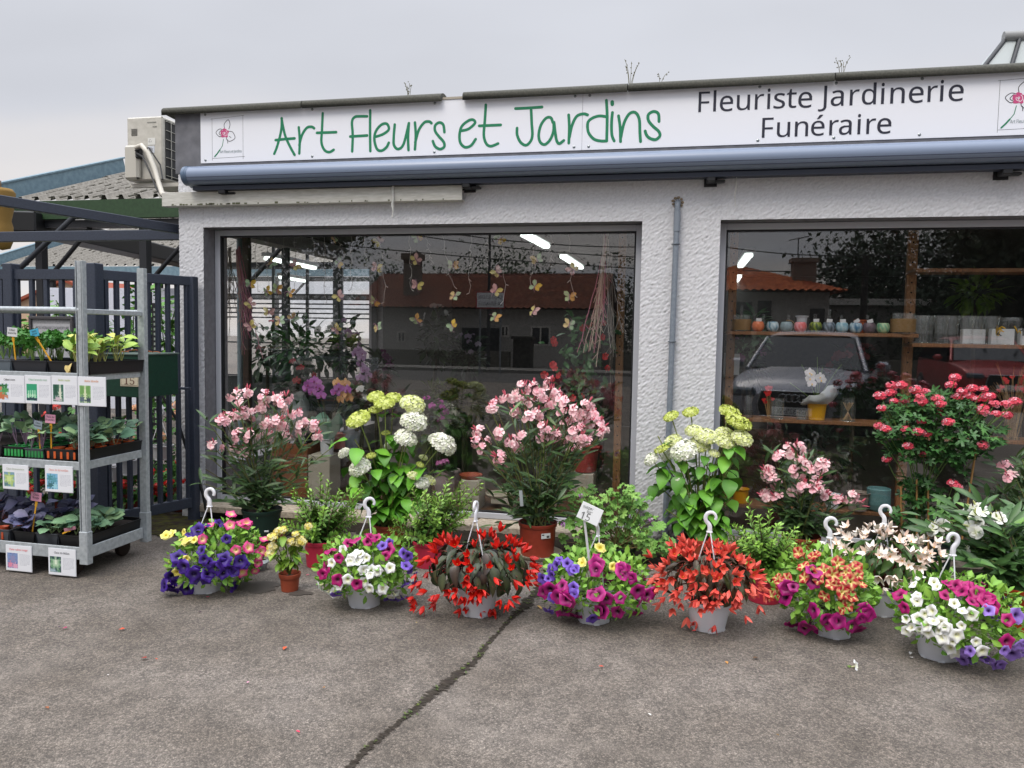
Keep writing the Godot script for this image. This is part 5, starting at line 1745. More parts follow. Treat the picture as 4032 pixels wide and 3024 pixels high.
func begonia_basket(label: String, at: Vector3, cy: float, r: Vector3, leaf: Array, nl: int, bloom: Array, pts: Array, nf: int, size: float, hook: Vector2, flip := 1.0, edge := 0.0, lscale := 1.0) -> void:
	at = on(at)
	var o := thing("hanging_basket", label, "hanging basket", at, facing(at), "hanging baskets on the asphalt")
	white_pot(o, 0.12, 0.085, 0.155)
	hanger(o, hook, 0.105, 0.155, flip, edge)
	var sm := MB.new()
	sm.col = hx("6b3a2e")
	var rest := []
	for i in nl:
		var s := rand_shell(cy, r * rf(0.68, 1.0), -0.4)
		var p: Vector3 = s[0]
		if p.y < 0.07: p.y = rf(0.06, 0.12)
		var outw := Vector3(s[1].x, 0, s[1].z).normalized()
		var down: Vector3 = (Vector3.DOWN - s[1] * Vector3.DOWN.dot(s[1])).normalized()
		var d: Vector3 = down * 0.75 + outw * rf(0.2, 0.7) + rv(0.4)
		var lx := aim(p - d.normalized() * 0.05, d, s[1] + Vector3(0, 0.35, 0) + rv(0.4), rf(0.75, 1.25) * lscale)
		if i % 100 < 60 or nl > 180 and nl < 195: obj("leaf", leaf[rng.randi() % leaf.size()], vmat(0.42, 0.1), o, lx)
		else: rest.append(lx)
		if i % 2 == 0:
			sm.tube(bez(Vector3(rf(-0.06, 0.06), 0.14, rf(-0.06, 0.06)), Vector3(p.x * 0.6, maxf(p.y, 0.2) + 0.07, p.z * 0.6), p, 5), 0.003, 4, false)
	if rest.size(): many("leaves", leaf[0], vmat(0.42, 0.1), o, rest)
	obj("stems", sm, vmat(0.6), o).set_meta("kind", "stuff")
	for i in pts.size() + nf:
		var p: Vector3
		var n: Vector3
		if i < pts.size():
			var s := on_shell(pts[i], cy, r)
			p = s[0] + s[1] * rf(0.025, 0.055); n = s[1]
		else:
			var s := rand_shell(cy, r * rf(1.0, 1.1), -0.35)
			p = s[0]; n = s[1]
		p.y = maxf(p.y, 0.05)
		var d := Vector3(n.x * 0.8, -0.5, n.z * 0.8) + rv(0.55)
		if p.y > cy + r.y * 0.4: d = n + rv(0.6)
		obj("flower", bloom[rng.randi() % 3], vmat(0.5, 0.25), o, aim(p, d, Vector3(rf(-1, 1), rf(-0.3, 0.3), rf(-1, 1)), size * rf(0.75, 1.15)))

func plain_pot(o: Node3D, r0: float, r1: float, h: float, m: Material, at := Vector3.ZERO) -> void:
	var b := MB.new()
	pot_into(b, r0, r1, h, 0.026, 0.005)
	obj("pot", b, m, o, Transform3D(Basis(), at))
	soil(o, r1 - 0.012, h - 0.03, at)

func saucer(label: String, at: Vector3, r: float, m: Material) -> void:
	var o := thing("plant_saucer", label, "saucer", on(at), 0, "saucers under the pots")
	var b := MB.new()
	b.lathe([Vector2(0.001, 0.004), Vector2(r * 0.8, 0.004), Vector2(r * 0.84, 0.0), Vector2(r * 0.92, 0.012), Vector2(r, 0.030), Vector2(r - 0.004, 0.032), Vector2(r * 0.88, 0.013), Vector2(r * 0.8, 0.009), Vector2(0.001, 0.009)], 28)
	obj("dish", b, m, o)

func oleander_flowers(key: String, inner: String, outers: Array) -> Array:
	if bank.has(key): return bank[key]
	var r := []
	for k in outers.size():
		var m := MB.new()
		five_petal(m, Transform3D(), hx(inner), hx(outers[k]), 0.72, 0.28, 0.10 + 0.15 * k)
		m.col = hx(inner)
		m.tube([Vector3(0, 0, -0.5), Vector3(0, 0, -0.1), Vector3(0, 0, 0.05)], [0.05, 0.12, 0.10], 5)
		r.append(m.mesh())
	bank[key] = r
	return r

# stems rise from the pot to each flower cluster (photo points across, up) and to leafy tips; narrow leaves in whorls
func oleander(o: Node3D, base_y: float, clusters: Array, tips: Array, depth: float, blooms: Array, buds: Material, nleaf: int, lkey: Array, fsize := 0.029, lscale := 1.0, per := 4) -> void:
	var sm := MB.new()
	sm.col = hx("5f5a3c")
	var spots := []
	var heads := []
	for q in clusters.size() + tips.size():
		var v: Vector2 = clusters[q] if q < clusters.size() else tips[q - clusters.size()]
		var z := depth * (rf(-0.55, 0.95) if q < clusters.size() else rf(-0.9, 0.9))
		var e := lift(v, z, 5.3)
		var b := Vector3(rf(-0.05, 0.05), base_y - 0.02, rf(-0.05, 0.05))
		var path := bez(b, Vector3(e.x * 0.45, lerpf(base_y, e.y, 0.5), e.z * 0.45), e - Vector3(0, 0.02, 0), 9)
		sm.col = hx("5f5a3c").lerp(hx("7d8b4a"), rng.randf())
		if q % 5 == 0: sm.tube(path, [0.007, 0.006, 0.006, 0.0055, 0.005, 0.005, 0.004, 0.004, 0.003, 0.003], 5, false)
		else: sm.tube(path.slice(5), 0.003, 4, false)
		for k in range(2, 10): spots.append([path[k], (path[k] - path[k - 1]).normalized(), k])
		if q < clusters.size(): heads.append([e, (path[9] - path[7]).normalized()])
	obj("stems", sm, vmat(0.8), o).set_meta("kind", "stuff")
	var xs := []
	for i in nleaf * 2 + 80:
		var s = spots[rng.randi() % spots.size()]
		var out := Vector3(rng.randfn(), 0, rng.randfn() + 0.2).normalized()
		var d: Vector3 = s[1] * rf(0.2, 1.0) + out * rf(0.7, 1.1) + Vector3(0, rf(-0.5, 0.2) if s[2] < 6 else 0.15, 0)
		var x := aim(s[0] + s[1] * rf(-0.04, 0.04), d, Vector3(0, 0.8, 0.6) + rv(0.4), rf(0.7, 1.15) * lscale)
		if i < nleaf * 0.45: obj("leaf", lkey[rng.randi() % lkey.size()], vmat(0.45, 0.12), o, x)
		else: xs.append(x)
	many("leaves", lkey[0], vmat(0.45, 0.12), o, xs)
	var bm := MB.new()
	for h in heads:
		for k in per + rng.randi() % 2:
			var off: Vector3 = (rv(1.0) + h[1] * 0.5 + Vector3(0, 0, 0.35)).normalized() * rf(0.022, 0.052)
			obj("flower", blooms[rng.randi() % blooms.size()], vmat(0.55, 0.3), o, aim(h[0] + off, off.normalized() + Vector3(0, 0.1, 0.45) + rv(0.3), Vector3.UP.rotated(Vector3.BACK, rf(-2, 2)), fsize * rf(0.85, 1.15)))
		for k in 3:
			var d: Vector3 = (h[1] + rv(0.5)).normalized()
			bm.tube([h[0] + d * 0.02, h[0] + d * 0.05, h[0] + d * 0.068], [0.003, 0.0055, 0.001], 5)
	obj("buds", bm, buds, o).set_meta("kind", "stuff")

# dome of four-petalled florets, unit radius, flat: height share
func mophead(key: String, hexes: Array, flat: float, florets := 210) -> Array:
	if bank.has(key): return bank[key]
	var r := []
	for k in 3:
		var m := MB.new()
		for i in florets:
			var t := (i + 0.5) / florets
			var a := i * 2.39996
			var ph := acos(1.0 - t * 1.25)
			var rr := sin(ph)
			var p := Vector3(cos(a) * rr, cos(ph) * flat, sin(a) * rr) * (1.0 + rf(-0.05, 0.05) + 0.07 * sin(a * 2.0 + k * 2))
			var nn := Vector3(p.x, p.y / (flat * flat) + 0.3, p.z).normalized() + rv(0.5)
			var x := aim(p, nn, Vector3(rf(-1, 1), rf(-1, 1), rf(-1, 1)), 0.125 * rf(0.8, 1.25))
			m.col = hx(hexes[rng.randi() % hexes.size()])
			for q in 4:
				var b := Basis(Vector3(0, 0, 1), TAU * q / 4.0)
				var kk := m.v.size()
				for w in [Vector3(0, 0, -0.1), Vector3(-0.55, 0.62, 0.1), Vector3(0, 1.0, 0.05), Vector3(0.55, 0.62, 0.0)]: m.p(x * (b * w))
				m.ix.append_array([kk, kk + 1, kk + 2, kk, kk + 2, kk + 3])
		m.col = hx("8b9a55")
		for i in 9:
			var a := TAU * i / 9
			m.tube([Vector3(0, -0.55, 0), Vector3(cos(a) * 0.6, 0.1 * flat, sin(a) * 0.6)], 0.02, 4, false)
		r.append(m.mesh())
	bank[key] = r
	return r

func hydrangea(o: Node3D, base_y: float, heads: Array, depth: float, nleaf: int, tips: Array) -> void:
	var lv := leaves("hydrangea_leaf", ["4f8a22", "5c9a2c", "447a20", "6aa534"], 0.115, 0.082, 0.10, 0.35, 6, 0.36, 0.05, Color(1.3, 1.2, 1.1))
	var sm := MB.new()
	var spots := []
	var all := heads.duplicate()
	for t in tips: all.append([t, 0.0, "", 0])
	for q in all:
		var v: Vector2 = q[0]
		var e := lift(v, depth * (q[3] if q.size() > 3 and q[1] > 0 else rf(-0.9, 0.9)), 5.4)
		sm.col = hx("7d9048").lerp(hx("6b5a3a"), rng.randf() * 0.6)
		var path := bez(Vector3(rf(-0.06, 0.06), base_y - 0.02, rf(-0.06, 0.06)), Vector3(e.x * 0.45, lerpf(base_y, e.y, 0.6), e.z * 0.4), e, 9)
		sm.tube(path, 0.0042, 5, false)
		for k in range(2, 9 if q[1] > 0 else 10): spots.append([path[k], (path[k] - path[k - 1]).normalized(), k])
		if q[1] > 0.0:
			var lime: bool = q[2] == "lime"
			var ms: Array
			if lime: ms = mophead("lime_head", ["b8c45a", "a9b648", "c6cf78"], 0.42)
			elif q[2] == "pale": ms = mophead("pale_head", ["d8dea0", "cfd884", "e2e5bc"], 0.62)
			else: ms = mophead("white_head", ["e4e5d2", "dadfc2", "eeede2"], 0.80)
			var tilt := Basis(Vector3(1, 0, 0), 0.35) * Basis(Vector3(0, 0, 1), clampf(-e.x * 1.6, -0.7, 0.7))
			obj("flower_head", ms[rng.randi() % 3], vmat(0.7, 0.15), o, Transform3D(tilt.scaled(Vector3.ONE * q[1]), e))
	obj("stems", sm, vmat(0.7), o).set_meta("kind", "stuff")
	for i in nleaf:
		var s = spots[rng.randi() % spots.size()]
		var out := Vector3(rng.randfn(), 0, rng.randfn() + 0.25).normalized()
		var d: Vector3 = out * rf(0.7, 1.0) + Vector3(0, rf(-0.75, 0.15), 0)
		obj("leaf", lv[rng.randi() % 4], vmat(0.5, 0.22), o, aim(s[0] + out * rf(0.015, 0.05), d, Vector3.UP + out * 0.5 + rv(0.25), rf(0.7, 1.3)))

# twiggy shrub with small leaves in pairs, paler young growth at the tips
func shrub(o: Node3D, base_y: float, tips: Array, depth: float, dark: String, young: String, l := 0.034, w := 0.013, dens := 26) -> void:
	var lm: Mesh = leaves("shrub%s%.3f" % [dark, l], ["ffffff"], l, w, 0.12, 0.25, 3, 0.5, 0.0, Color(1.1, 1.1, 1.0))[0]
	var sm := MB.new()
	sm.col = hx("6a5f45")
	var xs := []
	var cs := []
	var all := tips.duplicate()
	for v in tips: all.append(v * Vector2(rf(0.6, 1.0), 1.0) + Vector2(rf(-0.06, 0.06), -rf(0.0, 0.10)))
	for v in all:
		var e := lift(Vector2(v.x, maxf(v.y, 0.12)), depth * rf(-1, 1), 4.9)
		var path := bez(Vector3(rf(-0.05, 0.05), base_y - 0.02, rf(-0.05, 0.05)), Vector3(e.x * 0.4, lerpf(base_y, e.y, 0.45), e.z * 0.4), e, 10)
		sm.tube(path, 0.0026, 4, false)
		for k in dens:
			var t := pow(float(k + 1) / dens, 0.75)
			var f := t * 10.0
			var i := mini(int(f), 9)
			var p: Vector3 = path[i].lerp(path[i + 1], f - i)
			var d0: Vector3 = (path[i + 1] - path[i]).normalized()
			var side := d0.cross(Vector3(sin(k * 1.7), 0.2, cos(k * 1.7))).normalized()
			for sg in [-1.0, 1.0]:
				xs.append(aim(p, side * sg * 0.95 + d0 * (0.35 + 0.7 * t * t) + rv(0.3), d0 + rv(0.2), rf(0.75, 1.15) * (1.0 - 0.35 * pow(t, 6.0))))
				cs.append(hx(dark).lerp(hx(young), clampf(t * t * 0.9 + rf(-0.2, 0.25), 0, 1)))
	many("leaves", lm, vmat(0.45, 0.15), o, xs, cs)
	obj("stems", sm, vmat(0.85), o).set_meta("kind", "stuff")

# lobed round leaf (geranium family)
func lobed(key: String, hexes: Array, lobes := 7, cut := 0.22, ruffle := 0.10, pale := Color(1.2, 1.2, 1.05)) -> Array:
	if bank.has(key): return bank[key]
	var r := []
	for h in hexes:
		var m := MB.new()
		var c := hx(h)
		var n := lobes * 3
		var rows := [PackedVector3Array(), PackedVector3Array(), PackedVector3Array()]
		for j in n + 1:
			var a := lerpf(-2.75, 2.75, float(j) / n)
			var rad := 0.5 * (1.0 - cut * (0.5 + 0.5 * cos(TAU * j / 3.0)))
			var z := ruffle * sin(TAU * j / 3.0 + 0.6) + 0.06
			rows[0].append(Vector3(0, 0.0, 0.38))
			rows[1].append(Vector3(sin(a) * 0.27, 0.03 + ruffle * 0.3 * sin(TAU * j / 3.0), 0.38 + cos(a) * 0.27))
			rows[2].append(Vector3(sin(a) * rad, z * 0.7, 0.40 + cos(a) * rad))
		m.grid(rows, false, [[c * pale, c * pale], [c, c], [c, c]].map(func(q): return q[0]))
		r.append(m.mesh())
	bank[key] = r
	return r

func umbel(key: String, inner: String, outers: Array, n := 15, broad := 0.62) -> Array:
	if bank.has(key): return bank[key]
	var r := []
	for k in 3:
		var m := MB.new()
		for i in n:
			var t := (i + 0.5) / n
			var a := i * 2.39996
			var ph := acos(1.0 - t * 1.35)
			var p := Vector3(cos(a) * sin(ph), cos(ph) * 0.75, sin(a) * sin(ph)) * 0.8
			five_petal(m, aim(p, p + rv(0.2) + Vector3(0, 0.2, 0), Vector3(rf(-1, 1), 0.2, rf(-1, 1)), 0.40 * rf(0.8, 1.15)), hx(inner), hx(outers[rng.randi() % outers.size()]), broad, 0.1, 0.12)
		r.append(m.mesh())
	bank[key] = r
	return r

func hero_plants() -> void:
	var terra := mottled("terracotta", "8a3a22", "9c4a2e", 0.02, 2.0, 0.62)
	var dkgreen := mat("0c2a22", 0.38)
	var pinkpot := mat("b02440", 0.5)
	# ---- hanging baskets, from the gate to the far end
	var b := Vector3(-2.66, 0, -3.902)
	petunia_basket("hanging basket of deep purple, pink and yellow petunias nearest the trolley", b, 0.20, v2([0.056,0.186])[0].x, Vector3(0.255, 0.185, 0.23), [
		[petunia("pt_purple", "180630", "361078", "3e148c"), v2([-0.026,0.228,-0.138,0.209,-0.146,0.171,-0.058,0.124,0.005,0.161,0.008,0.1,-0.066,0.078,0.08,0.149,0.116,0.116,0.101,0.273,0.088,0.175,0.172,0.154,0.135,0.022,0.159,0.006,-0.17,0.11,-0.182,0.056,-0.167,-0.001,-0.102,-0.012,-0.083,0.327,-0.013,0.351,0.074,0.374,-0.178,0.09,0.08,0.097,-0.116,0.151,0.048,0.127,-0.07,0.113]), 1.1],
		[petunia("pt_yellow", "c8b430", "dcd068", "e0d888"), v2([-0.179,0.335,-0.137,0.281,-0.114,0.334,-0.188,0.175,-0.147,0.125,-0.064,0.291,-0.104,0.193,-0.198,0.324]), 0.78],
		[petunia("pt_pink", "e6d98c", "d23a86", "c82674"), v2([0.121,0.349,0.186,0.37,0.13,0.417,-0.017,0.287,0.225,0.227,0.148,0.212,0.299,0.265,0.282,0.196,0.274,0.17,0.188,0.087,0.253,0.093,0.274,0.139,0.022,0.357,0.21,0.359]), 0.95]], v2([0.014,0.594])[0], 1.0, -0.6, v2([-0.008,0.02])[0].x)
	b = Vector3(-1.687, 0, -3.923)
	petunia_basket("hanging basket of white petunias ringed with magenta and violet ones, beside the yellow lantana", b, 0.215, 0.01, Vector3(0.265, 0.165, 0.22), [
		[petunia("pt_magenta", "5c0438", "a80a66", "b00e70"), v2([-0.18,0.297,-0.205,0.212,-0.209,0.182,-0.139,0.149,-0.086,0.332,0.035,0.35,0.014,0.337,0.107,0.26,0.123,0.299,-0.039,0.123,-0.131,0.252,0.06,0.366,-0.053,0.34]), 1.0],
		[petunia("pt_white", "cfd0a0", "e2e3e0", "e6e7e8"), v2([-0.115,0.303,-0.168,0.232,-0.052,0.275,0.006,0.251,-0.015,0.191,0.04,0.189,-0.089,0.147,-0.188,0.091,-0.006,0.13,0.133,0.059,0.082,0.083,0.243,0.146,-0.139,0.119,0.065,0.179,-0.04,0.24,-0.164,0.077,-0.225,0.131,0.132,0.198,-0.077,0.237,-0.023,0.27,0.023,0.168]), 0.8],
		[petunia("pt_violet", "2c1458", "6a4ab0", "7a5cc0"), v2([0.127,0.32,0.208,0.269,0.243,0.181,0.218,0.112,0.201,0.02,0.159,0.005,-0.143,0.085,0.261,0.11,0.089,0.313,0.209,0.208]), 0.88]], v2([0.014,0.595])[0], 1.0, 0.15, v2([-0.002,0.078])[0].x)
	b = Vector3(-0.422, 0, -4.02)
	petunia_basket("hanging basket of magenta, mauve and pale yellow petunias holding the white price tag", b, 0.205, 0.015, Vector3(0.295, 0.165, 0.23), [
		[petunia("pt_violet", "", "", ""), v2([-0.2,0.277,-0.136,0.281,-0.101,0.248,-0.259,0.204,-0.108,0.169,-0.23,0.245,-0.23,0.052,-0.002,0.034,-0.206,0.119,-0.216,0.22,-0.118,0.26]), 0.88],
		[petunia("pt_magenta_dark", "3a0226", "98086a", "b40e78"), v2([0.021,0.315,0.009,0.284,0.141,0.252,0.188,0.233,-0.224,0.153,-0.176,0.125,-0.124,0.119,-0.152,0.047,-0.092,0.029,-0.009,0.139,0.064,0.121,0.023,0.066,0.131,0.134,0.215,0.169,0.266,0.155,0.213,0.069,0.229,0.122,0.121,0.063,-0.127,0.084,0.17,0.258,-0.168,0.178,-0.116,0.146,0.04,0.059]), 1.12],
		[petunia("pt_yellow", "", "", ""), v2([0.024,0.372,-0.064,0.293,0.094,0.284,0.127,0.303,0.037,0.351]), 0.78]], v2([0.011,0.557])[0], 1.0, 1.3, 0.0, 0.2, 0.1)
	b = Vector3(0.759, 0, -4.156)
	petunia_basket("hanging basket of yellow-starred red petunias over dark-throated magenta ones", b, 0.235, -0.005, Vector3(0.245, 0.205, 0.22), [
		[petunia("pt_star", "d8b83c", "b01024", "a40a20", "e6d48a"), v2([0.052,0.365,0.068,0.281,0.021,0.255,0.075,0.224,-0.007,0.192,0.08,0.32,-0.036,0.27,-0.073,0.299,-0.11,0.328,-0.012,0.322,0.099,0.16,0.136,0.314,0.154,0.274,0.118,0.216,-0.229,0.253,-0.218,0.2,-0.13,0.379,-0.054,0.379,0.103,0.276,0.032,0.304,-0.179,0.255,0.126,0.346,-0.213,0.171,0.044,0.248,0.089,0.188]), 0.92],
		[petunia("pt_magenta_dark", "", "", ""), v2([-0.164,0.213,-0.185,0.165,-0.057,0.116,-0.067,0.046,0.02,0.07,0.059,0.086,0.04,0.006,0.12,0.077,0.157,0.117,0.181,0.14,-0.151,-0.007,-0.007,-0.012,0.056,-0.05,-0.062,0.257,-0.056,0.306,0.142,0.071,0.006,0.088,0.172,0.153,-0.142,0.221]), 1.12]], v2([0.001,0.602])[0], 1.0, 0.2, 0.04, 0.2, 0.1)
	b = Vector3(1.263, 0, -3.981)
	petunia_basket("hanging basket of white, magenta and lavender petunias nearest the viewer", b, 0.225, v2([0.068,0.195])[0].x, Vector3(0.285, 0.185, 0.24), [
		[petunia("pt_white", "", "", ""), v2([-0.128,0.315,-0.112,0.245,-0.048,0.212,-0.127,0.128,-0.065,0.15,-0.011,0.17,0.018,0.122,0.038,0.099,0.038,0.261,0.07,0.236,0.069,0.169,0.132,0.111,-0.046,0.344,0.029,0.061,-0.091,0.117,-0.021,0.132,-0.148,0.16,0.009,0.147,-0.078,0.193,-0.038,0.173,0,0.109]), 0.8],
		[petunia("pt_magenta", "", "", ""), v2([-0.181,0.264,-0.154,0.205,0.062,0.319,0.106,0.345,0.156,0.297,0.171,0.305,0.109,0.284,0.008,0.345,0.143,0.335,0.248,0.136,0.243,0.231,0.002,0.299,0.19,0.282,0.075,0.353,0.038,0.337]), 1.0],
		[petunia("pt_lavender", "4a2c70", "8c6cc0", "9a80cc"), v2([0.166,0.255,0.281,0.257,0.09,0.057,0.158,0.046,0.047,-0.007,0.115,-0.009,0.226,0,0.272,0.089,0.235,0.107,0.291,0.129,0.104,0.078,0.306,0.114,0.172,0.058,0.084,0.029]), 0.9]], v2([0.026,0.605])[0], -1.0, 0.7, v2([-0.017,0.042])[0].x)
	# ---- begonias
	var dark := leaves("begonia_dark", ["26301f", "303626", "2e241f", "3a3f2c"], 0.10, 0.048, 0.2, 0.45, 5, 0.36, 0.03, Color(1.9, 1.9, 1.6))
	begonia_basket("hanging basket of scarlet begonias with large dark pointed leaves", Vector3(-1.047, 0, -3.959), 0.23, Vector3(0.285, 0.17, 0.25), dark, 190, begonia_bloom("bg_red", ["c4160c", "d6220f", "b8120c"], "d8681c", 0.55), v2([-0.119,0.351,-0.144,0.339,-0.283,0.216,-0.29,0.174,-0.298,0.081,-0.306,0.123,-0.216,0.123,-0.199,0.098,-0.249,0.14,-0.101,0.25,-0.059,0.183,-0.042,0.175,-0.075,0.124,-0.058,0.107,0.008,0.124,-0.025,0.132,-0.1,0.149,0.139,0.252,0.156,0.226,0.117,0.099,0.15,0.108,0.166,0.116,-0.057,-0.004,-0.081,-0.012,0.002,0.005,0.018,-0.003,0.06,0.014,0.084,0.031,0.088,0.319,0.104,0.395,-0.192,0.25,-0.168,0.343,-0.323,0.097,-0.273,0.064,0.223,0.227,0.232,0.201,0.133,0.09,-0.033,0.115,-0.108,0.132,0.009,0.39,-0.215,0.081,-0.04,-0.012]), 70, 0.052, v2([-0.015,0.61])[0], -1.0, 1.25)
	var bronze := leaves("begonia_bronze", ["3a3022", "33361f", "45301f"], 0.082, 0.030, 0.2, 0.4, 4, 0.34, 0.02, Color(1.7, 1.7, 1.3))
	begonia_basket("hanging basket thick with coral begonias in a white pot", Vector3(0.172, 0, -4.07), 0.245, Vector3(0.24, 0.16, 0.22), bronze, 200, begonia_bloom("bg_coral", ["df5a4c", "e86c5a", "d2483e"], "e0882c", 0.6), v2([-0.255,0.318,-0.242,0.278,-0.233,0.237,-0.212,0.198,-0.198,0.158,-0.222,0.131,-0.158,0.121,-0.127,0.141,-0.144,0.189,-0.122,0.248,-0.076,0.269,-0.085,0.318,-0.03,0.29,0.002,0.277,0.055,0.291,0.103,0.247,0.089,0.213,0.12,0.192,0.027,0.207,0.029,0.158,0.006,0.147,-0.04,0.126,-0.094,0.087,-0.046,0.06,0.032,0.076,0.091,0.132,0.121,0.151,0.16,0.123,0.219,0.17,0.225,0.219,0.178,0.279,0.161,0.309,0.115,0.337,0.083,0.382,0.037,0.378,-0.111,0.397,-0.165,0.376,-0.156,0.335,-0.119,0.158,-0.185,0.226,-0.011,0.178]), 120, 0.05, v2([-0.013,0.61])[0], 1.0, 0.1)
	var green := leaves("begonia_green", ["3a5a22", "47662a", "2f4a20"], 0.10, 0.045, 0.2, 0.4, 5, 0.36, 0.02, Color(1.3, 1.3, 1.1))
	begonia_basket("hanging basket of cream and salmon begonias standing behind the starred petunias", Vector3(1.123, 0, -4.556), 0.275, Vector3(0.30, 0.165, 0.25), green, 130, begonia_bloom("bg_cream", ["f4eadf", "efd6c4", "f6f1ea"], "dca030", 0.85), v2([-0.218,0.322,-0.235,0.288,-0.173,0.402,-0.149,0.29,-0.179,0.306,-0.07,0.416,-0.078,0.384,-0.042,0.41,-0.006,0.425,0.021,0.439,-0.009,0.3,-0.018,0.288,-0.074,0.301,-0.057,0.324,0.07,0.373,0.088,0.366,0.124,0.381,0.036,0.317,0.028,0.295,0.126,0.32,0.171,0.326,0.189,0.319,0.165,0.264,0.139,0.229,0.059,0.217,0.077,0.204,0.022,0.211,-0.014,0.205,-0.042,0.19,0.006,0.161,0.041,0.193,-0.06,0.177,0.238,0.387,0.214,0.343,0.25,0.328,-0.12,0.262,-0.09,0.235,0.111,0.266,-0.206,0.271,0.222,0.364]), 75, 0.046, v2([-0.009,0.603])[0], 1.0, -0.1)
	# ---- price tag on its stick in the third petunia basket
	var tg := thing("price_tag", "white price tag on a white stick marked 15 euros for a hanging surfinia", "price tag", Vector3.ZERO)
	var base := Vector3(-0.433, 0.28, -3.9)
	tg.position = base
	var c0 := Vector3(-0.437, 0.607, -3.87) - base
	var m := MB.new()
	m.obox(Transform3D(Basis(Vector3.UP, -0.1), Vector3.ZERO), Vector3(0.115, 0.088, 0.003), 0.001)
	var px := Transform3D(Basis(Vector3.UP, facing(base)) * Basis(Vector3(0, 0, 1), -0.40) * Basis(Vector3(1, 0, 0), -0.12), c0)
	obj("plate", m, mat("dcdedf", 0.5), tg, px)
	m = MB.new()
	m.obox(aim(c0 * 0.5 + Vector3(-0.012, -0.02, -0.004), c0 + Vector3(-0.03, -0.05, 0)), Vector3(0.013, 0.0035, c0.length() - 0.02), 0.001)
	obj("stick", m, mat("d3d5d6", 0.5), tg)
	for l in [["suspension", 0.019, 0.0, 0.026], ["surfinia", 0.019, 0.012, 0.008], ["15€", 0.05, -0.002, -0.022]]:
		var tm := text(l[0], l[1], "Droid Sans", 0.0006)
		obj("handwriting", tm, mat("5f625f", 0.7), tg, px * Transform3D(Basis(Vector3(0, 0, 1), 0.05), Vector3(l[2], l[3], 0.0022)))
	# ---- lantana in a little clay pot
	var o := thing("lantana_plant", "small lantana with pale yellow flower heads in a clay pot", "potted plant", on(Vector3(-2.197, 0, -4.02)))
	o.rotation.y = facing(o.position)
	plain_pot(o, 0.046, 0.061, 0.105, terra)
	var lv := leaves("lantana_leaf", ["6b8f2c", "557d2a", "7fa136"], 0.070, 0.042, 0.12, 0.4, 5, 0.4, 0.03)
	var sm := MB.new()
	sm.col = hx("6d7a3a")
	var heads := v2([-0.064,0.354,-0.096,0.321,-0.096,0.266,-0.108,0.228,0.034,0.331,0.05,0.278,0.009,0.289,0.074,0.285,0.107,0.374,0.062,0.295,-0.039,0.361])
	var um := umbel("lantana_head", "d8c04c", ["d9d08a", "e2dcae", "d8c860"], 14, 0.7)
	for v in heads:
		var e := lift(v, rf(-0.02, 0.10), 4.5)
		var path := bez(Vector3(0, 0.09, 0), Vector3(e.x * 0.5, e.y * 0.7, e.z * 0.5), e, 6)
		sm.tube(path, 0.0025, 4, false)
		obj("flower_head", um[rng.randi() % 3], vmat(0.6, 0.2), o, Transform3D(Basis(Vector3(1, 0, 0), 0.5).scaled(Vector3.ONE * rf(0.024, 0.034)), e))
		for k in 5:
			var a := rf(0, TAU)
			obj("leaf", lv[rng.randi() % 3], vmat(0.5, 0.2), o, aim(path[2 + k % 4], Vector3(cos(a), rf(-0.8, 0.3), sin(a) + 0.3), Vector3.UP, rf(0.7, 1.1)))
	obj("stems", sm, vmat(0.7), o).set_meta("kind", "stuff")
	# ---- oleanders
	var ol := leaves("oleander_leaf", ["3a5230", "456034", "2f4529", "557040"], 0.125, 0.026, 0.16, 0.22, 4, 0.48, 0.0, Color(1.45, 1.4, 1.2))
	var of := oleander_flowers("oleander_pink", "e08a98", ["efc2c6", "f2d0d0", "eab4bc"])
	var bud := mat("c85a6c", 0.6)
	o = thing("oleander_bush", "pink flowering oleander in a dark green pot beside the window corner", "potted plant", on(Vector3(-2.901, 0, -4.911), 0.012))
	o.rotation.y = facing(o.position)
	plain_pot(o, 0.11, 0.138, 0.235, dkgreen)
	m = MB.new()
	m.obox(Transform3D(Basis(), Vector3(0.03, 0.10, 0.131)), Vector3(0.030, 0.012, 0.002), 0.0008)
	obj("pot_label", m, mat("d6d8da", 0.5), o)
	oleander(o, 0.235, v2([-0.165,1.038,-0.092,1.063,-0.151,0.976,0.02,1.026,0.094,1.009,0.168,1.019,0.133,0.957,0.005,0.964,-0.238,0.875,-0.17,0.894,-0.112,0.914,-0.044,0.897,-0.266,0.85,0.034,0.839,0.113,0.848,0.183,0.878,0.243,0.897,0.133,0.8,0.173,0.736,0.043,0.74,0.283,0.834,0.36,0.811,0.263,0.792,-0.152,0.75,-0.074,0.753,-0.306,0.687,-0.167,0.668,-0.104,0.64,0.37,0.742,-0.209,0.844]), v2([-0.342,0.867,-0.353,0.643,-0.373,0.552,-0.383,0.45,-0.288,0.466,0.478,0.669,0.344,0.609,0.283,0.484,0.232,0.422,0.182,0.35,-0.076,0.415,-0.154,0.46,-0.231,0.381,-0.017,0.517,0.062,0.535,0.132,0.574,-0.018,0.35,0.062,0.325,-0.096,0.312,-0.174,0.316,-0.241,0.319,0.141,0.278,0.023,0.662,-0.075,0.582,-0.153,0.605]), 0.20, of, bud, 230, ol, 0.027, 1.0, 4)
	saucer("orange plastic saucer under the dark green oleander pot", Vector3(-2.901, 0, -4.911), 0.165, mat("a0482a", 0.5))
	o = thing("oleander_bush", "largest pink oleander, in a red-brown pot with a barcode label", "potted plant", on(Vector3(-0.941, 0, -5.152), 0.014))
	o.rotation.y = facing(o.position)
	plain_pot(o, 0.112, 0.132, 0.225, mottled("redpot", "7c2a18", "8a3420", 0.02, 2.0, 0.5))
	m = MB.new()
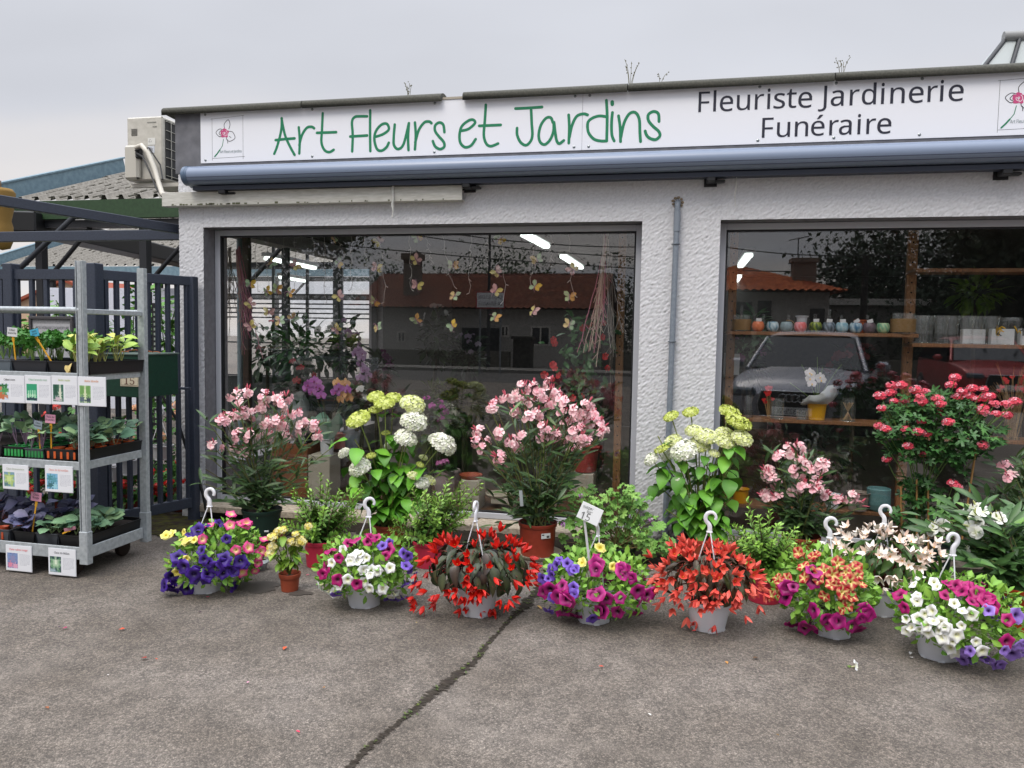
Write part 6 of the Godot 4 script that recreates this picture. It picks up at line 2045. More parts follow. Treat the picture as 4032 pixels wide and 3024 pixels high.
	m.obox(Transform3D(Basis(Vector3.UP, 0.45), Vector3(0.056, 0.155, 0.116)), Vector3(0.068, 0.036, 0.0015), 0.0005)
	obj("barcode_label", m, mat("c9cccd", 0.4), o)
	m = MB.new()
	for k in 10: m.box(Vector3(0.006 + k * 0.0022, -0.014, 0.0009), Vector3(0.0072 + k * 0.0022 + 0.0005 * (k % 3), 0.002, 0.0012))
	m.box(Vector3(-0.028, 0.004, 0.0009), Vector3(-0.012, 0.012, 0.0012))
	obj("barcode", m, mat("202022", 0.6), o, Transform3D(Basis(Vector3.UP, 0.45), Vector3(0.056, 0.155, 0.116)))
	oleander(o, 0.22, v2([-0.11,1.14,-0.225,1.071,-0.301,1.025,-0.045,1.152,0.064,1.176,0.076,1.121,-0.011,1.097,-0.109,1.073,-0.153,1.084,-0.054,1.042,0.012,1.054,0.11,1.1,0.143,1.057,0.177,1.035,0.056,1.022,0.221,0.992,0.167,0.958,0.245,0.937,0.309,0.972,0.353,0.962,0.289,0.916,0.344,0.906,0.399,0.908,0.421,0.875,0.4,0.83,0.323,0.851,0.257,0.86,0.191,0.892,0.225,0.826,0.314,0.773,0.16,0.803,0.28,0.806,0.038,0.867,0.061,0.812,0.017,0.789,0.104,0.824,-0.019,0.965,-0.085,0.941,-0.162,0.973,-0.115,0.797,-0.147,0.74,-0.198,0.773,-0.279,0.659,-0.234,0.627,-0.369,0.758,-0.27,0.827,0.195,0.704,0.249,0.727,0.319,1.038,0.365,0.929,-0.328,0.992,-0.414,0.835,-0.379,0.702,-0.424,0.768]), v2([-0.371,0.913,-0.321,0.524,-0.274,0.391,-0.305,0.21,-0.195,0.303,-0.231,0.437,-0.167,0.573,-0.079,0.62,-0.014,0.666,0.064,0.667,0.141,0.647,0.208,0.626,0.253,0.572,0.273,0.672,0.166,0.525,0.088,0.557,0.012,0.488,0.135,0.401,0.071,0.31,-0.019,0.397,-0.098,0.44,-0.15,0.282,0.17,0.313,-0.21,0.527,0.178,0.447,-0.102,0.675,0.118,0.713]), 0.26, of, bud, 270, ol, 0.027, 1.0, 4)
	m = MB.new()
	m.obox(Transform3D(Basis(Vector3(0, 0, 1), 0.1), Vector3.ZERO), Vector3(0.022, 0.105, 0.0012))
	obj("plant_label", m, mat("9ea6a8", 0.4), o, Transform3D(Basis(), Vector3(v2([-0.113,0.427])[0].x, v2([-0.113,0.427])[0].y, 0.20)))
	saucer("cream plastic saucer under the largest oleander", Vector3(-0.936, 0, -5.153), 0.172, mat("b9b19a", 0.5))
	o = thing("oleander_bush", "slender pale pink oleander against the second window, behind the green shrub", "potted plant", on(Vector3(0.82, 0, -5.434)))
	o.rotation.y = facing(o.position)
	plain_pot(o, 0.10, 0.125, 0.21, terra)
	oleander(o, 0.21, v2([-0.086,0.784,-0.051,0.799,-0.073,0.747,-0.165,0.715,-0.22,0.597,-0.196,0.574,-0.159,0.539,-0.233,0.621,-0.239,0.443,-0.215,0.458,-0.167,0.45,-0.03,0.7,0.01,0.703,-0.045,0.624,0.047,0.644,0,0.665,0.104,0.661,0.114,0.686,0.074,0.547,0.084,0.572,0.075,0.509,0.134,0.477,-0.058,0.51,0.214,0.46,0.291,0.492,0.348,0.448,0.005,0.541]), v2([-0.202,0.75,-0.142,0.729,0.019,0.778,0.044,0.718,-0.248,0.696,-0.19,0.422,-0.107,0.43,-0.069,0.358,-0.001,0.39,0.068,0.396,0.138,0.378,0.207,0.348,0.026,0.292,-0.076,0.23,-0.015,0.161,-0.158,0.526,-0.125,0.58]), 0.20, of, bud, 170, ol, 0.029, 1.0, 3)
	o = thing("oleander_bush", "white flowering oleander in a bright orange pot at the picture's edge", "potted plant", on(Vector3(1.817, 0, -4.475)))
	o.rotation.y = facing(o.position)
	plain_pot(o, 0.115, 0.15, 0.24, mat("a83c14", 0.5))
	var ow := oleander_flowers("oleander_white", "d9dcae", ["e6e7e2", "e9e9e6", "dfe2d8"])
	oleander(o, 0.24, v2([-0.268,0.565,-0.234,0.561,-0.24,0.509,-0.215,0.513,-0.257,0.506,-0.274,0.494,-0.191,0.547,-0.149,0.553,-0.421,0.459,-0.413,0.471,-0.244,0.417,-0.244,0.599,-0.205,0.495]), v2([-0.489,0.542,-0.436,0.581,-0.4,0.566,-0.359,0.634,-0.312,0.579,-0.248,0.669,-0.197,0.676,-0.154,0.642,-0.132,0.546,-0.099,0.541,-0.055,0.479,-0.258,0.344,-0.293,0.368,-0.182,0.368,-0.132,0.367,-0.074,0.377,-0.032,0.345,-0.185,0.256,-0.111,0.28,-0.068,0.576,-0.047,0.638,-0.326,0.506,-0.169,0.45,-0.11,0.43]), 0.22, ow, mat("b9c07a", 0.6), 240, leaves("oleander_broad", ["3d5c34", "4c6f3c", "34502e", "628848"], 0.150, 0.038, 0.16, 0.25, 4, 0.5, 0.0, Color(1.45, 1.4, 1.2)), 0.034, 1.0, 3)
	saucer("black plastic saucer under the bright orange pot", Vector3(1.814, 0, -4.467), 0.20, mat("17191b", 0.5))
	o = thing("oleander_bush", "tall leafy oleander with one pink bloom at the picture's edge", "potted plant", on(Vector3(2.189, 0, -5.152)))
	o.rotation.y = facing(o.position)
	plain_pot(o, 0.11, 0.13, 0.22, terra)
	oleander(o, 0.22, v2([-0.215,0.687,-0.242,0.741]), v2([-0.184,0.81,-0.162,0.835,-0.204,0.751,-0.287,0.673,-0.303,0.613,-0.164,0.699,-0.134,0.658,-0.215,0.579,-0.165,0.54,-0.117,0.502,-0.253,0.574,-0.103,0.774,-0.077,0.62]), 0.2, of, bud, 120, ol, 0.031, 1.15, 2)
	# ---- hydrangeas
	o = thing("hydrangea_plant", "tall hydrangea with lime and white heads before the display window", "potted plant", on(Vector3(-1.999, 0, -5.074)))
	o.rotation.y = facing(o.position)
	plain_pot(o, 0.095, 0.118, 0.17, terra)
	var u := v2([-0.1,1.071,0.022,1.062,-0.037,1.026,-0.096,0.98,-0.217,0.912,0.157,1.015,0.166,0.893,0.11,0.771,0.372,0.728,0.318,0.759,-0.312,0.671,-0.205,0.568,-0.128,0.655,0.214,0.587,0.169,0.506,0.223,0.452,0.283,0.474,0.236,0.636,-0.028,0.814,-0.005,0.722])
	oleander_stakes(o, [[Vector3(0.02, 0.15, 0.03), Vector3(-0.03, 0.62, 0.05)], [Vector3(-0.06, 0.15, 0.02), Vector3(-0.12, 0.6, 0.0)]])
	hydrangea(o, 0.17, [[u[0], 0.062, "lime", 0.1], [u[1], 0.062, "lime", -0.3], [u[2], 0.074, "lime", 0.5], [u[3], 0.048, "lime", 0.3], [u[4], 0.088, "lime", 0.6], [u[5], 0.090, "pale", 0.3], [u[6], 0.094, "white", 0.6], [u[7], 0.075, "white", 0.8], [u[8], 0.092, "white", 0.6], [u[9], 0.055, "white", 0.5], [u[10], 0.042, "white", 0.2], [u[11], 0.075, "white", 0.9], [u[12], 0.034, "lime", 0.6], [u[13], 0.03, "lime", 0.6], [u[14], 0.042, "pale", 0.8], [u[15], 0.055, "white", 0.7], [u[16], 0.045, "pale", 0.4], [u[17], 0.03, "pale", -0.1], [u[18], 0.03, "lime", 0.1], [u[19], 0.035, "white", -0.2]], 0.20, 200, v2([-0.198,0.716,-0.243,0.769,-0.271,0.519,-0.124,0.594,-0.012,0.654,0.063,0.615,0.138,0.629,0.252,0.575,0.313,0.551,0.367,0.527,0.101,0.499,0.026,0.454,-0.123,0.456,-0.212,0.457,-0.049,0.539,-0.078,0.364,0.027,0.347,0.14,0.383,-0.162,0.776]))
	o = thing("hydrangea_plant", "broad hydrangea with lime and cream heads in front of the pier", "potted plant", on(Vector3(0.157, 0, -5.401)))
	o.rotation.y = facing(o.position)
	plain_pot(o, 0.10, 0.125, 0.16, terra)
	u = v2([-0.223,0.985,-0.092,1.019,0.168,1.031,0.228,0.962,-0.062,0.888,0.02,0.855,0.136,0.881,0.252,0.854,-0.204,0.814,-0.13,0.746,0.143,0.819,-0.281,0.754,-0.347,0.675,0.075,0.741,-0.238,0.708,-0.029,0.794,-0.165,0.541])
	hydrangea(o, 0.16, [[u[0], 0.056, "lime", 0.3], [u[1], 0.058, "lime", -0.2], [u[2], 0.072, "lime", 0.0], [u[3], 0.082, "lime", 0.5], [u[4], 0.062, "pale", 0.1], [u[5], 0.076, "pale", 0.4], [u[6], 0.062, "pale", 0.2], [u[7], 0.074, "pale", 0.6], [u[8], 0.06, "pale", 0.3], [u[9], 0.090, "white", 0.7], [u[10], 0.06, "pale", 0.6], [u[11], 0.048, "lime", 0.6], [u[12], 0.052, "white", 0.5], [u[13], 0.038, "pale", 0.5], [u[14], 0.045, "white", 0.2], [u[15], 0.075, "pale", 0.2], [u[16], 0.026, "white", 0.7]], 0.20, 200, v2([-0.295,0.716,-0.3,0.5,-0.249,0.568,-0.201,0.367,-0.242,0.331,-0.147,0.617,-0.064,0.622,0.019,0.585,0.099,0.632,0.182,0.573,0.217,0.723,0.252,0.557,0.206,0.448,-0.005,0.391,-0.168,0.304,-0.065,0.312,0.13,0.316,0.035,0.713,-0.112,0.491,0.083,0.504,0.149,0.635,-0.31,0.844]))
	# ---- small-leaved shrubs
	o = thing("myrtle_shrub", "fine-leaved green shrub in a red pot behind the yellow lantana", "potted plant", on(Vector3(-2.248, 0, -4.512)))
	o.rotation.y = facing(o.position)
	plain_pot(o, 0.085, 0.105, 0.17, pinkpot)
	shrub(o, 0.17, v2([0.002,0.587,-0.087,0.561,-0.16,0.501,-0.167,0.467,-0.114,0.43,-0.054,0.484,0.012,0.496,0.08,0.444,0.12,0.478,0.188,0.497,0.256,0.502,0.27,0.48,0.188,0.405,0.23,0.347,0.161,0.35,0.093,0.374,0.039,0.404,-0.041,0.379,-0.094,0.346,-0.147,0.314,-0.239,0.304,-0.2,0.26,-0.134,0.243,-0.041,0.253,0.013,0.194,0.067,0.248,0.134,0.273,0.23,0.312,0.175,0.173,0.107,0.19,0.223,0.156,-0.014,0.308]), 0.16, "3f6b2a", "86b044", 0.046, 0.022, 17)
	o = thing("myrtle_shrub", "spreading fine-leaved shrub between the hydrangea and the scarlet begonias", "potted plant", on(Vector3(-1.573, 0, -4.702)))
	o.rotation.y = facing(o.position)
	plain_pot(o, 0.09, 0.11, 0.17, pinkpot)
	shrub(o, 0.17, v2([0.129,0.57,0.206,0.549,0.241,0.499,0.325,0.534,0.332,0.506,0.179,0.485,0.109,0.521,0.054,0.465,0.026,0.486,-0.029,0.479,-0.112,0.508,-0.056,0.451,0.006,0.409,0.082,0.415,0.145,0.422,0.221,0.428,0.292,0.393,0.25,0.343,0.181,0.337,0.111,0.323,0.041,0.352,-0.042,0.381,-0.111,0.395,-0.152,0.325,-0.234,0.312,-0.254,0.242,-0.213,0.185,-0.144,0.198,-0.082,0.254,0.001,0.253,0.084,0.238,0.168,0.252,0.008,0.175,0.099,0.167,0.216,0.272,-0.054,0.169]), 0.18, "3f682c", "8db54a", 0.046, 0.022, 18)
	o = thing("myrtle_shrub", "dense bright green shrub in a cherry pink pot beside the coral begonias", "potted plant", on(Vector3(0.504, 0, -4.59)))
	o.rotation.y = facing(o.position)
	plain_pot(o, 0.088, 0.108, 0.18, pinkpot)
	shrub(o, 0.18, v2([-0.112,0.579,0.012,0.523,-0.105,0.495,0.057,0.447,-0.188,0.423,-0.23,0.392,0.156,0.439,0.182,0.406,0.224,0.366,0.135,0.348,0.016,0.425,-0.051,0.419,-0.136,0.41,-0.202,0.34,-0.236,0.309,-0.133,0.32,-0.048,0.329,0.035,0.347,0.1,0.398,0.185,0.327,0.122,0.267,0.038,0.266,-0.045,0.248,-0.13,0.248,-0.182,0.26,-0.094,0.179,-0.017,0.179,0.049,0.205,0.124,0.195,0.018,0.138,-0.075,0.127,-0.146,0.191,0.087,0.307,-0.007,0.369,-0.083,0.361]), 0.17, "4a7a2e", "93bf4e", 0.046, 0.021, 18)
	# ---- scented pelargonium with ruffled leaves and lilac blooms
	o = thing("scented_pelargonium", "sprawling pale green pelargonium with a few lilac blooms behind the price tag", "potted plant", on(Vector3(-0.379, 0, -5.217)))
	o.rotation.y = facing(o.position)
	plain_pot(o, 0.09, 0.11, 0.10, mat("17231f", 0.5))
	var rl := lobed("ruffled_leaf", ["6f9c48", "7fae54", "5f8c40", "8cb45c"], 7, 0.2, 0.13)
	sm = MB.new()
	sm.col = hx("8a7a50")
	var tips := v2([-0.367,0.469,-0.269,0.496,-0.203,0.488,-0.104,0.482,0.015,0.509,0.048,0.489,-0.388,0.401,-0.333,0.404,-0.245,0.419,-0.157,0.435,-0.027,0.43,0.082,0.424,0.158,0.406,0.124,0.448,-0.375,0.335,-0.287,0.35,-0.09,0.371,0.018,0.366,0.105,0.348,0.214,0.32,0.194,0.264,-0.384,0.244,-0.329,0.259,-0.231,0.297,-0.067,0.306,0.053,0.29,0.129,0.283,0.185,0.197,0.109,0.215,-0.327,0.169,-0.359,0.099,-0.261,0.184,-0.087,0.238,0.001,0.22,0.165,0.14,0.262,0.124,0.326,0.138,0.35,0.073,0.296,0.059,-0.302,0.046,-0.041,0.14,0.067,0.157,-0.015,-0.004,0.061,-0.011,-0.083,0.081,-0.442,0.331,-0.237,0.095,-0.151,0.167,0.22,0.088,-0.347,0.032,-0.252,0.015])
	for v in tips:
		var e := lift(v, rf(-0.10, 0.18), 5.1)
		var path := bez(Vector3(rf(-0.06, 0.06), 0.08, rf(-0.05, 0.05)), Vector3(e.x * 0.4, e.y * 0.5 + 0.05, e.z * 0.4), e, 6)
		sm.tube(path, 0.003, 4, false)
		for k in 5:
			var a := rf(0, TAU)
			obj("leaf", rl[rng.randi() % 4], vmat(0.6, 0.2), o, aim(path[6 - k % 3] + rv(0.045), Vector3(cos(a), rf(-0.3, 0.5), sin(a)), Vector3(0, 0.8, 0.7) + rv(0.5), rf(0.055, 0.095)))
	obj("stems", sm, vmat(0.8), o).set_meta("kind", "stuff")
	var lil := umbel("lilac_head", "9a4a9a", ["b67ac0", "c08cc8"], 8, 0.5)
	for v in v2([-0.265,0.469,-0.222,0.393,-0.379,0.267,0.197,0.33]):
		obj("flower_head", lil[rng.randi() % 3], vmat(0.6, 0.2), o, Transform3D(Basis(Vector3(1, 0, 0), 0.8).scaled(Vector3.ONE * 0.022), Vector3(v.x, v.y, 0.17)))
	# ---- standing geranium on cane stakes
	o = thing("standing_geranium", "tall red and white geranium trained on cane stakes before the shelves", "potted plant", on(Vector3(1.533, 0, -5.217)))
	o.rotation.y = facing(o.position)
	plain_pot(o, 0.12, 0.15, 0.26, dkgreen)
	for s in [v2([-0.128,0.299,-0.157,0.615]), v2([-0.047,0.311,-0.072,0.668]), v2([0.185,0.473,0.235,0.896]), v2([0.017,0.32,-0.01,0.666])]:
		m = MB.new()
		m.tube([Vector3(s[0].x, s[0].y - 0.2, 0.03), Vector3(s[1].x, s[1].y, 0.06)], 0.006, 6)
		obj("cane_stake", m, mat("a87f4c", 0.7), o)
	var gl := lobed("geranium_leaf", ["35602e", "3f6c34", "2c5228", "4c7a3c"], 5, 0.62, 0.06)
	sm = MB.new()
	sm.col = hx("5f7a3e")
	var cloud := v2([0.009,0.971,-0.262,0.64,0.023,0.67,-0.054,0.53])
	var gx := []
	for i in 640:
		var p: Vector3
		if i % 6 > 0:
			var s := rand_shell(0, Vector3(0.35, 0.26, 0.26) * rf(0.55, 1.0), -0.9)
			p = s[0] + Vector3(cloud[0].x, cloud[0].y, 0)
		else: p = Vector3(cloud[3].x + rng.randfn(0, 0.055), rf(0.34, cloud[2].y), rng.randfn(0, 0.06))
		if p.y < 0.36: p.y = rf(0.36, 0.6)
		var a := rf(0, TAU)
		var lx := aim(p, Vector3(cos(a), rf(-0.5, 0.4), sin(a)), Vector3(0, 0.9, 0.6) + rv(0.6), rf(0.065, 0.11))
		if i < 150: obj("leaf", gl[rng.randi() % 4], vmat(0.5, 0.15), o, lx)
		else: gx.append(lx)
		if i % 40 == 0: sm.tube(bez(Vector3(cloud[3].x + rf(-0.05, 0.05), 0.26, rf(-0.04, 0.04)), Vector3(cloud[3].x, p.y * 0.7, 0), p, 7), 0.0038, 4, false)
	many("leaves", gl[0], vmat(0.5, 0.15), o, gx)
	var big := lobed("geranium_big", ["4f8038", "5a8c40"], 5, 0.6, 0.06)
	for v in v2([0.079,0.598,0.09,0.521,0.056,0.613,0.045,0.525,-0.09,0.314,0.104,0.558]):
		obj("leaf", big[rng.randi() % 2], vmat(0.5, 0.2), o, aim(Vector3(v.x, v.y, 0.12), Vector3(rf(-0.5, 0.5), -0.8, 0.3), Vector3(0, 0.3, 1), 0.10))
	var gh := umbel("geranium_head", "b81830", ["dc5c70", "d84058", "e6a0ac"], 12, 0.62)
	for v in v2([0.108,1.314,0.085,1.267,0.202,1.251,0.259,1.25,0.297,1.21,0.276,1.2,0.152,1.228,0.125,1.192,0.015,1.178,0.009,1.143,-0.076,1.182,-0.067,1.156,-0.105,1.228,-0.187,1.254,-0.241,1.243,-0.247,1.199,-0.167,1.151,-0.221,1.148,-0.302,1.178,0.258,1.133,0.266,1.108,0.32,1.161,0.333,1.104,0.386,1.099,0.383,1.161,0.423,1.184,-0.151,0.972,-0.081,0.964,-0.028,0.956,-0.127,0.869,-0.044,0.824,0.272,0.907,0.128,0.659,0.151,0.641,-0.062,1.035,0.081,1.037,-0.301,0.983,-0.261,0.969,-0.29,1.099,0.226,1.189,0.19,1.204,0.035,1.145,0.026,1.093,-0.055,1.217,-0.248,0.775]):
		var e := lift(v, rf(0.10, 0.24) if v.y < cloud[0].y + 0.1 else rf(-0.12, 0.18), 5.4)
		sm.tube(bez(Vector3(e.x * 0.7, e.y - 0.16, e.z * 0.4), Vector3(e.x * 0.9, e.y - 0.08, e.z * 0.6), e, 4), 0.0025, 4, false)
		obj("flower_head", gh[rng.randi() % 3], vmat(0.6, 0.2), o, Transform3D((Basis(Vector3(0, 0, 1), rf(-0.5, 0.5)) * Basis(Vector3(1, 0, 0), rf(0.3, 1.0))).scaled(Vector3(1.1, 0.85, 1.1) * rf(0.027, 0.04)), e))
	obj("stems", sm, vmat(0.7), o).set_meta("kind", "stuff")
	# small empty grey dish beside the green pot
	o = thing("drip_bowl", "small grey plastic bowl on the asphalt by the purple petunias", "bowl", on(Vector3(-2.58, 0, -4.317)))
	m = MB.new()
	m.lathe([Vector2(0.001, 0.003), Vector2(0.045, 0.0), Vector2(0.068, 0.05), Vector2(0.066, 0.052), Vector2(0.043, 0.006), Vector2(0.001, 0.008)], 20)
	obj("bowl", m, mat("8d9496", 0.5), o)

func oleander_stakes(o: Node3D, ends: Array) -> void:
	for e in ends:
		var m := MB.new()
		m.tube(e, 0.004, 6)
		obj("plant_stake", m, mat("123a34", 0.5), o)

# ---------------------------------------------------------------- inside the shop
const ORD := ["first", "second", "third", "fourth", "fifth", "sixth", "seventh", "eighth", "ninth", "tenth", "eleventh", "twelfth", "thirteenth", "fourteenth", "fifteenth", "sixteenth", "seventeenth", "eighteenth", "nineteenth", "twentieth"]

func butterflies() -> void:
	var z := -6.10
	# each light cord: top point, end point, then butterflies as photo points
	var cords := [
		[Vector3(-3.658, 2.1, -6.1), Vector3(-3.643, 1.849, -6.1), [Vector3(-3.705, 1.905, -6.1), Vector3(-3.704, 1.737, -6.1), Vector3(-3.707, 1.541, -6.1)]],
		[Vector3(-3.534, 2.265, -6.1), Vector3(-3.54, 1.859, -6.1), [Vector3(-3.499, 2.085, -6.1), Vector3(-3.54, 1.845, -6.1), Vector3(-3.529, 1.664, -6.1)]],
		[Vector3(-3.381, 2.318, -6.1), Vector3(-3.402, 1.989, -6.1), [Vector3(-3.448, 1.86, -6.1), Vector3(-3.424, 1.587, -6.1)]],
		[Vector3(-3.28, 2.317, -6.1), Vector3(-3.271, 1.86, -6.1), [Vector3(-3.281, 2.066, -6.1), Vector3(-3.324, 1.833, -6.1), Vector3(-3.302, 1.621, -6.1)]],
		[Vector3(-3.115, 2.32, -6.1), Vector3(-3.07, 2.089, -6.1), []],
		[Vector3(-3.006, 2.324, -6.1), Vector3(-2.996, 1.761, -6.1), []],
		[Vector3(-2.893, 2.318, -6.1), Vector3(-2.839, 2.187, -6.1), [Vector3(-2.908, 2.295, -6.1), Vector3(-2.868, 2.088, -6.1), Vector3(-2.872, 1.808, -6.1), Vector3(-2.887, 1.526, -6.1)]],
		[Vector3(-2.757, 2.316, -6.1), Vector3(-2.76, 1.863, -6.1), []],
		[Vector3(-2.645, 2.302, -6.1), Vector3(-2.62, 2.078, -6.1), []],
		[Vector3(-2.497, 2.314, -6.1), Vector3(-2.45, 1.761, -6.1), [Vector3(-2.511, 2.265, -6.1), Vector3(-2.529, 2.043, -6.1), Vector3(-2.542, 1.765, -6.1), Vector3(-2.516, 1.545, -6.1)]],
		[Vector3(-2.242, 2.311, -6.1), Vector3(-2.219, 1.865, -6.1), [Vector3(-2.171, 2.293, -6.1), Vector3(-2.179, 2.113, -6.1), Vector3(-2.172, 1.901, -6.1), Vector3(-2.172, 1.617, -6.1)]],
		[Vector3(-2.102, 2.309, -6.1), Vector3(-2.044, 2.09, -6.1), []],
		[Vector3(-1.959, 2.308, -6.1), Vector3(-1.862, 1.893, -6.1), [Vector3(-1.859, 2.063, -6.1), Vector3(-1.847, 1.814, -6.1), Vector3(-1.858, 1.568, -6.1)]],
		[Vector3(-1.712, 2.305, -6.1), Vector3(-1.724, 1.841, -6.1), []],
		[Vector3(-1.568, 2.308, -6.1), Vector3(-1.569, 2.076, -6.1), []],
		[Vector3(-1.448, 2.298, -6.1), Vector3(-1.421, 1.778, -6.1), [Vector3(-1.479, 2.277, -6.1), Vector3(-1.492, 2.011, -6.1), Vector3(-1.499, 1.86, -6.1), Vector3(-1.5, 1.639, -6.1)]],
		[Vector3(-1.188, 2.296, -6.1), Vector3(-1.207, 1.912, -6.1), [Vector3(-1.163, 2.109, -6.1), Vector3(-1.176, 1.895, -6.1), Vector3(-1.181, 1.694, -6.1)]],
		[Vector3(-1.052, 2.303, -6.1), Vector3(-1.047, 2.057, -6.1), []],
		[Vector3(-0.914, 2.293, -6.1), Vector3(-0.867, 1.829, -6.1), [Vector3(-0.872, 2.032, -6.1), Vector3(-0.893, 1.816, -6.1), Vector3(-0.894, 1.591, -6.1)]]]
	var tones := [["d8b440", "a4c09c", "yellow and green"], ["d8c878", "d4a8ac", "yellow and pink"], ["a8c4a4", "d4bc88", "green and straw"], ["d4acb0", "d8cc88", "pink and lemon"], ["cc9c54", "a8bc90", "amber and green"]]
	var cm := mat("b9b6b2", 0.6)
	for i in cords.size():
		var c = cords[i]
		var top: Vector3 = c[0]
		top.y = 2.31
		var o := thing("light_cord", "%s white fairy-light cord from the dark wooden post side of the window" % ORD[i], "light string", top, 0, "fairy-light cords in the display window")
		var m := MB.new()
		var e: Vector3 = c[1] - top
		var path := []
		for k in 9: path.append(e * (k / 8.0) + Vector3(sin(k * 1.9 + i) * 0.012, 0, cos(k * 1.3 + i) * 0.008) * (1.0 if k > 0 else 0.0))
		m.tube(path, 0.0020, 4)
		for k in [2, 4, 6, 8]:
			var s := -1.0 if (k / 2 + i) % 2 else 1.0
			m.tube([path[k], path[k] + Vector3(s * 0.022, -0.006 - 0.02 * rng.randf(), 0)], 0.0028, 4)
		obj("cord", m, cm, o)
		for k in c[2].size():
			var tn = tones[(i * 2 + k * 3) % 5]
			var b := thing("butterfly", "%s gauze butterfly, %s down on the %s fairy-light cord" % [tn[2], ORD[k], ORD[i]], "butterfly decoration", c[2][k], 0, "gauze butterflies in the display window")
			b.rotation = Vector3(rf(-0.5, 0.5), rf(-0.6, 0.6), rf(-0.9, 0.9))
			b.scale = Vector3.ONE * 1.1
			for q in 4:
				var w := MB.new()
				w.col = hx(tn[0] if q % 2 == 0 else tn[1])
				var a: float = [0.7, 2.3, -0.5, 3.7][q] + rf(-0.25, 0.25)
				leaf_into(w, aim(Vector3.ZERO, Vector3(cos(a), sin(a), rf(-0.2, 0.3)), Vector3(0, 0, 1)), 0.058 if q < 2 else 0.045, 0.036, 0.2, 0.1, 4, 0.6, 0.06)
				obj("wing", w, vmat(0.6, 0.5), b)
			m = MB.new()
			m.tube([Vector3(0, -0.02, 0.004), Vector3(0, 0.0, 0.006), Vector3(0, 0.02, 0.004)], 0.0035, 5)
			for q in 3:
				var a := rf(0, TAU)
				m.tube(bez(Vector3.ZERO, Vector3(cos(a) * 0.03, sin(a) * 0.03, 0.03), Vector3(cos(a + 0.7) * 0.05, sin(a + 0.7) * 0.05, 0.015), 5), 0.0014, 4)
			obj("body", m, mat("a8788c", 0.6), b)

func twigs(label: String, top: Vector3, ends: Array, n: int, hexes: Array, r: float) -> void:
	var o := thing("twig_bunch", label, "twigs", top, 0, "decorative twig bunches hung in the window")
	var m := MB.new()
	for i in n:
		var e: Vector3 = ends[rng.randi() % ends.size()] - top + rv(0.06)
		var a := Vector3(rf(-0.02, 0.02), rf(-0.03, 0.02), rf(-0.02, 0.02))
		m.col = hx(hexes[rng.randi() % hexes.size()])
		var path := bez(a, Vector3(e.x * rf(0.1, 0.5) + rf(-0.03, 0.03), e.y * 0.45, rf(-0.04, 0.04)), e * rf(0.55, 1.0), 9)
		for q in range(2, 10): path[q] += rv(0.006)
		m.tube(path, r, 4)
		for q in [4, 6, 7, 8]:
			m.tube([path[q], path[q] + Vector3(rf(-0.05, 0.05), -rf(0.03, 0.10), rf(-0.02, 0.02))], r * 0.7, 4)
	obj("twigs", m, vmat(0.8), o).set_meta("kind", "stuff")

func wood_mat(key := "oak", lo := "6e4a2a", hi := "98693c") -> StandardMaterial3D:
	return mottled("wood" + key, lo, hi, 0.05, 1.4, 0.65, 0.15, 0.0, Vector3(3, 0.5, 3))

func holed_post(label: String, x: float, z: float, w := 0.062) -> void:
	var o := thing("wooden_upright", label, "shelf upright", Vector3(x, 0, z), 0, "drilled wooden uprights")
	var m := MB.new()
	m.obox(Transform3D(Basis(), Vector3(0, 1.22, 0)), Vector3(w, 2.48, 0.045), 0.003)
	obj("post", m, wood_mat("post", "6a4628", "a07446"), o)
	m = MB.new()
	for k in 30:
		m.lathe([Vector2(0.0065, 0), Vector2(0.0, 0.0006)], 8, Transform3D(Basis(Vector3.RIGHT, PI / 2), Vector3(0, 0.15 + k * 0.075, 0.0226)))
	obj("peg_holes", m, mat("15100c", 0.9), o).set_meta("kind", "stuff")

func phal_bloom(key: String, hexes: Array, lip: String) -> Array:
	if bank.has(key): return bank[key]
	var r := []
	for k in 2:
		var m := MB.new()
		for i in 5:
			var a: float = [PI / 2, PI / 2 + 2.2, PI / 2 - 2.2, 0.15, PI - 0.15][i]
			m.col = hx(hexes[(i + k) % hexes.size()])
			leaf_into(m, aim(Vector3(0, 0, 0.05 if i > 2 else 0.0), Vector3(cos(a), sin(a), 0.15), Vector3(0, 0, 1)), 1.0, 0.62 if i < 3 else 1.05, 0.05, 0.15, 5, 0.55, 0.0, Color(0.92, 0.85, 0.92))
		m.col = hx(lip)
		leaf_into(m, aim(Vector3(0, 0.05, 0.1), Vector3(0, -0.8, 0.7), Vector3(0, 0.4, 1)), 0.5, 0.35, 0.3, 0.3, 3, 0.5)
		r.append(m.mesh())
	bank[key] = r
	return r

func shop_pot(label: String, at: Vector3, r0: float, r1: float, h: float, m: Material, cat := "pot", group := "") -> Node3D:
	var o := thing("flower_pot", label, cat, at, 0, group)
	var b := MB.new()
	pot_into(b, r0, r1, h, 0.012)
	obj("pot", b, m, o)
	return o

func glass_vessel(called: String, label: String, at: Vector3, prof: Array, cat := "glass vase", group := "", s := 1.0) -> Node3D:
	var o := thing(called, label, cat, at, 0, group)
	var b := MB.new()
	var pts := []
	for q in prof: pts.append(Vector2(q[0], q[1]) * s)
	b.lathe(pts, 24)
	obj("glass", b, glass_mat(0.03, "c9d6d4"), o)
	b = MB.new()
	b.lathe([Vector2(0.0001, 0.001), Vector2(prof[0][0] * s * 0.96, 0.001), Vector2(prof[0][0] * s * 0.96, 0.008), Vector2(0.0001, 0.008)], 20)
	obj("base", b, glass_mat(0.12, "a9bab6"), o)
	return o

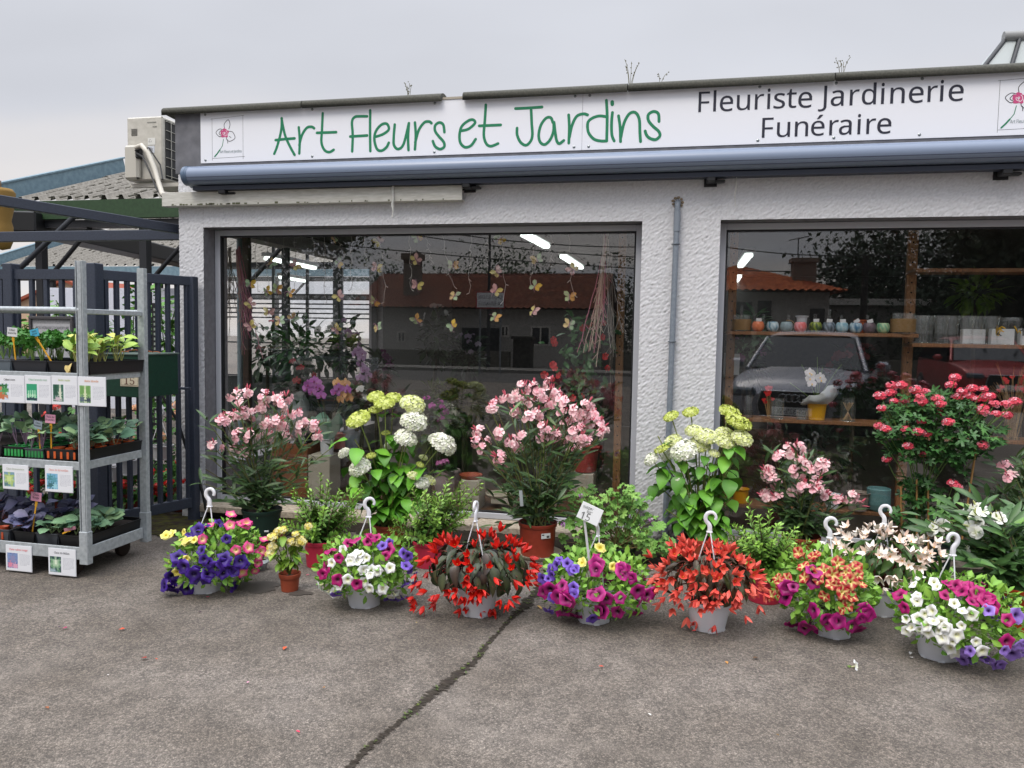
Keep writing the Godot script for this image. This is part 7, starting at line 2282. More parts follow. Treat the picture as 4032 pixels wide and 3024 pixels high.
func block(label: String, at: Vector3, w: float, h: float, d: float, turn := 0.0) -> void:
	var o := thing("stone_block", label, "stone block", at, turn, "pale stone display blocks")
	var m := MB.new()
	m.obox(Transform3D(Basis(), Vector3(0, h / 2, -d / 2)), Vector3(w, h, d), 0.006)
	obj("block", m, mottled("travertine", "8f8a7c", "c9c4b2", 0.09, 3.5, 0.85, 0.8, 0.0, Vector3(1, 2, 1)), o)

func light_tube(label: String, a: Vector3, b: Vector3, e := 1.0) -> void:
	var o := thing("fluorescent_tube", label, "ceiling lamp", (a + b) / 2, 0, "fluorescent ceiling tubes")
	var x := aim(Vector3.ZERO, b - a)
	var l := a.distance_to(b)
	var m := MB.new()
	m.obox(x * Transform3D(Basis(), Vector3(0, 0.045, 0)), Vector3(0.11, 0.05, l + 0.06), 0.006)
	obj("housing", m, mat("b8bab8", 0.5), o)
	var g := StandardMaterial3D.new()
	g.albedo_color = Color("f0f4f2")
	g.emission_enabled = true
	g.emission = Color("eefaf4")
	g.emission_energy_multiplier = 2.2
	m = MB.new()
	m.obox(x * Transform3D(Basis(), Vector3(0, -0.005, 0)), Vector3(0.085, 0.045, l), 0.015)
	obj("tube", m, g, o)
	var al := AreaLight3D.new()
	al.name = "tube_light"
	al.area_size = Vector2(0.085, l)
	al.light_energy = 0.22 * e
	al.light_color = Color("eefaf4")
	al.shadow_enabled = true
	al.set("area_range", 14.0)
	o.add_child(al)
	# the light shines along its own -z: straight down, its long side along the tube
	var d := (b - a).normalized()
	d.y = 0
	d = d.normalized()
	al.basis = Basis(d.cross(Vector3.UP).normalized(), d, d.cross(Vector3.UP).normalized().cross(d))
	al.position = Vector3(0, -0.035, 0)

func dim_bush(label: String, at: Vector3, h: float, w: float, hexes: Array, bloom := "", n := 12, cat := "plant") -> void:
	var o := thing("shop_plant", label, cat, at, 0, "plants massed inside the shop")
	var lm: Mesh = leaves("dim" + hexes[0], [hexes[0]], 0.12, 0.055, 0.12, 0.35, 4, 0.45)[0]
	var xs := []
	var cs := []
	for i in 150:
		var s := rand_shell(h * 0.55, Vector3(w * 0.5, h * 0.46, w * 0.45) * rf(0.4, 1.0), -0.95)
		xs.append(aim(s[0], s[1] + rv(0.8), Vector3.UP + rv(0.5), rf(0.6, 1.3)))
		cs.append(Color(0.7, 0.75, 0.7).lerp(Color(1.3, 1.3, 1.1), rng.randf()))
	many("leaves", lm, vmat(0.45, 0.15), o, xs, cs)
	if bloom:
		var um := phal_bloom("dim_bl" + bloom, [bloom], bloom)
		for i in n:
			var s := rand_shell(h * 0.65, Vector3(w * 0.5, h * 0.42, w * 0.46), -0.2)
			obj("flower", um[i % 2], vmat(0.6, 0.25), o, aim(s[0], s[1] + Vector3(0, 0, 0.6), Vector3.UP, rf(0.028, 0.045)))
	var m := MB.new()
	m.tube([Vector3(0, -at.y, 0), Vector3(0, h * 0.4, 0)], 0.02, 6)
	obj("stem", m, mat("3b3527", 0.9), o)

func display_left() -> void:
	butterflies()
	var pinks := ["b8788a", "c48c98", "c9a898", "a86070"]
	twigs("pink painted twig bunch hanging by the window's dark wooden post", Vector3(-3.878, 2.23, -6.18), [Vector3(-3.685, 1.124, -6.18), Vector3(-3.769, 1.208, -6.18), Vector3(-3.811, 1.283, -6.18), Vector3(-3.778, 1.427, -6.18), Vector3(-3.725, 1.475, -6.18)], 16, pinks, 0.0032)
	twigs("pale brown tangled twigs at the window's corner", Vector3(-4.008, 2.239, -6.25), [Vector3(-4.058, 1.373, -6.25), Vector3(-3.97, 1.568, -6.25), Vector3(-4.076, 1.76, -6.25), Vector3(-3.926, 1.665, -6.25)], 14, ["8a7a62", "6f604c", "9a8c78"], 0.0024)
	twigs("large pink and cream twig bunch knotted halfway, near the light wooden upright", Vector3(-0.622, 2.306, -6.16), [Vector3(-0.783, 1.387, -6.16), Vector3(-0.7, 1.131, -6.16), Vector3(-0.632, 1.184, -6.16), Vector3(-0.739, 1.336, -6.16), Vector3(-0.647, 1.441, -6.16), Vector3(-0.685, 1.226, -6.16)], 22, ["b8788a", "c9a09c", "c8b4a4", "bdb0a8"], 0.0034)
	twigs("grey-brown string tangle trailing beside the pink twig bunch", Vector3(-0.587, 2.16, -6.14), [Vector3(-0.499, 1.061, -6.14), Vector3(-0.551, 1.102, -6.14), Vector3(-0.488, 1.275, -6.14), Vector3(-0.645, 1.781, -6.14)], 10, ["98938c", "7e7468", "b0aca6"], 0.0018)
	holed_post("drilled wooden upright at the pier end of the butterfly window", -0.517, -6.5)
	var o := thing("dark_post", "rough dark brown post behind the hanging twigs", "post", Vector3(-3.986, 0, -6.5))
	var m := MB.new()
	m.obox(Transform3D(Basis(), Vector3(0, 1.2, 0)), Vector3(0.06, 2.4, 0.05), 0.003)
	obj("post", m, wood_mat("dark", "2c1d14", "4a3424"), o)
	o = thing("steel_post", "weathered grey steel post inside the window's corner", "post", Vector3(-4.087, 0, -6.55))
	m = MB.new()
	m.tube([Vector3(0, 0, 0), Vector3(0, 2.45, 0)], 0.028, 10)
	obj("tube", m, mottled("steelpost", "5a6a70", "8a9aa0", 0.05, 3.0, 0.6), o)
	# fluorescent tubes
	light_tube("large fluorescent tube nearest the butterfly window", Vector3(-1.435, 2.42, -6.905), Vector3(-1.4, 2.42, -7.86))
	light_tube("second fluorescent tube behind the butterfly window", Vector3(-1.387, 2.42, -8.893), Vector3(-1.377, 2.42, -10.39))
	light_tube("upper fluorescent tube seen through the shelf window", Vector3(0.675, 2.42, -8.847), Vector3(0.677, 2.42, -10.203))
	light_tube("lower fluorescent tube half hidden by the shelf upright", Vector3(0.775, 2.42, -11.918), Vector3(0.803, 2.42, -13.015))
	light_tube("longer fluorescent tube under the yard canopy", Vector3(-5.2, 2.42, -8.936), Vector3(-5.277, 2.42, -10.4), 0.6)
	light_tube("shorter fluorescent tube under the yard canopy", Vector3(-6.831, 2.42, -12.193), Vector3(-6.873, 2.42, -13.205), 0.6)
	# display blocks and what stands on them
	var zf := -6.12
	block("tall pale stone block under the white orchid pot", Vector3(-3.066, 0.023, -6.12), 0.205, 0.405, 0.22)
	block("stone block under the terracotta dish", Vector3(-1.7, 0.023, -6.12), 0.165, 0.265, 0.2)
	block("low stone block under the cream dish", Vector3(-1.458, 0.084, -6.2), 0.16, 0.055, 0.2)
	block("stone block under the wrapped pot", Vector3(-1.948, 0.08, -6.25), 0.20, 0.06, 0.2)
	block("stone block under the tall red pot", Vector3(-0.782, 0.182, -6.25), 0.20, 0.19, 0.2)
	o = thing("wooden_crate", "brown wooden crate of wide planks behind the dark green oleander pot", "crate", Vector3(-3.369, 0.003, -6.16))
	for k in 4:
		m = MB.new()
		m.obox(Transform3D(Basis(), Vector3(0, 0.065 + k * 0.128, -0.01)), Vector3(0.34, 0.122, 0.018), 0.003)
		obj("plank", m, wood_mat("crate%d" % (k % 2), "6a3c20", "8f5a32"), o)
		m = MB.new()
		m.obox(Transform3D(Basis(), Vector3(0.161, 0.065 + k * 0.128, -0.17)), Vector3(0.018, 0.122, 0.30), 0.003)
		obj("plank", m, wood_mat("crate0", "6a3c20", "8f5a32"), o)
	var white := mat("ccd0d2", 0.4)
	# mauve orchids in green paper
	o = thing("orchid_pot", "mauve and apricot orchids in green paper in a white pot", "orchid", Vector3(-3.027, 0.426, -6.2))
	m = MB.new()
	pot_into(m, 0.052, 0.066, 0.145, 0.012)
	obj("pot", m, white, o)
	m = MB.new()
	var rows := []
	for k in 4:
		var row := PackedVector3Array()
		for j in 20:
			var a := TAU * j / 20
			var r: float = [0.058, 0.08, 0.115, 0.14][k]
			row.append(Vector3(cos(a) * r, 0.14 + k * 0.055 + (0.05 * sin(a * 2 + 0.6) + 0.03 * sin(a * 5)) * (k / 3.0), sin(a) * r))
		rows.append(row)
	m.grid(rows, true)
	var paper := vmat(0.6, 0.35)
	var pm := mat("7fae94", 0.55)
	obj("wrapping_paper", m, pm, o)
	var mauve := phal_bloom("ph_mauve", ["b468b4", "c07cc0"], "7a1c5c")
	var apri := phal_bloom("ph_apricot", ["d8ac74", "cfa06c"], "a86a3c")
	var st := MB.new()
	st.col = hx("4c4a34")
	for v in [v3([-3.214,1.049,-6.2,-3.162,1.06,-6.2,-3.111,1.034,-6.2,-3.173,0.98,-6.2,-3.086,0.954,-6.2,-3.071,1.007,-6.2,-2.959,0.982,-6.2,-2.909,1.012,-6.2,-2.843,1.019,-6.2,-3.224,0.992,-6.2,-3.121,1.071,-6.2]), v3([-2.963,1.064,-6.24,-2.877,1.067,-6.24,-2.907,0.905,-6.24,-2.856,0.954,-6.24,-2.826,0.918,-6.24,-2.897,0.944,-6.24])]:
		for q in v:
			var l: Vector3 = q - o.position + rv(0.015)
			obj("flower", (mauve if v.size() > 8 else apri)[rng.randi() % 2], vmat(0.55, 0.3), o, aim(l, Vector3(rf(-0.4, 0.4), rf(-0.3, 0.2), 1), Vector3.UP, 0.05))
			if rng.randf() < 0.4: st.tube(bez(Vector3(rf(-0.02, 0.02), 0.14, 0), Vector3(l.x * 0.3, l.y * 0.7, -0.03), l - Vector3(0, 0, 0.02), 6), 0.003, 4)
	obj("stems", st, vmat(0.7), o).set_meta("kind", "stuff")
	m = MB.new()
	m.col = hx("2f4a2a")
	for k in 5: leaf_into(m, aim(Vector3(0, 0.2, 0), Vector3(cos(k * 1.3), 0.9, sin(k * 1.3)), Vector3.UP), 0.2, 0.06, 0.1, 0.3)
	obj("leaves", m, vmat(0.4), o)
	# grey cellophane wrapped plant
	o = thing("cellophane_wrap", "crumpled clear-grey cellophane around red anthuriums", "wrapped plant", Vector3(-3.435, 0.536, -6.42))
	m = MB.new()
	rows = []
	for k in 5:
		var row := PackedVector3Array()
		for j in 17:
			var a := TAU * j / 16
			var r: float = [0.05, 0.09, 0.13, 0.15, 0.13][k] * (1 + 0.12 * sin(j * 4.1 + k))
			row.append(Vector3(cos(a) * r - 0.02 * k, k * 0.075 + 0.06 * sin(a + 2.5) * k / 2.0, sin(a) * r))
		rows.append(row)
	m.grid(rows, false)
	obj("cellophane", m, mat("8b9490", 0.25), o)
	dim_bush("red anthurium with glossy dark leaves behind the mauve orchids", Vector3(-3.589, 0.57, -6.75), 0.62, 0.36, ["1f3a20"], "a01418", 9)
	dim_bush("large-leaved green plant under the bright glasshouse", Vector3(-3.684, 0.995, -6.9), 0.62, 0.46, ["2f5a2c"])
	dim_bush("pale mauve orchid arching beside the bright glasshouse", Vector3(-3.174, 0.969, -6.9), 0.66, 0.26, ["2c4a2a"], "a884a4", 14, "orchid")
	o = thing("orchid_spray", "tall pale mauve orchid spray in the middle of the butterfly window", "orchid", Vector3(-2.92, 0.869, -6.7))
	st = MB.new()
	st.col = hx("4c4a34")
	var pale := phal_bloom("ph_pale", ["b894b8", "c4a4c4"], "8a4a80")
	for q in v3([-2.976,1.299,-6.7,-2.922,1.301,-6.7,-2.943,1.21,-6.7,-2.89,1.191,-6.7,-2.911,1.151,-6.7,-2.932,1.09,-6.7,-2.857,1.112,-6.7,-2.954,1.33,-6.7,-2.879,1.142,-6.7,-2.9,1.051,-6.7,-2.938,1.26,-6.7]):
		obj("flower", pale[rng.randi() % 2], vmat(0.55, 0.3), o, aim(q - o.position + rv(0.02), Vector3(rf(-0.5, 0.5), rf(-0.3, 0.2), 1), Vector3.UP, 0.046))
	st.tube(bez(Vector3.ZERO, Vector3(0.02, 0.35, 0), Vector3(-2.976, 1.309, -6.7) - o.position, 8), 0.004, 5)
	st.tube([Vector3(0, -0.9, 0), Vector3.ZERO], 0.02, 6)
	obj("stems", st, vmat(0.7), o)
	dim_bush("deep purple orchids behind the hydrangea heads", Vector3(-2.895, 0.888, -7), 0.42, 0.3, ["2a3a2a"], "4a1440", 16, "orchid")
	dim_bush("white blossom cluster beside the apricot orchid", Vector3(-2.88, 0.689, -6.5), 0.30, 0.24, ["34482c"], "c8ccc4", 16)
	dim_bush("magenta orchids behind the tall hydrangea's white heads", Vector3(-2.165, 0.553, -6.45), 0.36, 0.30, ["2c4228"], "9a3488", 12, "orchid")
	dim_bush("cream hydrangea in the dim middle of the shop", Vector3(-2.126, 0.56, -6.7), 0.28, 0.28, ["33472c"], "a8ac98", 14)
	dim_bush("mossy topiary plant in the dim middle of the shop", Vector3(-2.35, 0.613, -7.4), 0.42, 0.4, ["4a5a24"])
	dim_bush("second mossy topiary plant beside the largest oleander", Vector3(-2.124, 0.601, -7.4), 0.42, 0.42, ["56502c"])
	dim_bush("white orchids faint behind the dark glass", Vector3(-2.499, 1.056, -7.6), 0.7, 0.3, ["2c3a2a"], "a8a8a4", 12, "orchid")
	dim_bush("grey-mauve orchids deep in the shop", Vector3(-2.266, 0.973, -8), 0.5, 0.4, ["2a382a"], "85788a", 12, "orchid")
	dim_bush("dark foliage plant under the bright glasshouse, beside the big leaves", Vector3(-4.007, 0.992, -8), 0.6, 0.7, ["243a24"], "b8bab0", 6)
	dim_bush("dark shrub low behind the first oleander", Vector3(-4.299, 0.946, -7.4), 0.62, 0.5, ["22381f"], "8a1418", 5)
	# grey planter, pink pot, wrapped pot, dishes, red pot
	o = shop_pot("tall grey planter behind the hydrangea leaves", Vector3(-2.930, 0.446, -6.5), 0.062, 0.085, 0.16, mat("7d8790", 0.6))
	o = thing("wooden_box_stand", "dark wooden box carrying the grey planter and the dusty pink pot", "box", Vector3(-2.975, 0, -6.48))
	m = MB.new()
	var bt := 0.446 - 0.003
	m.obox(Transform3D(Basis(), Vector3(0, bt / 2, -0.01)), Vector3(0.34, bt, 0.24), 0.004)
	obj("box", m, wood_mat("dark", "2c1d14", "4a3424"), o)
	o = shop_pot("dusty pink pot half hidden behind the white orchid pot", Vector3(-3.025, 0.446, -6.45), 0.055, 0.072, 0.14, mat("b06a5c", 0.6))
	o = thing("wrapped_pot", "pink-flowered plant in greyish wrapping on a black saucer", "wrapped plant", Vector3(-1.97, 0.119, -6.35))
	m = MB.new()
	rows = []
	for k in 6:
		var row := PackedVector3Array()
		for j in 24:
			var a := TAU * j / 24
			var r: float = [0.085, 0.10, 0.112, 0.115, 0.108, 0.125][k] * (1 + 0.035 * sin(j * 2.7 + k * 0.4))
			row.append(Vector3(cos(a) * r, k * 0.038 + (0.02 * sin(a * 5) if k == 5 else 0.0), sin(a) * r))
		rows.append(row)
	m.grid(rows, true)
	obj("wrap", m, mottled("wrap", "7a6e6c", "b4aaa8", 0.05, 6.0, 0.4), o)
	m = MB.new()
	m.lathe([Vector2(0.001, -0.012), Vector2(0.12, -0.012), Vector2(0.13, 0.006), Vector2(0.001, 0.002)], 20)
	obj("saucer", m, mat("141416", 0.4), o)
	m = MB.new()
	m.col = hx("2a4424")
	for k in 22: leaf_into(m, aim(Vector3(rf(-0.06, 0.06), 0.2, rf(-0.06, 0.06)), Vector3(rf(-1, 1), rf(0.1, 1), rf(-1, 1)), Vector3.UP), rf(0.07, 0.11), 0.06, 0.1, 0.3)
	obj("leaves", m, vmat(0.5, 0.1), o)
	var um := umbel("wrap_head", "c080a8", ["b05a98", "c070a8"], 10, 0.6)
	for k in 3: obj("flower_head", um[k], vmat(0.6, 0.2), o, Transform3D(Basis().scaled(Vector3.ONE * 0.036), Vector3(-0.05 + k * 0.03, 0.27 + 0.01 * k, 0.07)))
	o = thing("terracotta_dish", "shallow terracotta dish on its stone block", "dish", Vector3(-1.718, 0.266, -6.22))
	m = MB.new()
	m.lathe([Vector2(0.001, 0.004), Vector2(0.07, 0.0), Vector2(0.098, 0.05), Vector2(0.10, 0.058), Vector2(0.094, 0.058), Vector2(0.068, 0.01), Vector2(0.001, 0.01)], 28)
	obj("dish", m, mottled("terracotta", "8a3a22", "9c4a2e", 0.02, 2.0, 0.62), o)
	o = thing("cream_dish", "round cream stone dish low behind the window", "dish", Vector3(-1.489, 0.129, -6.3))
	m = MB.new()
	m.lathe([Vector2(0.001, 0.004), Vector2(0.10, 0.0), Vector2(0.122, 0.02), Vector2(0.118, 0.034), Vector2(0.10, 0.026), Vector2(0.001, 0.026)], 28)
	obj("dish", m, mat("aaa38f", 0.8), o)
	shop_pot("tall dull red pot on a stone block behind the largest oleander", Vector3(-0.765, 0.38, -6.35), 0.085, 0.115, 0.21, mottled("dullred", "8a2c28", "a84440", 0.04, 3.0, 0.6))
	# mandevilla climbing by the pier
	o = thing("mandevilla_plant", "red-flowered climber with glossy leaves behind the largest oleander", "climbing plant", Vector3(-0.81, 0.806, -6.4))
	var gl := leaves("mand_leaf", ["2c5a2c", "38682f", "234a24"], 0.085, 0.042, 0.1, 0.3, 4, 0.45)
	var xs := []
	for i in 260:
		var t := rng.randf()
		var p := Vector3(-0.793, 1.65, -6.4) - o.position
		xs.append(aim(Vector3(p.x * t, p.y * t, 0) + Vector3(rng.randfn(0, 0.10), rf(-0.05, 0.05), rng.randfn(0, 0.06)), rv(), Vector3(0, 0.6, 0.8) + rv(0.5), rf(0.7, 1.2)))
	many("leaves", gl[0], vmat(0.45, 0.15), o, xs)
	var mf := oleander_flowers("mand_flower", "a01018", ["c01820", "b8141c"])
	for q in v3([-0.814,1.573,-6.33,-0.762,1.609,-6.33,-1.044,1.441,-6.33,-1.053,1.467,-6.33,-1.053,1.262,-6.33,-1.039,1.235,-6.33,-1.124,1.175,-6.33,-1.006,1.174,-6.33,-0.643,1.615,-6.33,-0.645,1.501,-6.33,-0.619,1.343,-6.33,-0.599,1.247,-6.33,-1.06,1.145,-6.33,-0.885,0.99,-6.33,-0.805,1.002,-6.33]):
		obj("flower", mf[rng.randi() % 2], vmat(0.55, 0.25), o, aim(q - o.position, Vector3(rf(-0.8, 0.8), rf(-0.3, 0.6), 1), Vector3.UP, rf(0.024, 0.034)))
	m = MB.new()
	m.tube([Vector3(0, 0, 0), Vector3(-0.793, 1.65, -6.4) - o.position], 0.008, 6)
	obj("stake", m, mat("4a3c28", 0.8), o)
	# low platform the display stands on
	o = thing("display_platform", "low brown display platform inside the butterfly window", "platform")
	m = MB.new()
	m.box(Vector3(-3.85, -0.02, -7.0), Vector3(-0.36, 0.045, -6.0))
	obj("top", m, wood_mat("platform", "4a3424", "6e5036"), o)
	# dark benches of plants deeper in the shop
	for k in 2:
		o = thing("plant_stand", ["dark plant stand across the dim middle of the shop", "dark plant stand beside the glazed side wall"][k], "plant stand", [Vector3(-1.6, 0, -8.2), Vector3(-3.2, 0, -7.9)][k])
		m = MB.new()
		m.box(Vector3(-0.8, 0.62, -0.35), Vector3(0.8, 0.66, 0.35))
		obj("top", m, mat("1d1b1a", 0.8), o)
		for sx in [-0.76, 0.76]:
			m = MB.new()
			m.box(Vector3(sx - 0.02, 0, -0.3), Vector3(sx + 0.02, 0.618, 0.3))
			obj("leg", m, mat("1d1b1a", 0.8), o)

func shelf_window() -> void:
	var wd := wood_mat("shelf", "5e3c22", "8f6238")
	holed_post("drilled wooden upright at the pier end of the shelf window", 0.368, -6.35)
	holed_post("drilled wooden upright in the middle of the shelf window", 1.662, -6.35, 0.068)
	holed_post("lower dark wooden upright under the standing geranium", 3.35, -6.35)
	var xl := 0.326
	var xm := 1.661
	var xm2 := 1.620
	var ys := [1.564, 2.035, 1.496, 0.905, 0.817, 0.241, 0.250]
	var sh := [["upper wooden shelf carrying the row of painted bowls", xl, xm, ys[0]], ["topmost wooden shelf, empty, at the picture's edge", xm2, 3.4, ys[1]], ["wooden shelf carrying the row of clear vases", xm2, 3.4, ys[2]], ["wooden shelf carrying the yellow orchid pot", xl, xm - 0.05, ys[3]], ["wooden shelf carrying the dried flower bouquet", xm2, 3.4, ys[4]], ["lowest wooden shelf carrying the teal pot", xl, xm + 0.02, ys[5]]]
	for s in sh:
		var o := thing("wooden_shelf", s[0], "shelf", Vector3((s[1] + s[2]) / 2, s[3], -6.2), 0, "wooden shelves in the second window")
		var m := MB.new()
		m.obox(Transform3D(Basis(), Vector3(0, -0.0135, 0)), Vector3(s[2] - s[1], 0.027, 0.25), 0.003)
		obj("board", m, wd, o)
	# painted bowls
	var cols := [["d0784e", "c8683c", "plain orange"], ["b8c8cc", "2f7a98", "white and turquoise"], ["72868e", "7f949a", "plain grey-blue"], ["c8504c", "d8909a", "coral and pink"], ["2c4428", "8a9a2c", "dark green and lime"], ["7a8a98", "30404c", "grey marbled"], ["6fa0b4", "a8c0c8", "pale blue marbled"], ["a8bcc4", "2f6a8c", "white and blue marbled"], ["4c4048", "6a5660", "dull plum"], ["a8b890", "5c9a7a", "pale lime marbled"]]
	var bx := v3([0.552,1.564,-6.12,0.657,1.565,-6.12,0.757,1.565,-6.12,0.857,1.564,-6.12,0.963,1.564,-6.12,1.056,1.563,-6.12,1.149,1.564,-6.12,1.245,1.565,-6.12,1.337,1.566,-6.12,1.432,1.567,-6.12])
	for i in 10:
		var o := thing("painted_bowl", "small round %s bowl on the upper shelf" % cols[i][2], "bowl", Vector3(bx[i].x, ys[0], -6.13), 0, "painted bowls on the upper shelf")
		var m := MB.new()
		var n := FastNoiseLite.new()
		n.seed = i
		n.frequency = 9.0
		var rows := []
		var cc := []
		for q in [[0.0, 0.002], [0.026, 0.0], [0.040, 0.016], [0.0465, 0.038], [0.043, 0.062], [0.034, 0.076], [0.031, 0.075], [0.038, 0.058], [0.0, 0.03]]:
			var row := PackedVector3Array()
			var cr := PackedColorArray()
			for j in 20:
				var a := -TAU * j / 20
				var p := Vector3(q[0] * cos(a), q[1], q[0] * sin(a))
				row.append(p)
				cr.append(hx(cols[i][0]).lerp(hx(cols[i][1]), smoothstep(-0.12, 0.15, n.get_noise_3d(p.x * 9, p.y * 16 + i, p.z * 9))))
			rows.append(row); cc.append(cr)
		m.grid(rows, true, cc)
		obj("bowl", m, vmat(0.35), o)
		if i in [0, 4, 5, 6, 7, 8]:
			m = MB.new()
			m.obox(Transform3D(Basis(Vector3(0, 0, 1), [0.0, 0, 0, 0, 0.02, -0.1, 0.05, 0.6, 0.3, 0][i]), Vector3(0.005, 0.088, 0.0)), Vector3(0.040, 0.026, 0.001))
			obj("price_card", m, mat("cfd0d0", 0.6), o)
	# twine-wrapped jars
	for k in 2:
		var at: Vector3 = [Vector3(0.432, 1.564, -6.14), Vector3(1.569, 1.57, -6.14)][k]
		var o := glass_vessel("twine_jar", ["twine-wrapped glass jar at the pier end of the upper shelf", "wider twine-wrapped glass jar at the middle upright"][k], Vector3(at.x, ys[0], -6.14), [[0.064, 0.0], [0.066, 0.01], [0.066, 0.125], [0.063, 0.125], [0.063, 0.012]], "jar", "twine-wrapped jars", 1.0 + 0.2 * k)
		var m := MB.new()
		for q in 18: m.tube(ring(0.069, 0.012 + q * 0.0045, 18), 0.0024, 4, false)
		obj("twine", m, mat("8a6a3c", 0.9), o, Transform3D(Basis().scaled(Vector3.ONE * (1.0 + 0.2 * k)), Vector3.ZERO)).set_meta("kind", "stuff")
	# bottles behind the bowls
	var bo := [[300, 0.20, "tall clear bottle behind the twine jar at the pier end"], [455, 0.135, "small clear bottle between the orange and turquoise bowls"], [625, 0.13, "corded round bottle behind the grey-blue bowl"], [805, 0.14, "small clear bottle behind the dark green bowl"], [900, 0.175, "taller clear bottle behind the grey marbled bowl"], [980, 0.13, "corded round bottle behind the pale blue bowl"], [1150, 0.14, "small clear bottle behind the plum bowl"]]
	for b in bo:
		var h: float = b[1]
		var fat := 0.042 if b[2].begins_with("corded") else 0.022
		var o := glass_vessel("glass_bottle", b[2], Vector3(0.114 + (b[0] / 1280.0) * (1.480 - 0.114), ys[0], -6.22), [[fat, 0.0], [fat, h * 0.4], [fat * 0.8, h * 0.52], [0.011, h * 0.66], [0.011, h * 0.94], [0.014, h]], "bottle", "clear bottles on the upper shelf")
		if fat > 0.03:
			var m := MB.new()
			m.tube(ring(0.014, h * 0.68, 12), 0.004, 5, false)
			m.tube(bez(Vector3(0.012, h * 0.68, 0.01), Vector3(0.05, h * 0.6, 0.03), Vector3(0.045, h * 0.2, 0.03), 6), 0.003, 4)
			obj("cord", m, mat("9a7c4c", 0.9), o)
	shop_pot("white flared cup behind the coral bowl", Vector3(0.879, ys[0], -6.23), 0.028, 0.045, 0.125, mat("c4c8cc", 0.4), "cup")
	shop_pot("small orange clay pot behind the plum bowl", Vector3(1.296, ys[0], -6.23), 0.03, 0.045, 0.10, mat("b0562c", 0.6))
	# clear vases
	var vx := [1500, 1565, 1645, 1735, 1820, 1905, 1985]
	for i in 7:
		var xx: float = 1.684 + (vx[i] - 1500) / 500.0 * (2.168 - 1.684)
		glass_vessel("clear_vase", "%s clear glass vase along from the middle upright" % ORD[i], Vector3(xx, ys[2], -6.14 - 0.05 * (i % 2)), [[0.045, 0.0], [0.048, 0.012], [0.040, 0.07], [0.043, 0.13], [0.054, 0.20], [0.052, 0.20], [0.040, 0.13], [0.036, 0.07]], "glass vase", "clear vases in a row", 1.02)
	var o := glass_vessel("decorated_jar", "clear jar painted with yellow and black squiggles after the vases", Vector3(2.272, ys[2], -6.14), [[0.075, 0.0], [0.08, 0.02], [0.08, 0.17], [0.072, 0.195], [0.07, 0.195], [0.077, 0.17]], "glass jar")
	var m := MB.new()
	for k in 9:
		var a0 := rf(0, PI)
		var pts := []
		for q in 5:
			var a := a0 + 0.16 * q
			pts.append(Vector3(cos(a) * 0.0815, 0.06 + 0.08 * rng.randf(), sin(a) * 0.0815))
		m.col = hx("d0a41c") if k % 3 else hx("1c1c1c")
		m.tube(pts, 0.0045, 4)
	obj("painted_squiggles", m, vmat(0.4), o)
	for k in 3:
		var bx2 := thing("white_box", "white paper box behind the clear vases, %s from the middle upright" % ORD[k], "box", Vector3(2.077 + k * 0.19, ys[2], -6.27), 0, "white boxes behind the vases")
		var bm := MB.new()
		bm.obox(Transform3D(Basis(), Vector3(0, 0.055, 0)), Vector3(0.15, 0.11 + 0.01 * k, 0.06), 0.002)
		obj("box", bm, mat("d4d8da", 0.6), bx2)
	# yellow orchid pot shelf
	o = thing("orchid_pot", "white orchid in crumpled paper in a yellow pot on the shelf", "orchid", Vector3(1.001, ys[3], -6.15))
	m = MB.new()
	pot_into(m, 0.055, 0.074, 0.125, 0.01)
	obj("pot", m, mat("d09a0c", 0.35), o)
	m = MB.new()
	var rows := []
	for k in 4:
		var row := PackedVector3Array()
		for j in 22:
			var a := TAU * j / 22
			var r: float = [0.06, 0.10, 0.125, 0.115][k] * (1 + 0.10 * sin(j * 3.7 + k))
			row.append(Vector3(cos(a) * r + 0.01, 0.10 + [0.02, 0.035, 0.06, 0.10][k] + (0.045 * cos(a - 0.4) + 0.012 * sin(j * 5.0)) * k / 2.0, sin(a) * r))
		rows.append(row)
	m.grid(rows, true)
	obj("wrapping_paper", m, mat("b4b9b8", 0.3), o)
	var wh := phal_bloom("ph_white", ["dcdcd6", "e2e2de"], "c8a040")
	for q in v3([0.946,1.252,-6.13,0.942,1.218,-6.13,0.954,1.18,-6.13,1.009,1.232,-6.13,1.021,1.21,-6.13,0.935,1.263,-6.13]):
		obj("flower", wh[rng.randi() % 2], vmat(0.55, 0.3), o, aim(q - o.position, Vector3(rf(-0.4, 0.4), rf(-0.3, 0.1), 1), Vector3.UP, 0.038))
	m = MB.new()
	for e in v3([0.799,1.18,-6.15,0.878,1.321,-6.15,0.989,1.38,-6.15,1.164,1.329,-6.15,1.03,1.309,-6.15,0.964,1.263,-6.15]):
		m.tube(bez(Vector3(0, 0.12, 0), Vector3((e - o.position).x * 0.4, (e - o.position).y * 0.7, 0), e - o.position, 7), 0.0022, 4)
	obj("stems", m, mat("5f7a3c", 0.7), o).set_meta("kind", "stuff")
	o = thing("heart_picks", "bunch of red hearts on thin wooden picks", "decoration", Vector3(0.665, ys[3], -6.17))
	hearts(o, 0.15, 13, "b81c1c", 0.05)
	glass_vessel("waisted_vase", "small waisted clear vase at the pier end of the yellow pot's shelf", Vector3(0.507, ys[3], -6.15), [[0.034, 0.0], [0.04, 0.03], [0.022, 0.10], [0.036, 0.165], [0.034, 0.165], [0.02, 0.10]])
	glass_vessel("glass_cylinder", "clear glass cylinder beside the red hearts", Vector3(0.712, ys[3], -6.11), [[0.05, 0.0], [0.052, 0.01], [0.052, 0.155], [0.049, 0.155], [0.049, 0.012]])
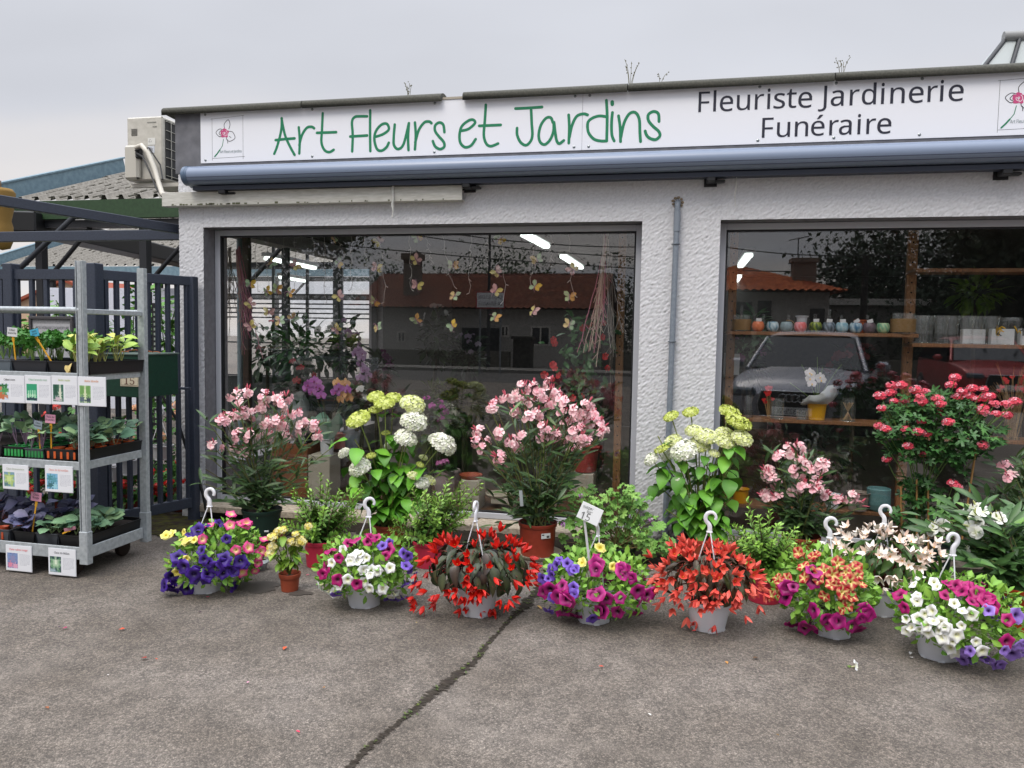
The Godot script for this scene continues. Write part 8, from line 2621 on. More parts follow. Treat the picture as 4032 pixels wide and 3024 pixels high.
	glass_vessel("glass_cube", "low clear glass tumbler beside the yellow pot", Vector3(0.892, ys[3], -6.13), [[0.04, 0.0], [0.042, 0.01], [0.042, 0.07], [0.039, 0.07], [0.039, 0.012]])
	o = glass_vessel("stick_jar", "clear jar holding pale wooden sticks", Vector3(1.217, ys[3], -6.13), [[0.055, 0.0], [0.056, 0.01], [0.056, 0.13], [0.045, 0.155], [0.047, 0.175], [0.044, 0.175]], "glass jar")
	m = MB.new()
	for k in 14:
		var a := rf(0, TAU)
		m.tube([Vector3(cos(a) * 0.03, 0.01, sin(a) * 0.03), Vector3(-cos(a) * 0.035, 0.14, -sin(a) * 0.035)], 0.0022, 4)
	obj("sticks", m, mat("a88c64", 0.8), o).set_meta("kind", "stuff")
	# lowest shelf pots
	shop_pot("plain yellow pot on the lowest shelf by the hydrangea", Vector3(0.473, ys[5], -6.14), 0.054, 0.062, 0.11, mat("c8900c", 0.4))
	shop_pot("white pot partly behind the slender oleander", Vector3(1.146, ys[5], -6.14), 0.05, 0.07, 0.105, mat("b8c4c8", 0.45))
	shop_pot("taupe banded pot between the white and teal pots", Vector3(1.314, ys[5], -6.12), 0.062, 0.082, 0.138, mat("857a70", 0.7))
	o = thing("ribbed_pot", "tall teal ribbed pot on the lowest shelf", "pot", Vector3(1.461, ys[5], -6.14))
	m = MB.new()
	var prof := [Vector2(0.001, 0.002), Vector2(0.055, 0.0)]
	for k in 19:
		prof.append(Vector2(0.066 + 0.014 * clampf(k / 5.0, 0, 1), 0.012 + k * 0.0083))
		prof.append(Vector2(0.070 + 0.014 * clampf(k / 5.0, 0, 1), 0.016 + k * 0.0083))
	prof.append_array([Vector2(0.08, 0.172), Vector2(0.076, 0.172), Vector2(0.074, 0.05)])
	m.lathe(prof, 26)
	obj("pot", m, mottled("teal", "5c8c90", "7ca6a6", 0.03, 4.0, 0.5), o)
	# dried bouquet and hearts at the far end
	o = glass_vessel("bouquet_vase", "clear vase of dried stems with red hearts at the picture's edge", Vector3(2.332, ys[4], -6.16), [[0.05, 0.0], [0.06, 0.03], [0.055, 0.12], [0.075, 0.20], [0.072, 0.20], [0.052, 0.12]])
	m = MB.new()
	for k in 40: m.tube(bez(Vector3(rf(-0.03, 0.03), 0.02, rf(-0.03, 0.03)), Vector3(rf(-0.02, 0.02), 0.22, 0), Vector3(rf(-0.17, 0.12), rf(0.35, 0.56), rf(-0.1, 0.1)), 6), 0.0018, 4)
	obj("dried_stems", m, mat("8a6c48", 0.9), o).set_meta("kind", "stuff")
	hearts(o, 0.40, 18, "b83030", 0.11)
	# dim things behind the shelves
	o = thing("white_card_box", "white folded card behind the pier-end upright", "box", Vector3(0.364, 1.217, -6.4))
	m = MB.new()
	m.obox(Transform3D(Basis(), Vector3(0, 0.085, 0)), Vector3(0.16, 0.17, 0.05), 0.002)
	obj("card", m, mat("b4babc", 0.6), o)
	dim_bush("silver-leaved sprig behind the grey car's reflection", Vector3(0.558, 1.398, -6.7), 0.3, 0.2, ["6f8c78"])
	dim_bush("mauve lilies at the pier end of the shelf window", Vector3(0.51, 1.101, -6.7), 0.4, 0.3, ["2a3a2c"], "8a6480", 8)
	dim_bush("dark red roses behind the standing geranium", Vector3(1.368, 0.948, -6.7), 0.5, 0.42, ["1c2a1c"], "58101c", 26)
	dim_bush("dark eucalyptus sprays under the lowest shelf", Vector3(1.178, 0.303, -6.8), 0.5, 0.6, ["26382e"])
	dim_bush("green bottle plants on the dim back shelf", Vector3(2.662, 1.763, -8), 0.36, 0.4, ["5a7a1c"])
	o = thing("wooden_chest", "dark brown wooden chest under the yellow pot's shelf", "chest", Vector3(0.511, -0.02, -6.5))
	for k in 8:
		m = MB.new()
		m.obox(Transform3D(Basis(), Vector3(0.05, 0.05 + k * 0.10, 0)), Vector3(0.5, 0.096, 0.04), 0.003)
		obj("plank", m, wood_mat("chest", "2c1c12", "4a3220"), o)

func ring(r: float, y: float, n: int) -> Array:
	var p := []
	for j in n + 1: p.append(Vector3(cos(TAU * j / n) * r, y, sin(TAU * j / n) * r))
	return p

func hearts(o: Node3D, y: float, n: int, hex: String, spread: float) -> void:
	if not bank.has("heart"):
		var h := MB.new()
		var pts := PackedVector2Array()
		for k in 16:
			var t := TAU * k / 16
			pts.append(Vector2(16 * pow(sin(t), 3), 13 * cos(t) - 5 * cos(2 * t) - 2 * cos(3 * t) - cos(4 * t)) / 17.0)
		h.prism(pts, 0.3)
		bank["heart"] = h.mesh()
	var st := MB.new()
	for k in n:
		var p := Vector3(rf(-1, 1) * spread, y + rf(-0.06, 0.09), rf(-0.5, 0.5) * spread)
		obj("heart", bank["heart"], mat(hex, 0.4), o, Transform3D(Basis(Vector3.UP, rf(-0.5, 0.5)) * Basis(Vector3.BACK, rf(-0.6, 0.6)) * Basis().scaled(Vector3.ONE * 0.018), p))
		st.tube([Vector3(p.x * 0.3, 0.0, p.z * 0.3), p], 0.0015, 4)
	obj("picks", st, mat("a88858", 0.8), o).set_meta("kind", "stuff")

# ---------------------------------------------------------------- the street behind the camera, seen mirrored in the panes
func tree(called: String, label: String, at: Vector3, h: float, crown: Vector3, cy: float, n: int, leaf: float, hexes: Array, gaps := 0.35) -> void:
	var o := thing(called, label, "tree", at, 0, "trees across the street")
	var m := MB.new()
	m.tube([Vector3(0, -0.2, 0), Vector3(0.1, h * 0.25, 0.05), Vector3(-0.05, h * 0.55, 0), Vector3(0, h * 0.85, 0)], [h * 0.028, h * 0.022, h * 0.014, h * 0.004], 8)
	var hubs := []
	for k in 22:
		var d := Vector3(rng.randfn(), rng.randfn(), rng.randfn()).normalized()
		var e := Vector3(d.x * crown.x, cy + d.y * crown.y, d.z * crown.z) * Vector3(0.8, 1, 0.8)
		hubs.append(e)
		m.tube(bez(Vector3(0, h * rf(0.25, 0.6), 0), Vector3(e.x * 0.5, e.y * 0.85, e.z * 0.5), e, 5), h * 0.004, 5)
	obj("trunk", m, mat("3b3128", 0.9), o)
	var lm: Mesh = leaves("tree" + hexes[0], [hexes[0]], leaf, leaf * 0.6, 0.2, 0.3, 2, 0.5)[0]
	var xs := []
	var cs := []
	for i in n:
		var c: Vector3 = hubs[rng.randi() % hubs.size()]
		var p := c + Vector3(rng.randfn(), rng.randfn() * 0.8, rng.randfn()) * crown.x * gaps
		if i % 3 == 0: p = rand_shell(cy, crown * rf(0.2, 0.95), -1.0)[0]
		xs.append(aim(p, rv(), rv(), rf(0.7, 1.4)))
		cs.append(Color(0.7, 0.7, 0.7).lerp(Color(1.3, 1.25, 1.1), rng.randf()))
	many("crown", lm, vmat(0.7, 0.1), o, xs, cs)

func tiled_roof(o: Node3D, a: Vector3, b: Vector3, c: Vector3, d: Vector3, hex: Array, called := "roof") -> void:
	# eave a-b, ridge d-c; corrugated with tile rows
	var m := MB.new()
	var nx := int(a.distance_to(b) / 0.14)
	var ny := int(a.distance_to(d) / 0.33) + 1
	var nn := (b - a).cross(d - a).normalized()
	if nn.y < 0: nn = -nn
	var rows := []
	var cols := []
	for j in ny + 1:
		for s in 2:
			if j == ny and s == 1: continue
			var v := minf(1.0, (j + (0.0 if s == 0 else 0.96)) / ny)
			var row := PackedVector3Array()
			var cc := PackedColorArray()
			for i in nx + 1:
				var u := float(i) / nx
				var lift := 0.08 * (1.0 if i % 2 else 0.0) + (0.035 if s == 0 else 0.0)
				row.append(a.lerp(b, u).lerp(d.lerp(c, u), v) + nn * lift)
				cc.append(hx(hex[0]).lerp(hx(hex[1]), fmod(absf(sin(i * 12.9898 + j * 78.233) * 43758.5), 1.0)))
			rows.append(row); cols.append(cc)
	m.grid(rows, false, cols)
	obj(called, m, vmat(0.9, 0.0, 0.3), o)

func street() -> void:
	var wall := mottled("housewall", "8d8a85", "a5a29c", 0.03, 0.5, 0.9)
	# long low house with a dark tiled roof
	var a0 := Vector3(-15.052, 1.845, 22.16)
	var a1 := Vector3(-3.751, 2.638, 22.16)
	var ey := a1.y
	var ry := 4.131
	var z := a1.z
	var o := thing("long_house", "long low house with dark brown tiled roof mirrored in the butterfly window", "house")
	var m := MB.new()
	m.box(Vector3(a0.x, 0, z), Vector3(a1.x, ey - 0.05, z + 8.0))
	obj("wall", m, wall, o)
	tiled_roof(o, Vector3(a1.x + 0.3, ey - 0.05, z - 0.4), Vector3(a0.x - 0.3, ey - 0.05, z - 0.4), Vector3(a0.x - 0.3, ry + 0.3, z + 4.0), Vector3(a1.x + 0.3, ry + 0.3, z + 4.0), ["4a2a20", "6b4030"])
	tiled_roof(o, Vector3(a0.x - 0.3, ey - 0.05, z + 8.4), Vector3(a1.x + 0.3, ey - 0.05, z + 8.4), Vector3(a1.x + 0.3, ry + 0.3, z + 4.0), Vector3(a0.x - 0.3, ry + 0.3, z + 4.0), ["4a2a20", "6b4030"])
	for xx in [a0.x, a1.x]:
		m = MB.new()
		m.tri(Vector3(xx, ey - 0.05, z), Vector3(xx, ey - 0.05, z + 8.0), Vector3(xx, ry + 0.2, z + 4.0))
		obj("gable", m, wall, o)
	var ch := Vector3(-12.807, 2.939, 23.16)
	m = MB.new()
	m.box(Vector3(ch.x - 0.35, ry - 1.6, ch.z), Vector3(ch.x + 0.35, ch.y + 2.0, ch.z + 0.7))
	m.box(Vector3(ch.x - 0.45, ch.y + 2.002, ch.z - 0.1), Vector3(ch.x + 0.45, ch.y + 2.3, ch.z + 0.8))
	obj("chimney", m, mat("5c5046", 0.9), o)
	for w in [[Vector3(-6.701, 0.976, 22.16), Vector3(-5.801, 1.855, 22.16)], [Vector3(-8.095, 1.336, 22.16), Vector3(-7.695, 1.865, 22.16)], [Vector3(-13.06, 0.998, 22.16), Vector3(-12.64, 1.53, 22.16)]]:
		var f := MB.new()
		var lo: Vector3 = w[0]
		var hi: Vector3 = w[1]
		f.box(Vector3(minf(lo.x, hi.x), lo.y, z - 0.03), Vector3(maxf(lo.x, hi.x), hi.y, z + 0.02))
		var fo := obj("window", f, mat("b8b4ac", 0.6), o)
		f = MB.new()
		var half := (minf(lo.x, hi.x) + maxf(lo.x, hi.x)) / 2
		f.box(Vector3(minf(lo.x, hi.x) + 0.08, lo.y + 0.08, z - 0.04), Vector3(half - 0.04, hi.y - 0.08, z - 0.031))
		f.box(Vector3(half + 0.04, lo.y + 0.08, z - 0.04), Vector3(maxf(lo.x, hi.x) - 0.08, hi.y - 0.08, z - 0.031))
		obj("pane", f, mat("1c2228", 0.15), fo)
	var g0 := Vector3(-9.747, -0.244, 21.66)
	var g1 := Vector3(-8.081, 1.729, 21.66)
	m = MB.new()
	m.box(Vector3(minf(g0.x, g1.x), 0, z - 0.6), Vector3(maxf(g0.x, g1.x), g1.y, z - 0.02))
	obj("lean_to", m, mat("14161c", 0.8), o)
	# orange tiled bungalow
	var b0 := Vector3(-1.415, 3.196, 18.16)
	var b1 := Vector3(5.742, 3.221, 18.16)
	o = thing("bungalow", "bungalow with orange hipped tile roof mirrored in the shelf window", "house")
	z = b1.z
	ey = b1.y
	ry = 4.250 + 0.25
	m = MB.new()
	m.box(Vector3(b0.x, 0, z + 0.5), Vector3(b1.x - 0.5, ey, z + 8.5))
	obj("wall", m, wall, o)
	var hip := 3.6
	var rg := ["84402a", "b0643e"]
	tiled_roof(o, Vector3(b1.x, ey, z), Vector3(b0.x, ey, z), Vector3(b0.x + hip, ry, z + 4.5), Vector3(b1.x - hip, ry, z + 4.5), rg)
	tiled_roof(o, Vector3(b1.x, ey, z + 9.0), Vector3(b1.x, ey, z), Vector3(b1.x - hip, ry, z + 4.5), Vector3(b1.x - hip, ry, z + 4.501), rg)
	tiled_roof(o, Vector3(b0.x, ey, z + 9.0), Vector3(b1.x, ey, z + 9.0), Vector3(b1.x - hip, ry, z + 4.5), Vector3(b0.x + hip, ry, z + 4.5), rg)
	tiled_roof(o, Vector3(b0.x, ey, z), Vector3(b0.x, ey, z + 9.0), Vector3(b0.x + hip, ry, z + 4.501), Vector3(b0.x + hip, ry, z + 4.5), rg)
	ch = Vector3(4.485, 3.535, 19.66)
	m = MB.new()
	m.box(Vector3(ch.x - 0.42, ch.y - 0.6, ch.z), Vector3(ch.x + 0.42, 4.434, ch.z + 0.8))
	m.box(Vector3(ch.x - 0.5, 4.434 + 0.002, ch.z - 0.08), Vector3(ch.x + 0.5, 4.434 + 0.16, ch.z + 0.88))
	obj("chimney", m, mottled("brickgrey", "5a4c44", "7c6c60", 0.1, 1.0, 0.9), o)
	m = MB.new()
	var an := Vector3(4.276, 3.325, 19.96)
	var at := Vector3(4.238, 5.396, 19.96)
	m.tube([Vector3(an.x, an.y - 0.4, an.z), at], 0.025, 5)
	for k in 3: m.tube([at + Vector3(-0.35, -0.1 - k * 0.9, 0), at + Vector3(0.4, 0.06 - k * 0.9, 0)], 0.02, 4)
	obj("antenna", m, mat("2c2c2e", 0.6), o)
	for w in [[250, 380, 670, 790], [420, 515, 660, 850], [780, 880, 712, 800]]:
		m = MB.new()
		var p0: float = 0.519 + w[0] / 1000.0 * (5.715 - 0.519)
		var p1: float = 0.519 + w[1] / 1000.0 * (5.715 - 0.519)
		var y1: float = 2.682 + (700 - w[2]) / 100.0 * (3.221 - 2.682)
		m.box(Vector3(p0, maxf(0.05, y1 - 1.3), z + 0.44), Vector3(p1, y1, z + 0.52))
		obj("window", m, mat("1b1e22", 0.2), o)
	# low white garage between bungalow and pines
	o = thing("garage", "low pale flat-roofed garage beside the bungalow", "garage")
	var q := Vector3(7.808, 3.008, 24.16)
	m = MB.new()
	m.box(Vector3(q.x - 2.2, 0, q.z), Vector3(q.x + 2.2, q.y - 0.02, q.z + 5))
	obj("wall", m, mat("6c6a66", 0.9), o)
	m = MB.new()
	m.box(Vector3(q.x - 2.4, q.y - 0.018, q.z - 0.2), Vector3(q.x + 2.4, q.y + 0.25, q.z + 5.2))
	obj("roof_edge", m, mat("aaa8a2", 0.8), o)
	# trees
	var dk := ["26381c"]
	var tp := Vector3(-13.525, 3.545, 12.16)
	tree("broadleaf_tree", "tall dense dark tree filling the mirrored corner of the butterfly window", Vector3(tp.x - 0.2, 0, tp.z), 10.0, Vector3(2.9, 4.8, 2.9), 6.2, 30000, 0.19, dk, 0.18)
	for c in [[Vector3(-17.994, 4.58, 32.16), 0.7], [Vector3(-17.241, 5.095, 32.16), 0.75]]:
		tree("cypress_tree", "shorter slim cypress behind the long house" if c[1] == 0.7 else "taller slim cypress behind the long house", Vector3(c[0].x, 0, c[0].z), c[0].y, Vector3(c[1], c[0].y * 0.42, c[1]), c[0].y * 0.52, 3000, 0.2, ["1f3020"], 0.4)
	tp = Vector3(-20.271, 4.576, 36.16)
	tree("broadleaf_tree", "rounded tree behind the two cypresses", Vector3(tp.x, 0, tp.z), tp.y, Vector3(3.6, 2.2, 2.5), tp.y - 2.0, 6000, 0.22, ["2f4626"])
	tp = Vector3(-12.122, 5.578, 38.16)
	tree("broadleaf_tree", "green treetop above the middle of the long house roof", Vector3(tp.x, 0, tp.z), tp.y, Vector3(3.6, 2.4, 2.5), tp.y - 2.0, 6000, 0.22, ["2b4022"])
	tp = Vector3(-3.914, 4.747, 34.16)
	tree("broadleaf_tree", "dark tree at the pier end of the long house", Vector3(tp.x, 0, tp.z), tp.y, Vector3(3.2, 3.2, 2.5), tp.y - 2.6, 6000, 0.22, ["22341e"])
	tp = Vector3(10.77, 5.475, 26.16)
	tree("pine_tree", "broad dark pine beside the utility pole", Vector3(tp.x, 0, tp.z), tp.y, Vector3(5.0, 3.0, 3.0), tp.y - 2.6, 30000, 0.24, ["1c2c1c"], 0.2)
	tp = Vector3(9.203, 4.927, 12.16)
	tree("cedar_tree", "dark cedar with drooping boughs at the picture's edge", Vector3(tp.x + 0.6, 0, tp.z), tp.y + 2.5, Vector3(2.7, 2.4, 2.4), tp.y - 0.2, 16000, 0.22, ["1f2c1a"], 0.16)
	# utility pole and wires
	o = thing("utility_pole", "dark utility pole carrying the street wires", "utility pole")
	var up := Vector3(6.753, 4.697, 20.16)
	m = MB.new()
	m.tube([Vector3(up.x, 0, up.z), up], [0.16, 0.11], 8)
	m.box(up + Vector3(-0.35, -0.5, -0.06), up + Vector3(0.35, -0.38, 0.06))
	obj("pole", m, mat("221f1d", 0.9), o)
	var wires := [[Vector3(1.316, 4.642, 16.16), Vector3(6.725, 4.742, 20.16), "thick street wire running to the utility pole"], [Vector3(6.751, 4.742, 20.16), Vector3(11.784, 4.798, 18.16), "street wire running on from the utility pole"], [Vector3(2.212, 4.169, 20.16), Vector3(6.742, 4.361, 20.16), "lower thin wire before the bungalow chimney"], [Vector3(-15.903, 4.872, 12.16), Vector3(-1.788, 4.066, 18.16), "longest wire slanting across the butterfly window"], [Vector3(-8.017, 4.949, 14.16), Vector3(-1.811, 4.887, 18.16), "upper wire at the pier end of the butterfly window"], [Vector3(-9.597, 4.948, 14.16), Vector3(-1.8, 4.501, 18.16), "middle wire at the pier end of the butterfly window"]]
	for w in wires:
		o = thing("street_wire", w[2], "wire", w[0], 0, "overhead wires across the street")
		m = MB.new()
		m.tube(bez(Vector3.ZERO, (w[1] - w[0]) / 2 - Vector3(0, 0.25, 0), w[1] - w[0], 10), 0.02, 4)
		obj("wire", m, mat("17181a", 0.7), o)
	o = thing("street_lamp", "tall thin street lamp mirrored above the town sign", "street lamp")
	up = Vector3(-7.649, 5.438, 18.16)
	m = MB.new()
	m.tube([Vector3(up.x, 0, up.z), up, up + Vector3(-0.2, 0.1, -0.4)], [0.09, 0.05, 0.04], 8)
	obj("pole", m, mat("2a2c30", 0.5), o)
	m = MB.new()
	m.obox(Transform3D(Basis(), up + Vector3(-0.3, 0.1, -0.5)), Vector3(0.25, 0.1, 0.5), 0.03)
	obj("lamp_head", m, mat("55585c", 0.5), o)
	# town entry sign, its text readable from the shop
	var s0 := Vector3(-7.374, 2.383, 15.16)
	var s1 := Vector3(-6.286, 3.006, 15.16)
	o = thing("town_sign", "white town entry sign with red border reading CASTILLON LA BATAILLE", "road sign", Vector3((s0.x + s1.x) / 2, 0, s0.z), PI)
	var sw := absf(s1.x - s0.x)
	var shh := s1.y - s0.y
	var cy := (s0.y + s1.y) / 2
	m = MB.new()
	m.obox(Transform3D(Basis(), Vector3(0, cy, 0)), Vector3(sw, shh, 0.03), 0.008)
	obj("border", m, mat("8e1c1c", 0.5), o)
	m = MB.new()
	m.obox(Transform3D(Basis(), Vector3(0, cy, 0.016)), Vector3(sw - 0.10, shh - 0.10, 0.006), 0.001)
	obj("panel", m, mat("d4d6d8", 0.4), o)
	for l in [["CASTILLON", 0.11], ["LA BATAILLE", -0.13]]:
		var tm := text(l[0], 0.2, "Droid Sans", 0.004)
		obj("lettering", tm, mat("14161c", 0.5), o, Transform3D(Basis().scaled(Vector3(sw * 0.8 / tm.get_aabb().size.x, 0.9, 1)), Vector3(0, cy + l[1], 0.021)))
	for sx in [-0.35, 0.35]:
		m = MB.new()
		m.tube([Vector3(sx * sw, 0, -0.04), Vector3(sx * sw, cy + shh / 2, -0.04)], 0.035, 8)
		obj("post", m, mat("8a8f94", 0.4, 0.6), o)
	# garden wall and gate pillar of the long house
	o = thing("gate_pillar", "dark garden gate pillar in front of the long house", "pillar")
	var gp := Vector3(-6.408, 1.392, 19.16)
	m = MB.new()
	m.box(Vector3(gp.x - 0.36, 0, gp.z - 0.36), Vector3(gp.x + 0.36, gp.y - 0.12, gp.z + 0.36))
	m.box(Vector3(gp.x - 0.44, gp.y - 0.118, gp.z - 0.44), Vector3(gp.x + 0.44, gp.y, gp.z + 0.44))
	obj("pillar", m, mat("26231f", 0.9), o)
	o = thing("garden_wall", "low garden wall along the far pavement", "wall")
	m = MB.new()
	m.box(Vector3(-14, 0, gp.z + 0.1), Vector3(gp.x - 0.6, 0.75, gp.z + 0.3))
	obj("wall", m, mat("57544c", 0.9), o)
	m = MB.new()
	m.box(Vector3(gp.x + 3.2, 0, gp.z + 0.1), Vector3(14, 0.75, gp.z + 0.3))
	obj("wall", m, mat("57544c", 0.9), o)
	# the road
	m = MB.new()
	m.box(Vector3(-150, -0.1, 11.0), Vector3(150, 0.006, 16.5))
	struct("road", m, mottled("roadgrey", "3f3d3b", "55524f", 0.05, 0.5, 0.9))
	m = MB.new()
	m.box(Vector3(-150, -0.1, 16.55), Vector3(150, 0.12, 18.6))
	struct("pavement", m, mottled("pavementgrey", "5f5c58", "7a7772", 0.05, 0.5, 0.9))

func car(label: String, at: Vector3, turn: float, hex: String, rings: bool) -> void:
	var o := thing("parked_car", label, "car", at, turn, "cars parked facing the shop")
	var paint := StandardMaterial3D.new()
	paint.albedo_color = Color(hex)
	paint.metallic = 0.25
	paint.roughness = 0.3
	paint.clearcoat_enabled = true
	paint.clearcoat = 0.6
	var blk := mat("0d0e10", 0.35)
	# body: cross sections from nose (z 0) to tail (z -4.5): [z, half width, sill y, shoulder y, centre y]
	var secs := [[0.0, 0.70, 0.42, 0.72, 0.76], [-0.10, 0.84, 0.30, 0.84, 0.90], [-0.35, 0.90, 0.26, 0.93, 0.99], [-0.8, 0.93, 0.25, 0.98, 1.05], [-1.3, 0.935, 0.25, 1.02, 1.09], [-2.2, 0.94, 0.25, 1.05, 1.08], [-3.4, 0.935, 0.25, 1.08, 1.10], [-4.2, 0.90, 0.28, 1.08, 1.12], [-4.45, 0.80, 0.42, 1.0, 1.04]]
	var m := MB.new()
	var rows := []
	for s in secs:
		var r := PackedVector3Array()
		for q in [[-0.8, s[2]], [-1.0, s[2] + 0.10], [-1.0, (s[2] + s[3]) / 2 + 0.05], [-0.97, s[3] - 0.04], [-0.90, s[3]], [-0.5, s[4] - 0.01], [0.0, s[4]], [0.5, s[4] - 0.01], [0.90, s[3]], [0.97, s[3] - 0.04], [1.0, (s[2] + s[3]) / 2 + 0.05], [1.0, s[2] + 0.10], [0.8, s[2]]]:
			r.append(Vector3(q[0] * s[1], q[1], s[0]))
		rows.append(r)
	m.grid(rows)
	for e in [0, rows.size() - 1]:
		var k := m.v.size()
		for p in rows[e]: m.p(p)
		for j in range(1, 12): m.ix.append_array([k, k + j + 1, k + j] if e == 0 else [k, k + j, k + j + 1])
	obj("body", m, paint, o)
	# cabin
	var base := [[-1.25, 0.80, 1.07], [-1.95, 0.64, 1.56], [-2.4, 0.63, 1.62], [-3.3, 0.62, 1.60], [-3.9, 0.62, 1.50], [-4.3, 0.72, 1.10]]
	m = MB.new()
	rows = []
	for s in [base[1], base[2], base[3], base[4]]:
		rows.append(PackedVector3Array([Vector3(-s[1] - 0.02, s[2] - 0.05, s[0]), Vector3(-s[1] * 0.85, s[2], s[0]), Vector3(0, s[2] + 0.03, s[0]), Vector3(s[1] * 0.85, s[2], s[0]), Vector3(s[1] + 0.02, s[2] - 0.05, s[0])]))
	m.grid(rows)
	obj("roof", m, paint, o)
	var gl := mat("10141a", 0.05)
	m = MB.new()
	m.quad(Vector3(-0.78, 1.07, -1.25), Vector3(0.78, 1.07, -1.25), Vector3(0.62, 1.53, -1.93), Vector3(-0.62, 1.53, -1.93))
	obj("windscreen", m, gl, o)
	m = MB.new()
	for sg in [-1.0, 1.0]:
		m.quad(Vector3(sg * 0.90, 1.03, -1.45), Vector3(sg * 0.93, 1.07, -4.1), Vector3(sg * 0.65, 1.50, -3.9), Vector3(sg * 0.67, 1.51, -2.0))
	m.quad(Vector3(0.8, 1.1, -4.32), Vector3(-0.8, 1.1, -4.32), Vector3(-0.62, 1.48, -3.92), Vector3(0.62, 1.48, -3.92))
	obj("side_glass", m, gl, o)
	for sg in [-1.0, 1.0]:
		m = MB.new()
		m.tube([Vector3(sg * 0.84, 1.04, -1.25), Vector3(sg * 0.66, 1.52, -1.95)], 0.035, 6)
		obj("pillar", m, paint, o)
		m = MB.new()
		m.obox(Transform3D(Basis(Vector3.UP, sg * 0.2), Vector3(sg * 1.05, 1.12, -1.55)), Vector3(0.20, 0.14, 0.12), 0.04)
		obj("wing_mirror", m, paint, o)
		m = MB.new()
		m.obox(Transform3D(Basis(Vector3.UP, sg * 0.35), Vector3(sg * 0.66, 0.76, -0.03)), Vector3(0.36, 0.12, 0.12), 0.03)
		obj("headlight", m, mat("4c5660", 0.12), o)
		m = MB.new()
		m.obox(Transform3D(Basis(Vector3.UP, sg * 0.25), Vector3(sg * 0.64, 0.42, -0.01)), Vector3(0.26, 0.16, 0.08), 0.02)
		obj("air_intake", m, blk, o)
		for zz in [-0.85, -3.55]:
			m = MB.new()
			m.lathe([Vector2(0.10, -0.11), Vector2(0.27, -0.11), Vector2(0.335, -0.09), Vector2(0.34, 0.09), Vector2(0.27, 0.11), Vector2(0.10, 0.10)], 22, Transform3D(Basis(Vector3.BACK, PI / 2), Vector3(sg * 0.86, 0.34, zz)))
			var w := obj("wheel", m, mat("111214", 0.8), o)
			m = MB.new()
			m.lathe([Vector2(0.001, 0.115), Vector2(0.08, 0.118), Vector2(0.24, 0.113), Vector2(0.255, 0.09)], 18, Transform3D(Basis(Vector3.BACK, -sg * PI / 2), Vector3(sg * 0.86, 0.34, zz)))
			obj("rim", m, mat("7c8084", 0.3, 0.7), w)
	m = MB.new()
	var gr := PackedVector2Array([Vector2(-0.42, 0.44), Vector2(0.42, 0.44), Vector2(0.46, 0.60), Vector2(0.40, 0.79), Vector2(-0.40, 0.79), Vector2(-0.46, 0.60)])
	m.prism(gr, 0.05, Transform3D(Basis(), Vector3(0, 0, -0.02)))
	obj("grille", m, blk, o)
	m = MB.new()
	for k in gr.size(): m.tube([Vector3(gr[k].x, gr[k].y, 0.032), Vector3(gr[(k + 1) % 6].x, gr[(k + 1) % 6].y, 0.032)], 0.010, 6)
	obj("grille_trim", m, mat("b4b8bc", 0.2, 0.9), o)
	if rings:
		m = MB.new()
		for k in 4:
			var c := -0.123 + k * 0.082
			var p := []
			for j in 19: p.append(Vector3(c + cos(TAU * j / 18) * 0.052, 0.70 + sin(TAU * j / 18) * 0.052, 0.04))
			m.tube(p, 0.006, 6, false)
		obj("ring_emblem", m, mat("c8ccd0", 0.15, 0.95), o)
	m = MB.new()
	m.obox(Transform3D(Basis(), Vector3(0, 0.52, 0.036)), Vector3(0.52, 0.11, 0.012), 0.003)
	var pl := obj("number_plate", m, mat("c8caca", 0.4), o)
	if rings: obj("plate_text", text("GS-325-SY", 0.09, "Droid Sans", 0.003), mat("101114", 0.5), pl, Transform3D(Basis().scaled(Vector3(0.95, 1, 1)), Vector3(0, 0.52, 0.043)))

func cars() -> void:
	var f := Vector3(1.475, 0.702, -0.84)
	car("silver-grey car with four-ring emblem facing the shelf window", Vector3(f.x, 0, f.z), PI + 0.26, "8d8f98", true)
	var r := Vector3(6.906, 0.857, 6.66)
	car("dark red car beside the silver-grey one", Vector3(r.x, 0, r.z), PI + 0.05, "8a1418", false)

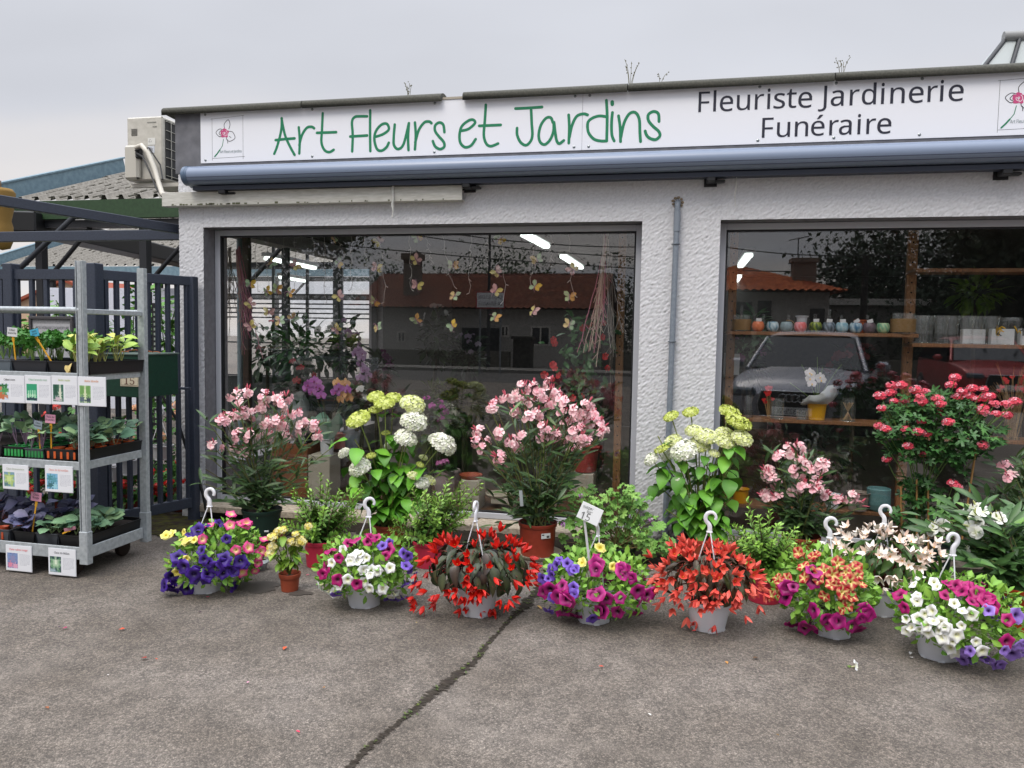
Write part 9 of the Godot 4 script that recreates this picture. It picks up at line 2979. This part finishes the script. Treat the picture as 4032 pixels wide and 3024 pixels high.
# ---------------------------------------------------------------- fallen petals and leaves on the asphalt
func litter() -> void:
	var list := [["magenta-and-white crumpled petal nearest the trolley", Vector3(-2.976, 0, -3.189), "b03a68", 0.030], ["small dark purple petal touching the crumpled pink one", Vector3(-3.018, 0, -3.202), "3a1a3c", 0.016], ["orange begonia petal out on the open asphalt before the trolley", Vector3(-2.698, 0, -3.251), "d0502c", 0.032], ["brown-red curled petal before the purple petunias", Vector3(-2.362, 0, -2.986), "8a3a2c", 0.032], ["tiny orange petal beside the brown-red curled one", Vector3(-2.304, 0, -2.994), "c8502c", 0.012], ["orange begonia petal in the middle of the yard", Vector3(-1.804, 0, -3.251), "d0542c", 0.032], ["brown dry scrap at the picture's lower corner", Vector3(-2.418, 0, -2.494), "8a5430", 0.022], ["bright pink petal near the foot of the crack", Vector3(-1.373, 0, -2.571), "d02850", 0.018], ["white-and-pink petal in mid yard", Vector3(-1.776, 0, -2.889), "c890a8", 0.018], ["tan leaf scrap right of the white-and-pink petal", Vector3(-1.442, 0, -2.925), "a0703c", 0.016], ["pink petal under the purple petunias", Vector3(-2.568, 0, -3.774), "c84460", 0.020], ["dark withered petal below the purple petunias", Vector3(-2.474, 0, -3.563), "34222c", 0.026], ["small white pebble-like petal left of the crack", Vector3(-2.398, 0, -2.801), "c4c0bc", 0.012], ["yellow scrap below the scarlet begonias", Vector3(-1.311, 0, -3.719), "c0a82c", 0.012], ["pink petal by the red shrub pot", Vector3(-2.22, 0, -4.283), "b85068", 0.022], ["coral petal in front of the coral begonia pot", Vector3(0.101, 0, -3.982), "d0504c", 0.026], ["white petal beside the coral one", Vector3(0.203, 0, -3.974), "ccccca", 0.018], ["dry tan leaf left of the magenta petunias", Vector3(-0.732, 0, -4.11), "b09058", 0.06], ["orange-red scrap on the asphalt below the price tag basket", Vector3(-0.319, 0, -3.43), "c44c34", 0.026], ["tan seed pod on the asphalt below the coral begonias", Vector3(0.244, 0, -3.629), "b08044", 0.026], ["thin brown twig bit near the tan seed pod", Vector3(0.379, 0, -3.71), "5c4630", 0.035], ["white round petal low in the middle of the yard", Vector3(-0.085, 0, -3.038), "c8c6c0", 0.018], ["upper of two white petals before the nearest basket", Vector3(1.121, 0, -3.969), "d0d0d0", 0.028], ["lower of two white petals before the nearest basket", Vector3(1.109, 0, -3.908), "d0d0d0", 0.026], ["pinkish petal behind the coral begonias", Vector3(-0.159, 0, -5.005), "c89a94", 0.026], ["brown leaf scrap low near the picture's bottom", Vector3(0.398, 0, -3), "6a5028", 0.016]]
	var names := {}
	for l in list:
		var o := thing("fallen_petal", l[0], "fallen petal", on(l[1], 0.004), rf(0, TAU), "petals and scraps on the asphalt")
		var m := MB.new()
		m.col = hx(l[2])
		leaf_into(m, Transform3D(Basis(), Vector3(0, 0.003, -l[3] * 0.5)), l[3], l[3] * (0.55 if l[3] < 0.05 else 0.3), 0.25, rf(-0.25, 0.1), 4, 0.5, 0.08, Color(1.15, 1.1, 1.1))
		obj("petal", m, vmat(0.7, 0.2), o)
	var o := thing("fallen_flower", "whole white petunia flower lying before the nearest basket", "fallen flower", on(Vector3(0.83, 0, -3.731), 0.012), 0.4)
	obj("flower", petunia("pt_white", "", "", "")[1], vmat(0.55, 0.25), o, aim(Vector3.ZERO, Vector3(0.6, 0.35, 0.5), Vector3.UP, 0.028))
	var m := MB.new()
	m.col = hx("5f7a38")
	for k in 3: leaf_into(m, aim(Vector3(-0.018, -0.006, -0.016), Vector3(-1, 0.1, -0.5 + 0.5 * k), Vector3.UP), 0.02, 0.008)
	obj("sepals", m, vmat(0.7), o)
	# damp spots left by watering
	for w in [[Vector3(-2.118, 0, -3.989), 0.055, "damp dark spot beside the lantana pot"], [Vector3(-2.423, 0, -4.021), 0.12, "damp dark spot behind the purple petunias"]]:
		m = MB.new()
		var k := m.p(Vector3(0, 0, 0))
		for j in 25:
			var a := TAU * j / 24
			var rr: float = w[1] * (1.0 + 0.18 * sin(a * 3 + w[1] * 40) + 0.10 * sin(a * 7))
			m.p(Vector3(cos(a) * rr * 1.3, 0, sin(a) * rr * 0.8))
		for j in range(1, 25): m.ix.append_array([k, k + j, k + j + 1])
		var d := struct("damp_spot", m, mottled("damp", "3a3531", "5a544e", 0.12, 4.0, 0.6), self, Transform3D(Basis(), on(w[0], 0.004)))

func _ready() -> void:
	rng.seed = 7
	make_sky()
	ground()
	building()
	sign_board()
	facade_fittings()
	ac_unit()
	canopies()
	gate_and_fence()
	yard_plants()
	trolley()
	trolley_load()
	hero_plants()
	display_left()
	shelf_window()
	street()
	cars()
	litter()
